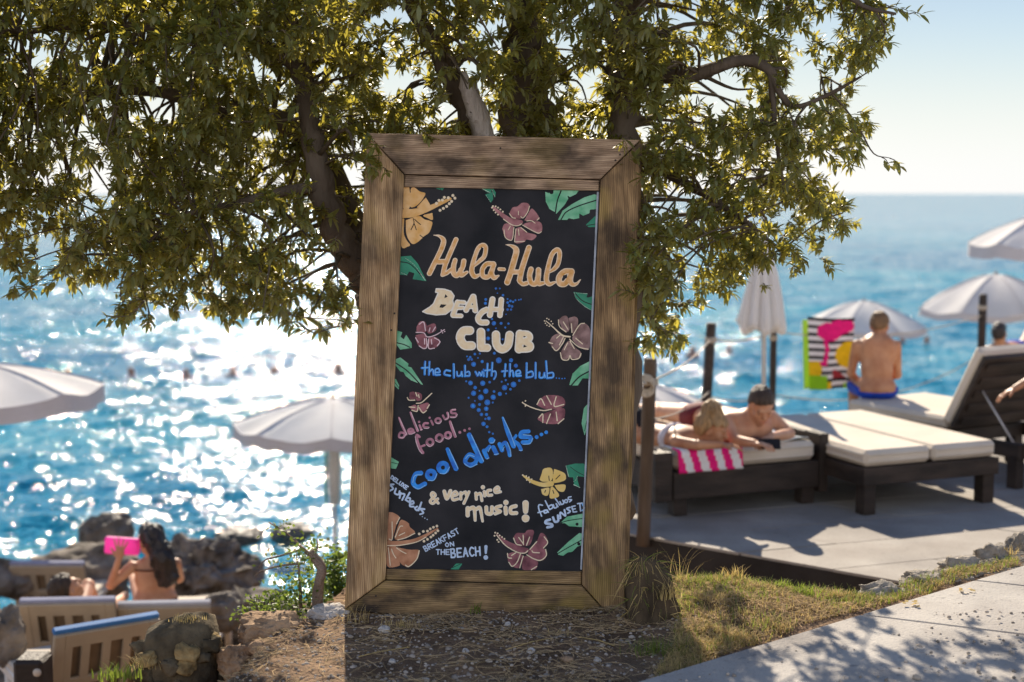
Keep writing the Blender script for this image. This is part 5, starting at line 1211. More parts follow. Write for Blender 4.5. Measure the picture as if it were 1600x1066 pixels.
# fence posts and ropes
PG = "dark rope posts along the terrace edge"
POST = []
for px, ptop, y, lean, lb in ((1016, 568, 8.95, -.03, "nearest rope post, with a pale rope knot near its top, right of the sign"), (1111, 510, 12.0, -.05, "slanting dark rope post left of the man leaning on his elbows"), (1209, 508, 12.55, .0, "dark rope post directly beside the folded parasol's pole"), (1536, 464, 15.2, .0, "dark flat-topped rope post before the open parasol on the right")):
    t = at(px, ptop, y)
    r = .043 if px != 1209 else .03
    g = G(); pts = spline([(t.x - lean * -1.2, t.y, ZD - .05, r * 1.05), (t.x - lean * -.5, t.y, (t.z + ZD) / 2, r), (t.x, t.y, t.z - .01, r * .97), (t.x, t.y, t.z, r * .8)], 4)
    root = thing("rope_post", lb, "post", (t.x, t.y, ZD), PG)
    g.tube([p[:3] for p in pts], [p[3] for p in pts], 12, noise=.04); g.build("shaft", m_pwood if px < 1100 else m_dwood, root, smooth=True)
    g = G()
    for z in (-.10, -.115, -.13):
        g.lathe((t.x, t.y, t.z + z), [(r * 1.02, -.008), (r * 1.28, -.004), (r * 1.28, .004), (r * 1.02, .008)], 14)
    g.build("rope_wrap", m_rope, root, smooth=True); POST.append(t)
def rope(label, a, b, sag, r=.006):
    a, b = Vector(a), Vector(b); g = G()
    pts = [a.lerp(b, t) - Vector((0, 0, sag * 4 * t * (1 - t))) for t in np.linspace(0, 1, 14)]
    g.tube(pts, r, 7); return tag(g.build("rope", m_rope, None, True, loc=tuple(a)), label, "rope", "ropes between the posts")
dz = Vector((0, 0, -.11)); dl = Vector((0, 0, -.62))
rope("upper rope from behind the sign to the nearest post", at(940, 600, 8.3), POST[0] + dz, .03, .010)
rope("upper rope from the nearest post to the slanting post", POST[0] + dz, POST[1] + dz, .05)
rope("lower rope from the nearest post to the slanting post", POST[0] + Vector((0, 0, -.36)), POST[1] + Vector((0, 0, -.55)), .05)
rope("upper rope from the slanting post past the folded parasol", POST[1] + dz, POST[2] + Vector((0, -.03, -.06)), .04)
rope("lower rope behind the man's head", POST[1] + Vector((0, 0, -.6)), POST[2] + dl, .05)
rope("upper rope carrying the striped towel", POST[2] + Vector((0, 0, -.06)), POST[3] + Vector((0, 0, -.2)), .12)
rope("lower rope right of the seated person's back", POST[2] + dl, POST[3] + Vector((0, 0, -.62)), .22)
tt = at(1000, 592, 8.95)
g = G()
for i in range(5): 
    a0 = [Vector((POST[0].x - .03 + .045 * math.cos(a), POST[0].y - .05 - i * .004, POST[0].z - .12 + .05 * math.sin(a) - .008 * i)) for a in np.linspace(0, 6.28, 13)]
    g.tube(a0, .011, 6)
g.build("rope_knot", m_rope, bpy.data.objects["rope_post"], smooth=True)

# towels
def cloth(name, label, cat, grid_fn, nu, nv, colour_fn, mats, th=.006, group=None):
    P = np.array([[grid_fn(u, v) for u in np.linspace(0, 1, nu + 1)] for v in np.linspace(0, 1, nv + 1)])
    du_ = np.gradient(P, axis=1); dv_ = np.gradient(P, axis=0); n = np.cross(du_, dv_); n /= np.linalg.norm(n, axis=2, keepdims=True) + 1e-9
    top = (P + n * th / 2).reshape(-1, 3); bot = (P - n * th / 2).reshape(-1, 3); b = len(top); W = nu + 1
    V = np.concatenate([top, bot]); F = []; M = []
    for j_ in range(nv):
        for i in range(nu):
            a = j_ * W + i; m_ = colour_fn((i + .5) / nu, (j_ + .5) / nv)
            F += [(a, a + 1, a + W + 1, a + W), (b + a, b + a + W, b + a + W + 1, b + a + 1)]; M += [m_, m_]
    for i in range(nu):
        for a, c in ((i, 0), (nv * W + i, nv - 1)):
            F.append((a, a + b, a + b + 1, a + 1)); M.append(colour_fn((i + .5) / nu, (c + .5) / nv))
    for j_ in range(nv):
        for a, c in ((j_ * W, 0), (j_ * W + nu, nu - 1)):
            F.append((a, a + W, a + W + b, a + b)); M.append(colour_fn((c + .5) / nu, (j_ + .5) / nv))
    o = part(name, V, F, mats, None, True, M, loc=tuple(P[0, 0]))
    return tag(o, label, cat, group)
TC = [mat("towel_black", (.012, .012, .018), .95, var=.2, scale=40), mat("towel_white", (.74, .74, .76), .95, var=.05, scale=40), mat("towel_pink", (.78, .012, .20), .95, var=.1, scale=30), mat("towel_yellow", (.78, .50, .01), .95, var=.1, scale=30),
      mat("towel_green", (.26, .55, .015), .95, var=.1, scale=30), mat("towel_red", (.33, .03, .04), .95, var=.1, scale=30)]
yT = 12.85
cor = [at(1262, 495, yT), at(1336, 497, yT + .05), at(1266, 610, yT), at(1328, 606, yT + .05)]
def tw(u, v):
    a = cor[0].lerp(cor[1], u); b = cor[2].lerp(cor[3], u); p = a.lerp(b, v)
    return (p.x, p.y + .025 * math.sin(u * 9 + v * 1.5) * (.3 + v), p.z - .01 * math.sin(u * 3.14) * (1 - v))
def inp(P, u, v): return poly_sd(np.array(P), np.array([u]), np.array([v]))[0] < 0
def twc(u, v):
    if (u - .47) ** 2 / .075 + (v - .19) ** 2 / .017 < 1 or (u - .83) ** 2 / .03 + (v - .12) ** 2 / .008 < 1 or (u - .66) ** 2 / .05 + (v - .13) ** 2 / .012 < 1: return 2
    if abs(u - (.30 + .10 * math.sin(v * 5 - .6))) < .045 and .28 < v < .64: return 2
    if abs(v - .63) < .03 and .25 < u < .42: return 2
    if v > .80 and u < .42 or v > .93 and u > .85: return 4
    if v > .90 and .42 <= u < .52 or .6 < v < .8 and u < .32 - (v - .62) * .3: return 3
    if (u - 1.0) ** 2 / .16 + (v - .52) ** 2 / .038 < 1: return 3
    if .72 < v < .85 and u > .55 and u < .55 + (v - .70) * 2.4: return 5
    return 0 if int(v * 19) % 2 == 0 else 1
cloth("beach_towel", "black and white striped towel with pink, yellow and green shapes, hanging on the rope", "towel", tw, 44, 66, twc, TC)
cor2 = [at(1254, 500, yT + .12), at(1290, 500, yT + .12), at(1256, 608, yT + .12), at(1290, 606, yT + .12)]
def tw2(u, v):
    p = cor2[0].lerp(cor2[1], u).lerp(cor2[2].lerp(cor2[3], u), v); return (p.x, p.y + .015 * math.sin(u * 6), p.z)
cloth("beach_towel", "plain lime green towel hanging behind the striped towel's left edge", "towel", tw2, 8, 14, lambda u, v: 0, [mat("lime_towel", (.45, .68, .10), .95, var=.1, scale=20, transl=.4, tcol=(.5, .7, .1))])

# wooden daybeds
def V3(p, z): return Vector((p[0], p[1], z))
def daybed(label, O, L, w, l, ztop, th, nm, rail_h=.20, posts=True, back=None):
    O = Vector((O[0], O[1], 0)); L = Vector((L[0], L[1], 0)).normalized(); W = Vector((L.y, -L.x, 0))
    rot = Matrix((W, L, Vector((0, 0, 1)))).transposed()
    def P(a, b, z): return O + W * a + L * b + Vector((0, 0, z))
    zr = ztop - th                                # top of the frame
    root = thing("daybed", label, "sunbed", P(w / 2, l / 2, ZD), "dark wooden sunbeds with cream mattresses")
    g = G(); t = .05
    g.box(P(w / 2, t / 2, zr - rail_h / 2), (w - .002, t, rail_h), rot); g.box(P(w / 2, l - t / 2, zr - rail_h / 2), (w - .002, t, rail_h), rot)
    g.box(P(t / 2, l / 2, zr - rail_h / 2 - .003), (t, l - 2 * t - .004, rail_h), rot); g.box(P(w - t / 2, l / 2, zr - rail_h / 2 - .003), (t, l - 2 * t - .004, rail_h), rot)
    nsl = int(l / .16)
    for k in range(nsl): g.box(P(w / 2, t + (k + .5) * (l - 2 * t) / nsl, zr - .02), (w - 2 * t - .01, .10, .025), rot)
    g.build("frame", m_dwood, root)
    for a, b in ((.07, .07), (w - .07, .07), (.07, l - .07), (w - .07, l - .07)):
        g = G(); zt = zr - rail_h - .001
        g.box(P(a, b, (zt + ZD + .001) / 2), (.10, .10, zt - ZD - .001), rot); g.build("leg", m_dwood, root)
    wd = (w - .02) / nm
    for k in range(nm):
        g = G(); c = P(.01 + wd * (k + .5), l / 2, ztop - th / 2 + .003)
        g.box(c, (wd - .015, l - .03, th - .006), rot, bev=.035); mo = g.build("mattress", m_mattr, root, smooth=False)
        hw, hl, hz2 = (wd - .015) / 2, (l - .03) / 2, (th - .006) / 2 - .035
        for zz in (hz2, -hz2):
            g = G(); ring = [c + W * (sx * hw + ex) + L * (sy * hl + ey) + Vector((0, 0, zz)) for sx, sy, ex, ey in ((-1, -1, 0, .035), (-1, -1, .035, 0), (1, -1, -.035, 0), (1, -1, 0, .035), (1, 1, 0, -.035), (1, 1, -.035, 0), (-1, 1, .035, 0), (-1, 1, 0, -.035), (-1, -1, 0, .035))]
            g.tube(ring, .008, 5); g.build("piping", m_mattr, mo, smooth=True)
    return root, P, rot, W, L
ZM = -.10
L12 = (-.38, .925)
bed1, P1, rot1, W1, L1 = daybed("wide wooden bed carrying the lying couple, behind the nearest rope post", (1.10, 9.52), L12, 1.17, 1.75, ZM, .14, 1, .19)
g = G()
g.box(P1(-.075, .08, ZM - .17), (.13, .16, .34), rot1); g.build("corner_block", m_dwood, bed1)
g = G(); g.box(P1(1.215, .10, ZM - .16), (.07, .2, .42), rot1); g.box(P1(1.215, .95, ZM + .01), (.06, 1.48, .06), rot1); g.build("side_rail", m_dwood, bed1)
bed2, P2, rot2, W2, L2 = daybed("middle wooden bed with two empty mattress halves, right of the couple", (2.40, 9.55), L12, 1.16, 1.62, ZM, .12, 2, .12)
bed3, P3, rot3, W3, L3 = daybed("wooden bed with raised dark backrest, young person in blue shorts sitting on it", (3.40, 11.05), (-.5, .866), .95, 1.12, ZM, .11, 1, .11)
# raised backrest of the third bed
al = R(62); bl = .66; hinge = P3(0, -.02, ZM - .05)
bd = -L3 * math.cos(al) + Vector((0, 0, math.sin(al))); bn = bd.cross(W3).normalized()
rb = Matrix((W3, bd, W3.cross(bd))).transposed()
nb = W3.cross(bd)
if nb.dot(Vector((0, -1, 0))) < 0: nb = -nb
g = G(); g.box(hinge + W3 * .475 + bd * (bl / 2) + nb * .05, (.95, bl, .04), rb); 
for k in range(5): g.box(hinge + W3 * .475 + bd * (.08 + k * .125) + nb * .078, (.86, .06, .012), rb)
g.build("backrest_frame", m_dwood, bed3)
g = G(); g.box(hinge + W3 * .475 + bd * (bl / 2 + .01) - nb * .025, (.93, bl + .03, .10), rb, bev=.03); g.build("back_mattress", m_mattr, bed3)
g = G(); g.tube([hinge + W3 * .12 + bd * .36 + nb * .08, P3(.12, -.62, ZM - .18)], .008, 6); g.build("prop_rod", m_pole, bed3, smooth=True)
g = G()
g.box(P3(.03, -.36, ZM - .165), (.05, .72, .11), rot3); g.box(P3(.92, -.36, ZM - .165), (.05, .72, .11), rot3); g.box(P3(.475, -.70, ZM - .165), (.84, .05, .11), rot3)
g.box(P3(.05, -.66, (ZM - .222 + ZD) / 2), (.09, .09, ZM - .222 - ZD), rot3); g.box(P3(.90, -.66, (ZM - .222 + ZD) / 2), (.09, .09, ZM - .222 - ZD), rot3)
g.build("rear_frame", m_dwood, bed3)
# far bed with a reclining guest
bed4, P4, rot4, W4, L4 = daybed("distant pale sunbed with a reclining sunbather, beside the dark post at the right edge", (4.72, 14.0), (.55, .83), .7, 1.5, -.12, .12, 1, .10)

# striped towel under the couple's arms
a0 = P1(.02, .0, 0); 
def tws(u, v):
    s = -.24 + v * .46                            # metres over the near edge: negative hangs down
    p = P1(.03 + u * .50 - .02 * v, 0, 0)
    if s < .0:
        q = p - L1 * .012; z = ZM - .005 + max(s, -.16) * 1.0 
        z = ZM + .004 + s * .62; q = p - L1 * (.018 + .006 * math.sin(u * 14))
    else:
        q = p + L1 * (s - .01); z = ZM + .012 + .004 * math.sin(u * 17 + s * 9)
    return (q.x, q.y, z)
cloth("striped_towel", "hot pink and white striped towel hanging over the near edge of the couple's bed", "towel", tws, 40, 16, lambda u, v: 2 if int(u * 8 + v * 1.3) % 2 == 0 else 1, TC)
def twb(u, v):
    p = P1(.62 + u * .5, .06 + v * .5, ZM + .014 + .012 * math.sin(u * 9 + v * 7)); return tuple(p)
cloth("blue_towel", "crumpled blue, teal and white cloth on the bed right of the man's hands", "towel", twb, 20, 16, lambda u, v: (0 if fbm(np.array([u * 5]), np.array([v * 4]))[0] > .15 else (1 if fbm(np.array([u * 5 + 9]), np.array([v * 4]))[0] > -.1 else 2)), [mat("towel_blue", (.01, .12, .50), .9), mat("towel_pale", (.70, .74, .72), .9), mat("towel_teal", (.08, .42, .45), .9)])
g = G(); q = P3(.55, .22, ZM + .012); g.tube([q, q + Vector((.05, .01, .02)), q + Vector((.1, -.01, .012)), q + Vector((.19, 0, .008))], [.02, .028, .018, .01], 7)
tag(g.build("red_strap", mat("red_cloth", (.55, .05, .04), .8), None, True, loc=tuple(q)), "small red band lying on the mattress behind the seated person", "cloth")
q = at(1003, 684, 10.0)
g = G(); g.box((q.x, q.y, ZM + .12), (.10, .16, .22), bev=.03); o = thing("black_bag", "small upright black bag on the couple's bed behind the nearest post", "bag", (q.x, q.y, ZM)); g.build("bag_body", TC[0], o, smooth=True)
g = G(); g.tube([(q.x - .03, q.y, ZM + .22), (q.x - .02, q.y, ZM + .30), (q.x + .02, q.y, ZM + .30), (q.x + .03, q.y, ZM + .22)], .006, 5); g.build("handle", TC[0], o, smooth=True)

# plastic sunbeds seen from behind, lower left
m_plas = mat("beige_plastic", (.42, .335, .235), .5, var=.08, scale=5, spec=.4)
m_wplas = mat("white_plastic", (.70, .66, .60), .45, var=.06, scale=5, spec=.4)
m_pad = mat("shaded_pad", (.22, .155, .095), .9, var=.15, scale=8)  # beige pad, browned for the shade behind the slats
def sunbed(label, lt, rt, yl, yr, zg, edge, h=.66, lay=1.15):
    a, b = at(*lt, yl), at(*rt, yr); z = (a.z + b.z) / 2
    a = Vector((a.x, a.y, z)); b = Vector((b.x, b.y, z)); W = (b - a); w = W.length; W.normalize(); L = Vector((-W.y, W.x, 0))
    al = R(70); up = -L * math.cos(al) + Vector((0, 0, math.sin(al))); nb = W.cross(up); rt_ = Matrix((W, up, nb)).transposed()
    if nb.y > 0: nb = -nb
    rl = Matrix((W, L, Vector((0, 0, 1)))).transposed()
    root = thing("plastic_sunbed", label, "sunbed", (a + b) / 2 + Vector((0, 0, zg - z)), "beige plastic sunbeds seen from behind")
    def Q(u, v, o=0): return a + W * u + up * (v - h) + nb * o
    g = G(); T = .035; bw = .07 * w / .65
    g.box(Q(bw / 2, h / 2), (bw, h, T), rt_, .01); g.box(Q(w - bw / 2, h / 2), (bw, h, T), rt_, .01)
    for v0, v1 in ((h - .10, h), (h * .42, h * .42 + .06), (0, .06)): g.box(Q(w / 2, (v0 + v1) / 2, .001), (w - 2 * bw + .01, v1 - v0, T - .006), rt_, .008)
    ns = 5
    for k in range(ns):
        u = bw + (w - 2 * bw) * k / (ns - 1)
        if 0 < k < ns - 1 or True: g.box(Q(min(max(u, bw + .02), w - bw - .02), h / 2, .002), (.055, h - .02, T - .012), rt_, .008)
    g.build("backrest", m_plas, root)
    g = G(); g.box(Q(w / 2, h / 2 + .005, -.055), (w - .02, h, .06), rt_, .02); g.build("pad", m_pad, root)
    g = G(); g.box(Q(w / 2, h + .008, -.03), (w - .004, .034, .05), rt_, .012); g.build("pad_edge", edge, root)
    zs = zg + .30
    hg = Q(0, 0) ; hg.z = zs
    g = G()
    for u in (.03, w - .03): g.box(hg + W * u + L * (lay / 2 - .1), (.05, lay + .5, .07), rl, .012)
    for k in range(7): g.box(hg + W * (w / 2) + L * (.1 + k * lay / 7), (w - .1, .10, .03), rl, .008)
    g.build("seat_frame", m_wplas, root)
    g = G(); g.box(hg + W * (w / 2) + L * (lay / 2 + .02) + Vector((0, 0, .05)), (w - .03, lay, .06), rl, .02); g.build("seat_pad", m_mattr, root)
    for u in (.04, w - .04):
        for v in (-.25, lay - .1):
            p = hg + W * u + L * v; g = G(); g.tube([(p.x, p.y, zg - .05), (p.x, p.y, zs)], [.028, .034], 8); g.build("leg", m_wplas, root, smooth=True)
    return root, a, b, W, L, zs
m_eb = mat("blue_edge", (.06, .20, .46), .7, var=.1, scale=8); m_el = mat("lilac_edge", (.30, .31, .42), .7, var=.1, scale=8); m_ew = mat("white_edge", (.46, .46, .50), .8, var=.06, scale=8)
sb1 = sunbed("farthest plastic sunbed with a raised slatted back, left edge by the rocks", (14, 884), (131, 884), 12.5, 12.5, -2.40, m_el, .55)
sb2 = sunbed("plastic sunbed with lilac top edge, a sunbather's head showing above its back", (29, 944), (180, 942), 9.7, 9.75, -1.98, m_el)
sb4 = sunbed("pale-edged plastic sunbed directly behind the long-haired woman", (182, 948), (329, 948), 9.85, 9.9, -1.98, m_ew)
sb3 = sunbed("nearest plastic sunbed with bright blue top edge, beside the stone stump", (84, 992), (250, 968), 8.1, 8.45, -1.80, m_eb)
q = at(52, 1040, 7.9)
o = thing("dark_box", "dark box with a pale round button between the sunbeds at the lower left edge", "box", (q.x, q.y, -1.85))
g = G(); g.box((q.x, q.y, (q.z + .06 - 1.85) / 2), (.17, .2, q.z + .06 + 1.85), bev=.02); g.build("box_body", m_dwood, o)
kn = at(57, 1052, 7.79)
g = G(); g.lathe((kn.x, q.y - .1, kn.z), [(.02, -.012), (.024, 0), (.02, .012), (.002, .014)], 14, rot=Matrix.Rotation(R(90), 3, 'X')); g.build("round_button", m_mattr, o, smooth=True)

# ------------------------------------------------------------------ people
def surfnet(D, org, h):
    S = D < 0; nx, ny, nz_ = D.shape
    c = [(i, j_, k) for i in (0, 1) for j_ in (0, 1) for k in (0, 1)]
    def sl_(o, A=D): return A[o[0]:nx - 1 + o[0], o[1]:ny - 1 + o[1], o[2]:nz_ - 1 + o[2]]
    cnt = sum(sl_(o, S).astype(np.int8) for o in c); act = (cnt > 0) & (cnt < 8)
    I = np.argwhere(act); idx = -np.ones(act.shape, np.int64); idx[act] = np.arange(len(I))
    pos = np.zeros((len(I), 3)); num = np.zeros(len(I))
    for a in c:
        for ax in range(3):
            if a[ax]: continue
            b = list(a); b[ax] = 1
            va = D[I[:, 0] + a[0], I[:, 1] + a[1], I[:, 2] + a[2]]; vb = D[I[:, 0] + b[0], I[:, 1] + b[1], I[:, 2] + b[2]]
            x = (va < 0) != (vb < 0); t = np.where(x, va / np.where(va == vb, 1, va - vb), 0)
            p = np.tile(np.array(a, float), (len(I), 1)); p[:, ax] += t
            pos[x] += p[x]; num += x
    V = (I + pos / num[:, None]) * h + org
    F = []
    for ax in range(3):
        o1, o2 = [(1, 2), (2, 0), (0, 1)][ax]
        A = np.take(S, range(D.shape[ax] - 1), ax); B = np.take(S, range(1, D.shape[ax]), ax)
        E = np.argwhere(A != B)
        ok = (E[:, o1] > 0) & (E[:, o2] > 0) & (E[:, o1] < D.shape[o1] - 1) & (E[:, o2] < D.shape[o2] - 1); E = E[ok]
        q = []
        for d1, d2 in ((-1, -1), (0, -1), (0, 0), (-1, 0)):
            e2 = E.copy(); e2[:, o1] += d1; e2[:, o2] += d2; q.append(idx[e2[:, 0], e2[:, 1], e2[:, 2]])
        q = np.stack(q, 1); fl = ~A[E[:, 0], E[:, 1], E[:, 2]]
        q[fl] = q[fl][:, ::-1]; F.append(q)
    return V, np.concatenate(F)
def cap(a, b, ra, rb, k=.02): return ('c', np.array(a, float), np.array(b, float), ra, rb, k)
def ell(c, r, ax=None, k=.02): return ('e', np.array(c, float), np.array(r, float), np.eye(3) if ax is None else np.array(ax, float), k)
def pd(p, X):
    if p[0] == 'c':
        a, b = p[1], p[2]; e_ = b - a; w_ = X - a; t = np.clip(w_ @ e_ / (e_ @ e_ + 1e-12), 0, 1)
        return np.linalg.norm(w_ - t[..., None] * e_, axis=-1) - (p[3] + (p[4] - p[3]) * t)
    q = (X - p[1]) @ p[3].T; k0 = np.linalg.norm(q / p[2], axis=-1); k1 = np.linalg.norm(q / p[2] ** 2, axis=-1)
    return k0 * (k0 - 1) / (k1 + 1e-9)
def pb(p):
    if p[0] == 'c': return np.minimum(p[1] - p[3], p[2] - p[4]), np.maximum(p[1] + p[3], p[2] + p[4])
    r = p[2].max(); return p[1] - r, p[1] + r
def volume(prims, h, pad=.04, lo=None, hi=None):
    bl = [pb(p) for p in prims]
    lo = np.min([b[0] for b in bl], 0) - pad if lo is None else lo; hi = np.max([b[1] for b in bl], 0) + pad if hi is None else hi
    n = np.ceil((hi - lo) / h).astype(int) + 1
    D = np.full(n, 9.0)
    for p, (l_, h_) in zip(prims, bl):
        m_ = p[-1] * 2 + .03
        i0 = np.clip(np.floor((l_ - m_ - lo) / h).astype(int), 0, n); i1 = np.clip(np.ceil((h_ + m_ - lo) / h).astype(int) + 1, 0, n)
        if (i1 <= i0).any(): continue
        g_ = np.stack(np.meshgrid(*[lo[k] + h * np.arange(i0[k], i1[k]) for k in range(3)], indexing='ij'), -1)
        d = pd(p, g_); s_ = (slice(i0[0], i1[0]), slice(i0[1], i1[1]), slice(i0[2], i1[2])); o = D[s_]; k = p[-1]
        hh = np.clip(.5 + .5 * (o - d) / k, 0, 1)
        D[s_] = np.where(o > 8, d, o * (1 - hh) + d * hh - k * hh * (1 - hh))
    return D, lo
def solid(name, prims, h, m, root, cut=None, grow=0.0, noise=0.0, nscale=40, keep=None):
    D, lo = volume(prims, h)
    D = D - grow
    if cut is not None or noise or keep is not None:
        X = np.stack(np.meshgrid(*[lo[k] + h * np.arange(D.shape[k]) for k in range(3)], indexing='ij'), -1)
        if cut is not None: D = np.maximum(D, cut(X))
        if noise: D = D + noise * fbm(X[..., 0] * nscale, X[..., 1] * nscale, X[..., 2] * nscale * .35, 2)
    V, F = surfnet(D, lo, h)
    return part(name, V, F, m, root)
def nrm(v): v = np.array(v, float); return v / np.linalg.norm(v)
def head(H, f, up, s=1.0):
    f = nrm(f); r = nrm(np.cross(f, up)); u = np.cross(r, f); ax = np.stack([r, f, u])
    H = np.array(H, float)
    def p(x, y, z): return H + (r * x + f * y + u * z) * s
    pr = [ell(p(0, -.008, .025), np.array((.074, .094, .095)) * s, ax, .02), ell(p(0, .025, -.045), np.array((.056, .066, .072)) * s, ax, .03), cap(p(0, .058, -.095), p(0, .068, -.098), .022 * s, .020 * s, .03),
          cap(p(0, .090, .012), p(0, .108, -.024), .010 * s, .015 * s, .012), cap(p(-.03, .086, .022), p(.03, .086, .022), .012 * s, .012 * s, .012), cap(p(-.022, .084, -.062), p(.022, .084, -.062), .011 * s, .011 * s, .012),
          ell(p(-.076, -.005, -.01), np.array((.012, .022, .032)) * s, ax, .008), ell(p(.076, -.005, -.01), np.array((.012, .022, .032)) * s, ax, .008), ell(p(-.035, .062, -.022), np.array((.028, .024, .026)) * s, ax, .02), ell(p(.035, .062, -.022), np.array((.028, .024, .026)) * s, ax, .02)]
    return pr, p, ax
def hand(wr, d, nrm_, s=1.0, curl=.5, spread=.16, thumb=1):
    """palm, four fingers and a thumb; d along the hand, nrm_ out of the palm"""
    d = nrm(d); n = nrm(nrm_ - d * np.dot(nrm_, d)); t = np.cross(d, n) * thumb; wr = np.array(wr, float)
    pr = [ell(wr + d * .045 * s, np.array((.046, .040, .017)) * s, np.stack([d, t, n]), .015)]
    for i, (o, l) in enumerate(((-.030, .062), (-.010, .076), (.011, .080), (.031, .072))):
        b = wr + (d * .080 + t * o) * s; fd = nrm(d + t * (o / .03) * spread); a1 = nrm(fd * math.cos(curl * .6) + n * math.sin(curl * .6)); a2 = nrm(fd * math.cos(curl * 1.5) + n * math.sin(curl * 1.5))
        m_ = b + a1 * l * .52 * s; pr += [cap(b, m_, .0090 * s, .0083 * s, .004), cap(m_, m_ + a2 * l * .5 * s, .0083 * s, .0070 * s, .004)]
    b = wr + (d * .025 + t * .034) * s; td = nrm(d * .6 + t * .75 + n * .25); m_ = b + td * .035 * s
    pr += [cap(b, m_, .0125 * s, .0105 * s, .01), cap(m_, m_ + nrm(td + d * .4) * .032 * s, .0105 * s, .0085 * s, .005)]
    return pr
m_skin = mat("tanned_skin", (.36, .15, .075), .5, col2=(.50, .26, .145), scale=9, spec=.35)
m_skin2 = mat("lighter_skin", (.47, .215, .12), .5, col2=(.60, .34, .21), scale=9, spec=.35)  # lighter of the two skin tones
m_hbr = mat("brown_hair", (.05, .03, .018), .55, var=.4, scale=60, bump=.7, bscale=130, stretch=(1, 1, .15), spec=.45)
m_hbl = mat("blonde_hair", (.36, .22, .10), .55, var=.4, scale=60, bump=.7, bscale=130, stretch=(1, 1, .15), spec=.45)
m_hlb = mat("light_brown_hair", (.17, .095, .045), .55, var=.4, scale=60, bump=.7, bscale=130, stretch=(1, 1, .15), spec=.45)
m_hdk = mat("dark_long_hair", (.020, .012, .010), .42, var=.4, scale=60, bump=.7, bscale=110, stretch=(1, 1, .08), spec=.5)
m_eye = mat("eye_dark", (.02, .015, .012), .3); m_lip = mat("lips", (.40, .13, .11), .5)
m_blue = mat("blue_swimwear", (.006, .05, .40), .8, var=.15, scale=14); m_redsw = mat("dark_red_swimwear", (.14, .02, .025), .8); m_top = mat("lilac_top", (.52, .48, .52), .85, var=.1, scale=12); m_brn = mat("brown_bikini", (.12, .05, .03), .7)
def face(p, root, ax, s=1.0, hairm=None):
    for sx in (-1, 1):
        solid("eye", [ell(p(sx * .032, .079, -.004), np.array((.013, .007, .005)) * s, ax, .004)], .0025, m_eye, root)
        solid("eyebrow", [cap(p(sx * .016, .0945, .020), p(sx * .048, .083, .022), .0045 * s, .0035 * s, .004)], .003, hairm or m_hbr, root)
    solid("mouth", [cap(p(-.020, .0925, -.064), p(.020, .0925, -.064), .0045 * s, .0045 * s, .004)], .003, m_lip, root)
def hair_short(H, p, ax, root, m, s=1.0, thick=.012, back=-.03, name="hair"):
    pr = [ell(p(0, -.012, .034), np.array((.078 + thick * .6, .095 + thick, .096 + thick)) * s, ax, .02)]
    f, u = ax[1], ax[2]; Hc = np.array(H)
    def cut(X):
        q = (X - Hc); y_ = q @ f / s; z_ = q @ u / s
        # hairline: in front only above the brow, behind down to the neck
        lim = np.where(y_ > .02, .055 + (y_ - .02) * .25, .055 + (y_ - .02) * 1.15)
        return np.maximum(lim, back - .05) - z_
    return solid(name, pr, .006, m, root, cut=cut, noise=.007, nscale=55)

# --- man leaning on his elbows
H = np.array(at(1189, 634, 9.86)); b_ = nrm((-.45, .89, 0)); s_ = nrm((.89, .45, 0)); Z = np.array((0, 0, 1.0))
hp, p, ax = head(H, (.12, -.80, -.52), (0, -.35, 1), 1.04)
C = H + b_ * .14 - Z * .135; shL = C - s_ * .20 + Z * .015; shR = C + s_ * .20 + Z * .01
hip = C + b_ * .54; hip[2] = ZM + .10; kn1 = hip + b_ * .43 - s_ * .09; kn2 = hip + b_ * .43 + s_ * .09
for k_ in (kn1, kn2): k_[2] = ZM + .075
an1 = kn1 + b_ * .38; an2 = kn2 + b_ * .38
for k_ in (an1, an2): k_[2] = ZM + .055
elL = np.array(at(1150, 701, 9.72)); elL[2] = ZM + .045; elR = np.array(at(1232, 694, 10.0)); elR[2] = ZM + .045
wL = np.array(at(1178, 706, 9.60)); wL[2] = ZM + .05; wR = np.array(at(1205, 698, 9.72)); wR[2] = ZM + .075
pr = hp + [cap(H - Z * .05 + b_ * .05, C - b_ * .0 + Z * .03, .058, .066, .03), cap(shL + s_ * .04, shR - s_ * .04, .062, .062, .04), ell(C + b_ * .06 - Z * .03, (.19, .17, .105), np.stack([s_, b_, Z]), .05), ell(C + b_ * .28 - Z * .03, (.155, .22, .10), np.stack([s_, b_, Z]), .05), ell(hip, (.152, .145, .095), np.stack([s_, b_, Z]), .05),
           ell(C - s_ * .075 - b_ * .06 - Z * .05, (.085, .05, .07), np.stack([s_, b_, Z]), .03), ell(C + s_ * .075 - b_ * .06 - Z * .05, (.085, .05, .07), np.stack([s_, b_, Z]), .03),
           cap(shL, elL, .056, .043, .03), cap(shR, elR, .056, .043, .03), cap(elL, wL, .043, .028, .015), cap(elR, wR, .043, .028, .015), cap(hip - s_ * .08, kn1, .085, .056, .03), cap(hip + s_ * .08, kn2, .085, .056, .03), cap(kn1, an1, .055, .036, .02), cap(kn2, an2, .055, .036, .02), cap(an1, an1 + b_ * .17 - Z * .02, .034, .02, .02), cap(an2, an2 + b_ * .17 - Z * .02, .034, .02, .02)]
pr += hand(wL, (.75, -.62, -.02), (0, 0, -1), 1.0, .55, .12, 1) + hand(wR, (-.55, -.6, -.15), (0, -.1, -1), 1.0, .7, .12, -1)
man = thing("person", "bare-chested short-haired man leaning on his elbows on the bed, looking down", "person", (C[0], C[1], ZM))
solid("body", pr, .0085, m_skin2, man); hair_short(H, p, ax, man, m_hbr, 1.04); face(p, man, ax, 1.04)
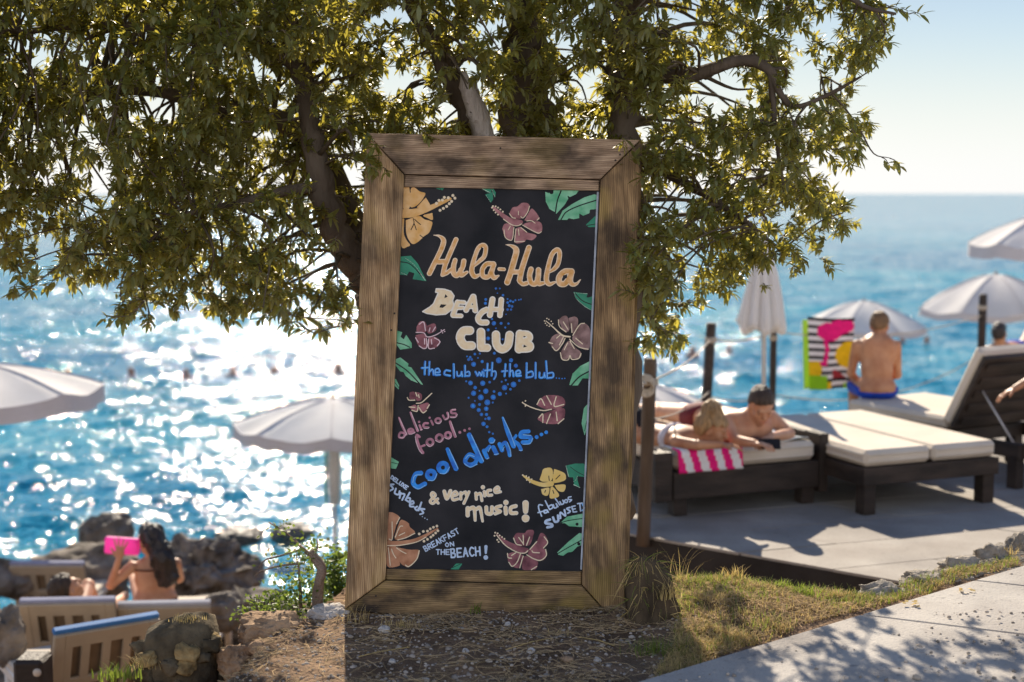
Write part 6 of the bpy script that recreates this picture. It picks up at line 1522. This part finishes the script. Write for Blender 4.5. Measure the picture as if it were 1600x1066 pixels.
solid("shorts", [ell(hip, (.158, .15, .098), np.stack([s_, b_, Z]), .05), cap(hip - s_ * .08, kn1, .085, .066, .03), cap(hip + s_ * .08, kn2, .09, .066, .03)], .010, m_redsw, man, grow=.008, cut=lambda X: np.maximum(((X - hip) @ b_) - .10, -.06 - ((X - hip) @ b_)))
# phone by his hands
q = np.array(at(1202, 703, 9.60)); g = G(); g.box((q[0], q[1], ZM + .045), (.15, .012, .075), Matrix.Rotation(R(-30), 3, 'X'), .004)
o = thing("phone", "dark phone propped between the man's hands", "phone", (q[0], q[1], ZM)); g.build("phone_body", TC[0], o)

# --- woman lying on her front beside him
H = np.array(at(1114, 671, 9.66)); b_ = nrm((-.80, .60, 0)); s_ = nrm((.60, .80, 0))
hp, p, ax = head(H, (.86, -.42, -.28), (.1, -.1, 1), .97)
C = H + b_ * .20 - Z * .085; shN = C - s_ * .165; shF = C + s_ * .165; hip = C + b_ * .50; hip[2] = ZM + .125
kn1 = hip + b_ * .42 - s_ * .08; kn2 = hip + b_ * .42 + s_ * .08; kn1[2] = kn2[2] = ZM + .07
an1 = kn1 + b_ * .36; an2 = kn2 + b_ * .36; an1[2] = an2[2] = ZM + .05
elN = np.array(at(1092, 714, 9.52)); elN[2] = ZM + .05; wN = np.array(at(1128, 716, 9.50)); wN[2] = ZM + .055
elF = np.array(at(1150, 694, 9.80)); elF[2] = ZM + .05; wF = np.array(at(1166, 702, 9.66)); wF[2] = ZM + .05
pr = hp + [cap(H - Z * .05 + b_ * .05, C + Z * .02, .046, .052, .03), ell(C + b_ * .05, (.165, .16, .09), np.stack([s_, b_, Z]), .05), ell(C + b_ * .27 - Z * .005, (.125, .2, .085), np.stack([s_, b_, Z]), .05), ell(hip, (.155, .15, .11), np.stack([s_, b_, Z]), .05),
           cap(shN, elN, .043, .034, .03), cap(shF, elF, .043, .034, .03), cap(elN, wN, .035, .023, .015), cap(elF, wF, .035, .023, .015), cap(hip - s_ * .075, kn1, .08, .05, .03), cap(hip + s_ * .075, kn2, .08, .05, .03), cap(kn1, an1, .05, .032, .02), cap(kn2, an2, .05, .032, .02), cap(an1, an1 + b_ * .16, .03, .018, .02), cap(an2, an2 + b_ * .16, .03, .018, .02)]
pr += hand(wN, (.97, -.2, -.02), (0, 0, -1), .92, .45, .12, -1) + hand(wF, (.6, -.78, -.05), (0, 0, -1), .92, .5, .12, 1)
wom = thing("person", "blonde woman with a hair bun lying on her front on the bed", "person", (C[0], C[1], ZM))
solid("body", pr, .0085, m_skin, wom); face(p, wom, ax, .97, m_hbl)
f_, u_ = ax[1], ax[2]; Hc = H.copy()
solid("hair", [ell(p(0, -.02, .03), np.array((.096, .116, .114)) * .97, ax, .02), ell(p(0, -.05, .135), (.075, .07, .065), ax, .03), ell(p(0, -.095, .0), (.06, .04, .07), ax, .03)], .006, m_hbl, wom, noise=.010, nscale=45,
      cut=lambda X: np.where((X - Hc) @ f_ > .015, .052 + (((X - Hc) @ f_) - .015) * .1, .052 + (((X - Hc) @ f_) - .015) * 1.5) - (X - Hc) @ u_)
solid("bikini_top", [ell(C + b_ * .12, (.168, .05, .095), np.stack([s_, b_, Z]), .05)], .008, m_top, wom, grow=.006)
solid("bikini_bottom", [ell(hip, (.158, .14, .115), np.stack([s_, b_, Z]), .05)], .009, m_top, wom, grow=.006, cut=lambda X: np.abs((X - hip) @ b_) - .10)

# --- seated young person, back to the camera
S0 = np.array(at(1369, 622, 12.1)); S0[2] = ZM
f_ = nrm((.05, 1, 0)); r_ = nrm((1, -.05, 0))
hipc = S0 + Z * .09; ch = S0 + Z * .40 + f_ * .03 + r_ * .005; nk = S0 + Z * .52 + f_ * .055 + r_ * .02; H = S0 + Z * .615 + f_ * .085 + r_ * .03
hp, p, ax = head(H, (.45, .86, -.22), (.05, .1, 1), .93)
shl, shr = S0 + Z * .455 - r_ * .165 + f_ * .04, S0 + Z * .45 + r_ * .165 + f_ * .04
el1, el2 = S0 + Z * .20 - r_ * .20 + f_ * .10, S0 + Z * .19 + r_ * .195 + f_ * .10
wr1, wr2 = S0 + Z * .11 - r_ * .10 + f_ * .29, S0 + Z * .11 + r_ * .10 + f_ * .29
k1, k2 = S0 + Z * .06 - r_ * .11 + f_ * .42, S0 + Z * .06 + r_ * .11 + f_ * .42
a1_, a2_ = k1 - Z * .38 + f_ * .03, k2 - Z * .38 + f_ * .03
A3 = np.stack([r_, f_, Z])
pr = hp + [cap(nk - Z * .03, H - Z * .05, .05, .05, .03), ell(ch, (.165, .10, .16), A3, .05), ell(S0 + Z * .24, (.135, .095, .16), A3, .05), ell(hipc, (.16, .125, .10), A3, .05), cap(shl + r_ * .10 + Z * .015, shr - r_ * .10 + Z * .015, .05, .05, .04),
           ell(ch - r_ * .075 - f_ * .06 + Z * .04, (.06, .03, .085), A3, .03), ell(ch + r_ * .075 - f_ * .06 + Z * .04, (.06, .03, .085), A3, .03),
           cap(shl, el1, .046, .036, .03), cap(shr, el2, .046, .036, .03), cap(el1, wr1, .036, .025, .015), cap(el2, wr2, .036, .025, .015), cap(hipc - r_ * .08, k1, .082, .055, .03), cap(hipc + r_ * .08, k2, .082, .055, .03), cap(k1, a1_, .052, .033, .02), cap(k2, a2_, .052, .033, .02), cap(a1_, a1_ + f_ * .16 - Z * .03, .032, .02, .02), cap(a2_, a2_ + f_ * .16 - Z * .03, .032, .02, .02)]
pr += hand(wr1, (.5, .7, -.4), (.3, -.2, -1), .92, .5, .12, 1) + hand(wr2, (-.5, .7, -.4), (-.3, -.2, -1), .92, .5, .12, -1)
kid = thing("person", "shirtless young person in blue shorts sitting with back turned, facing the sea", "person", tuple(S0))
def spine(X):      # groove along the backbone
    q = X - S0; return -(np.hypot(q @ r_ - .003, np.minimum(q @ f_ + .098, 0) * 1.0) - 0) * 0 - 1
solid("body", pr, .0085, m_skin, kid); hair_short(H, p, ax, kid, m_hlb, .93, .012, -.06); face(p, kid, ax, .93, m_hbl)
solid("shorts", [ell(hipc - Z * .01, (.168, .13, .085), A3, .05), cap(hipc - r_ * .08, k1, .09, .072, .03), cap(hipc + r_ * .08, k2, .09, .072, .03)], .009, m_blue, kid, grow=.010, cut=lambda X: np.maximum((X - S0) @ Z - .10 + .04 * np.abs((X - S0) @ f_ < -.05), (X - S0) @ f_ - .36))

# --- long-haired woman with a raised arm, lower left
S0 = np.array(at(243, 962, 10.75)); zs = -1.57; S0[2] = zs
f_ = nrm((-.35, .94, 0)); r_ = nrm((.94, .35, 0)); A3 = np.stack([r_, f_, Z])
hz = at(237, 843, 10.75).z - zs
H = S0 + Z * hz + f_ * .01 - r_ * .03; nk = S0 + Z * (hz - .13); ch = S0 + Z * (hz - .29)
hp, p, ax = head(H, (-.80, .58, -.02), (0, 0, 1), .98)
shl, shr = S0 + Z * (hz - .20) - r_ * .165, S0 + Z * (hz - .205) + r_ * .165
el1 = np.array(at(173, 914, 10.62)); wr1 = np.array(at(186, 873, 10.60)); el2 = S0 + Z * .22 + r_ * .20 + f_ * .08; wr2 = S0 + Z * .10 + r_ * .14 + f_ * .30
k1, k2 = S0 - r_ * .09 + f_ * .46 + Z * .09, S0 + r_ * .09 + f_ * .46 + Z * .09; a1_, a2_ = k1 + f_ * .42 - Z * .03, k2 + f_ * .42 - Z * .03
hipc = S0 + Z * .09
pr = hp + [cap(nk - Z * .02, H - Z * .05, .046, .046, .03), ell(ch, (.15, .088, .15), A3, .05), ell(S0 + Z * .24, (.118, .082, .15), A3, .05), ell(hipc, (.165, .12, .10), A3, .05), cap(shl + r_ * .08 + Z * .01, shr - r_ * .08 + Z * .01, .042, .042, .04),
           cap(shl, el1, .043, .034, .03), cap(el1, wr1, .034, .023, .015), cap(shr, el2, .043, .034, .03), cap(el2, wr2, .034, .023, .015), cap(hipc - r_ * .08, k1, .08, .052, .03), cap(hipc + r_ * .08, k2, .08, .052, .03), cap(k1, a1_, .05, .032, .02), cap(k2, a2_, .05, .032, .02), cap(a1_, a1_ + f_ * .08 + Z * .1, .03, .018, .02), cap(a2_, a2_ + f_ * .08 + Z * .1, .03, .018, .02)]
pr += hand(wr1, (.12, .05, 1), (.15, 1, 0), .98, .12, .42, 1) + hand(wr2, (-.5, .7, -.3), (-.3, 0, -1), .92, .5, .12, -1)
lady = thing("person", "woman with long dark hair sitting back-turned, one hand raised with spread fingers", "person", tuple(S0))
solid("body", pr, .0080, m_skin2, lady); face(p, lady, ax, .98, m_hdk)
f2, u2, H2 = ax[1], ax[2], H.copy()
hb = lambda px, py, yy: np.array(at(px, py, yy))
solid("hair", [ell(p(0, -.016, .032), np.array((.087, .105, .104)) * .98, ax, .02), cap(hb(240, 838, 10.70), hb(255, 872, 10.62), .088, .082, .03), cap(hb(255, 872, 10.62), hb(266, 902, 10.60), .080, .066, .03), cap(hb(246, 876, 10.62), hb(252, 912, 10.61), .05, .028, .03), cap(hb(268, 895, 10.61), hb(276, 912, 10.61), .045, .02, .02), cap(hb(258, 900, 10.60), hb(262, 918, 10.60), .04, .014, .02)],
      .007, m_hdk, lady, noise=.016, nscale=32, cut=lambda X: np.where(((X - H2) @ f2 > .0) & ((X - H2) @ u2 > -.16), .05 + (((X - H2) @ f2)) * .3 - (X - H2) @ u2, -1.0))
g = G()
back = [S0 + Z * .345 + r_ * (.158 * math.cos(a)) - f_ * (.096 * math.sin(a)) for a in np.linspace(.0, math.pi, 16)]
g.tube([Vector(q) for q in back], .008, 6); g.build("bikini_strap", m_brn, lady, smooth=True)
solid("bikini_bottom", [ell(hipc - Z * .01, (.17, .125, .085), A3, .05)], .009, m_brn, lady, grow=.005, cut=lambda X: (X - S0) @ Z - .11)
m_pinkp = mat("pink_vinyl", (.85, .12, .55), .4, spec=.5, transl=.5, tcol=(.95, .20, .66))
q = np.array(at(191, 853, 10.73)); ft = thing("pink_float", "bright pink inflatable-looking pad held up behind the woman's spread fingers", "float", tuple(q))
g = G(); g.box(q, (.265, .05, .13), Matrix.Rotation(R(4), 3, "Y"), .024); o_ = g.build("pad_body", m_pinkp, ft, smooth=False)
g = G(); g.tube([Vector(q + np.array((.115, -.02, .03))), Vector(q + np.array((.125, -.035, .035)))], .008, 8); g.build("valve", m_pinkp, ft, smooth=True)

# --- sunbather on the second plastic sunbed: head over the backrest
H = np.array(at(104, 922, 10.02)); f_ = nrm((-.05, 1, 0)); r_ = nrm((1, .05, 0))
hp, p, ax = head(H, (.55, .55, .62), (-.45, -.45, .75), 1.0)
C = H + f_ * .16 - Z * .17; hip = C + f_ * .42 - Z * .26; A3 = np.stack([r_, nrm(hip - C), np.cross(r_, nrm(hip - C))])
k1, k2 = hip + f_ * .42 - r_ * .1 + Z * .18, hip + f_ * .42 + r_ * .1 + Z * .02; a1_, a2_ = k1 + f_ * .3 - Z * .26, k2 + f_ * .4 - Z * .04
pr = hp + [cap(H - Z * .06, C, .05, .055, .03), ell(C + (hip - C) * .15, (.17, .17, .09), A3, .05), ell(C + (hip - C) * .6, (.14, .2, .09), A3, .05), ell(hip, (.155, .14, .10), A3, .05), cap(C - r_ * .17, C - r_ * .22 + f_ * .2 - Z * .2, .045, .035, .03), cap(C - r_ * .22 + f_ * .2 - Z * .2, C - r_ * .1 + f_ * .36 - Z * .16, .035, .024, .02), cap(C + r_ * .17, C + r_ * .22 + f_ * .2 - Z * .2, .045, .035, .03), cap(C + r_ * .22 + f_ * .2 - Z * .2, C + r_ * .1 + f_ * .36 - Z * .16, .035, .024, .02),
           cap(hip - r_ * .08, k1, .08, .054, .03), cap(hip + r_ * .08, k2, .08, .054, .03), cap(k1, a1_, .052, .034, .02), cap(k2, a2_, .052, .034, .02)]
pr += hand(C - r_ * .1 + f_ * .36 - Z * .16, (.7, .6, -.1), (0, 0, -1), .95, .4, .12, 1) + hand(C + r_ * .1 + f_ * .36 - Z * .16, (-.7, .6, -.1), (0, 0, -1), .95, .4, .12, -1)
o = thing("person", "sunbather whose brown-haired head shows above the lilac-edged sunbed back", "person", (C[0], C[1], -1.68))
solid("body", pr, .010, m_skin2, o); hair_short(H, p, ax, o, m_hbr, 1.0, .016); face(p, o, ax)
solid("shorts", [ell(hip, (.16, .145, .105), A3, .05)], .010, m_blue, o, grow=.008)

# --- distant reclining sunbather, right edge
H = np.array(at(1562, 521, 14.75)); f_ = nrm((.62, .78, 0)); r_ = nrm((.78, -.62, 0))
hp, p, ax = head(H, (.6, .7, .3), (0, 0, 1), .84)
C = H + f_ * .12 - Z * .20; hip = C + f_ * .38 - Z * .10; hip[2] = -.02
A3 = np.stack([r_, nrm(hip - C), np.cross(r_, nrm(hip - C))]); k1 = hip + f_ * .32 + Z * .26 + r_ * .08; a1_ = k1 + f_ * .28 - Z * .28; k2 = hip + f_ * .42 + Z * .02 - r_ * .08; a2_ = k2 + f_ * .4
pr = hp + [cap(H - Z * .06, C, .05, .055, .03), ell(C, (.17, .14, .10), A3, .05), ell((C + hip) / 2, (.14, .2, .09), A3, .05), ell(hip, (.155, .14, .10), A3, .05), cap(hip + r_ * .08, k1, .08, .054, .03), cap(k1, a1_, .052, .034, .02), cap(hip - r_ * .08, k2, .08, .054, .03), cap(k2, a2_, .052, .034, .02),
           cap(C + r_ * .17, C + r_ * .22 + f_ * .12 - Z * .18, .045, .035, .03), cap(C + r_ * .22 + f_ * .12 - Z * .18, hip + r_ * .2 + Z * .04, .035, .024, .02), cap(C - r_ * .17, C - r_ * .22 + f_ * .12 - Z * .18, .045, .035, .03), cap(C - r_ * .22 + f_ * .12 - Z * .18, hip - r_ * .2 + Z * .04, .035, .024, .02)]
pr += hand(hip + r_ * .2 + Z * .04, f_ - .2 * Z, -Z, .95, .4, .12, 1) + hand(hip - r_ * .2 + Z * .04, f_ - .2 * Z, -Z, .95, .4, .12, -1)
o = thing("person", "dark-haired sunbather half lying far behind, beside the dark post on the right", "person", (C[0], C[1], -.12))
solid("body", pr, .010, m_skin, o); hair_short(H, p, ax, o, m_hdk, .84, .02, -.08); solid("shorts", [ell(hip, (.16, .145, .105), A3, .05)], .010, m_blue, o, grow=.008)

# --- person mostly outside the right edge, one forearm in view
Hd = np.array(at(1586, 607, 9.9)); e2_ = np.array(at(1640, 575, 9.95)); sh = np.array(at(1690, 520, 10.05)); sh[2] += .0
C = sh + np.array((.17, .05, -.05)); H = C + np.array((-.02, -.02, .30)); hip = C - Z * .40; hip[2] = ZM + .10
hp, p, ax = head(H, (-.8, .5, -.1), (0, 0, 1), 1.0); r_ = nrm((.3, .95, 0)); f_ = nrm((-.95, .3, 0)); A3 = np.stack([r_, f_, Z])
pr = hp + [cap(H - Z * .06, C + Z * .12, .05, .05, .03), ell(C, (.17, .105, .17), A3, .05), ell((C + hip) / 2, (.14, .10, .16), A3, .05), ell(hip, (.16, .13, .11), A3, .05), cap(sh, e2_, .045, .036, .03), cap(e2_, Hd, .036, .024, .02), cap(C + r_ * .17 + Z * .1, C + r_ * .22 - Z * .15, .045, .036, .03), cap(C + r_ * .22 - Z * .15, hip + r_ * .2 + Z * .05, .036, .025, .02)]
for sg in (-1, 1):
    kk = hip + np.array((.42, -.1, -.02)) + r_ * .1 * sg; aa = kk - Z * .40; pr += [cap(hip + r_ * .08 * sg, kk, .085, .056, .03), cap(kk, aa, .054, .034, .02), cap(aa, aa + np.array((.16, -.03, -.02)), .034, .02, .02)]
pr += hand(Hd, (-.85, .1, -.5), (0, 0, -1), 1.0, .3, .15, 1) + hand(hip + r_ * .2 + Z * .05, f_ - Z * .3, -Z, 1.0, .4, .12, -1)
o = thing("person", "person beyond the right edge with only a tanned forearm reaching into the photo", "person", (hip[0], hip[1], ZM))
solid("body", pr, .010, m_skin, o); hair_short(H, p, ax, o, m_hbr); solid("shorts", [ell(hip, (.168, .14, .115), A3, .05)], .010, m_redsw, o, grow=.008); face(p, o, ax)
st_ = thing("wooden_stool", "low dark wooden stool beyond the right edge under the reaching person", "stool", (hip[0], hip[1], ZD))
g = G(); g.box((hip[0], hip[1], ZM - .035), (.42, .42, .06)); g.build("seat", m_dwood, st_)
for sx in (-1, 1):
    for sy in (-1, 1): g = G(); g.box((hip[0] + sx * .16, hip[1] + sy * .16, (ZD + ZM - .066) / 2), (.05, .05, ZM - .066 - ZD)); g.build("leg", m_dwood, st_)

# --- swimmers far out
hp, p, ax = head((0, 0, .12), (0, 1, 0), (0, 0, 1), 1.15)
m_swim = mat("wet_skin", (.30, .13, .08), .4, var=.4, scale=4)
D_, lo_ = volume(hp + [cap((0, 0, .05), (0, 0, -.05), .06, .07, .03), cap((-.17, 0, -.06), (.17, 0, -.06), .08, .08, .05), ell((0, -.02, .15), (.092, .11, .10), None, .02)], .02)
Vs, Fs = surfnet(D_, lo_, .02); proto = None
for px, py, lb in ((106, 583, "farthest left swimmer's head, above the cut-off parasol"), (205, 578, "swimmer's head right of the cut-off parasol, second from the left"), (291, 576, "third swimmer's head from the left in the glittering water"), (364, 576, "fourth swimmer's head from the left in the glittering water"), (428, 575, "swimmer's head above the parasol left of the sign, farther left one"), (528, 573, "swimmer's head closest to the sign's left edge"), (1369, 405, "lone swimmer's head far out below the horizon, right of the tree"),
                   (1410, 529, "left one of two swimmers' heads between the seated person and the dark post"), (1448, 528, "right one of two swimmers' heads, next to the dark post"), (1140, 543, "swimmer's head between the slanting post and the folded parasol"), (1082, 547, "swimmer's head left of the slanting post in bright water")):
    q = on(px, py, SEA + .12)
    if proto is None: proto = part("swimmer", Vs, Fs, m_swim); c = proto
    else: c = proto.copy(); COL.objects.link(c)
    c.location = (q.x, q.y, SEA + random.uniform(-.06, .02)); c.scale = [random.uniform(.62, .82)] * 3; c.rotation_euler = (0, 0, random.uniform(0, 6.28))
    tag(c, lb, "swimmer", "swimmers' heads in the sea")
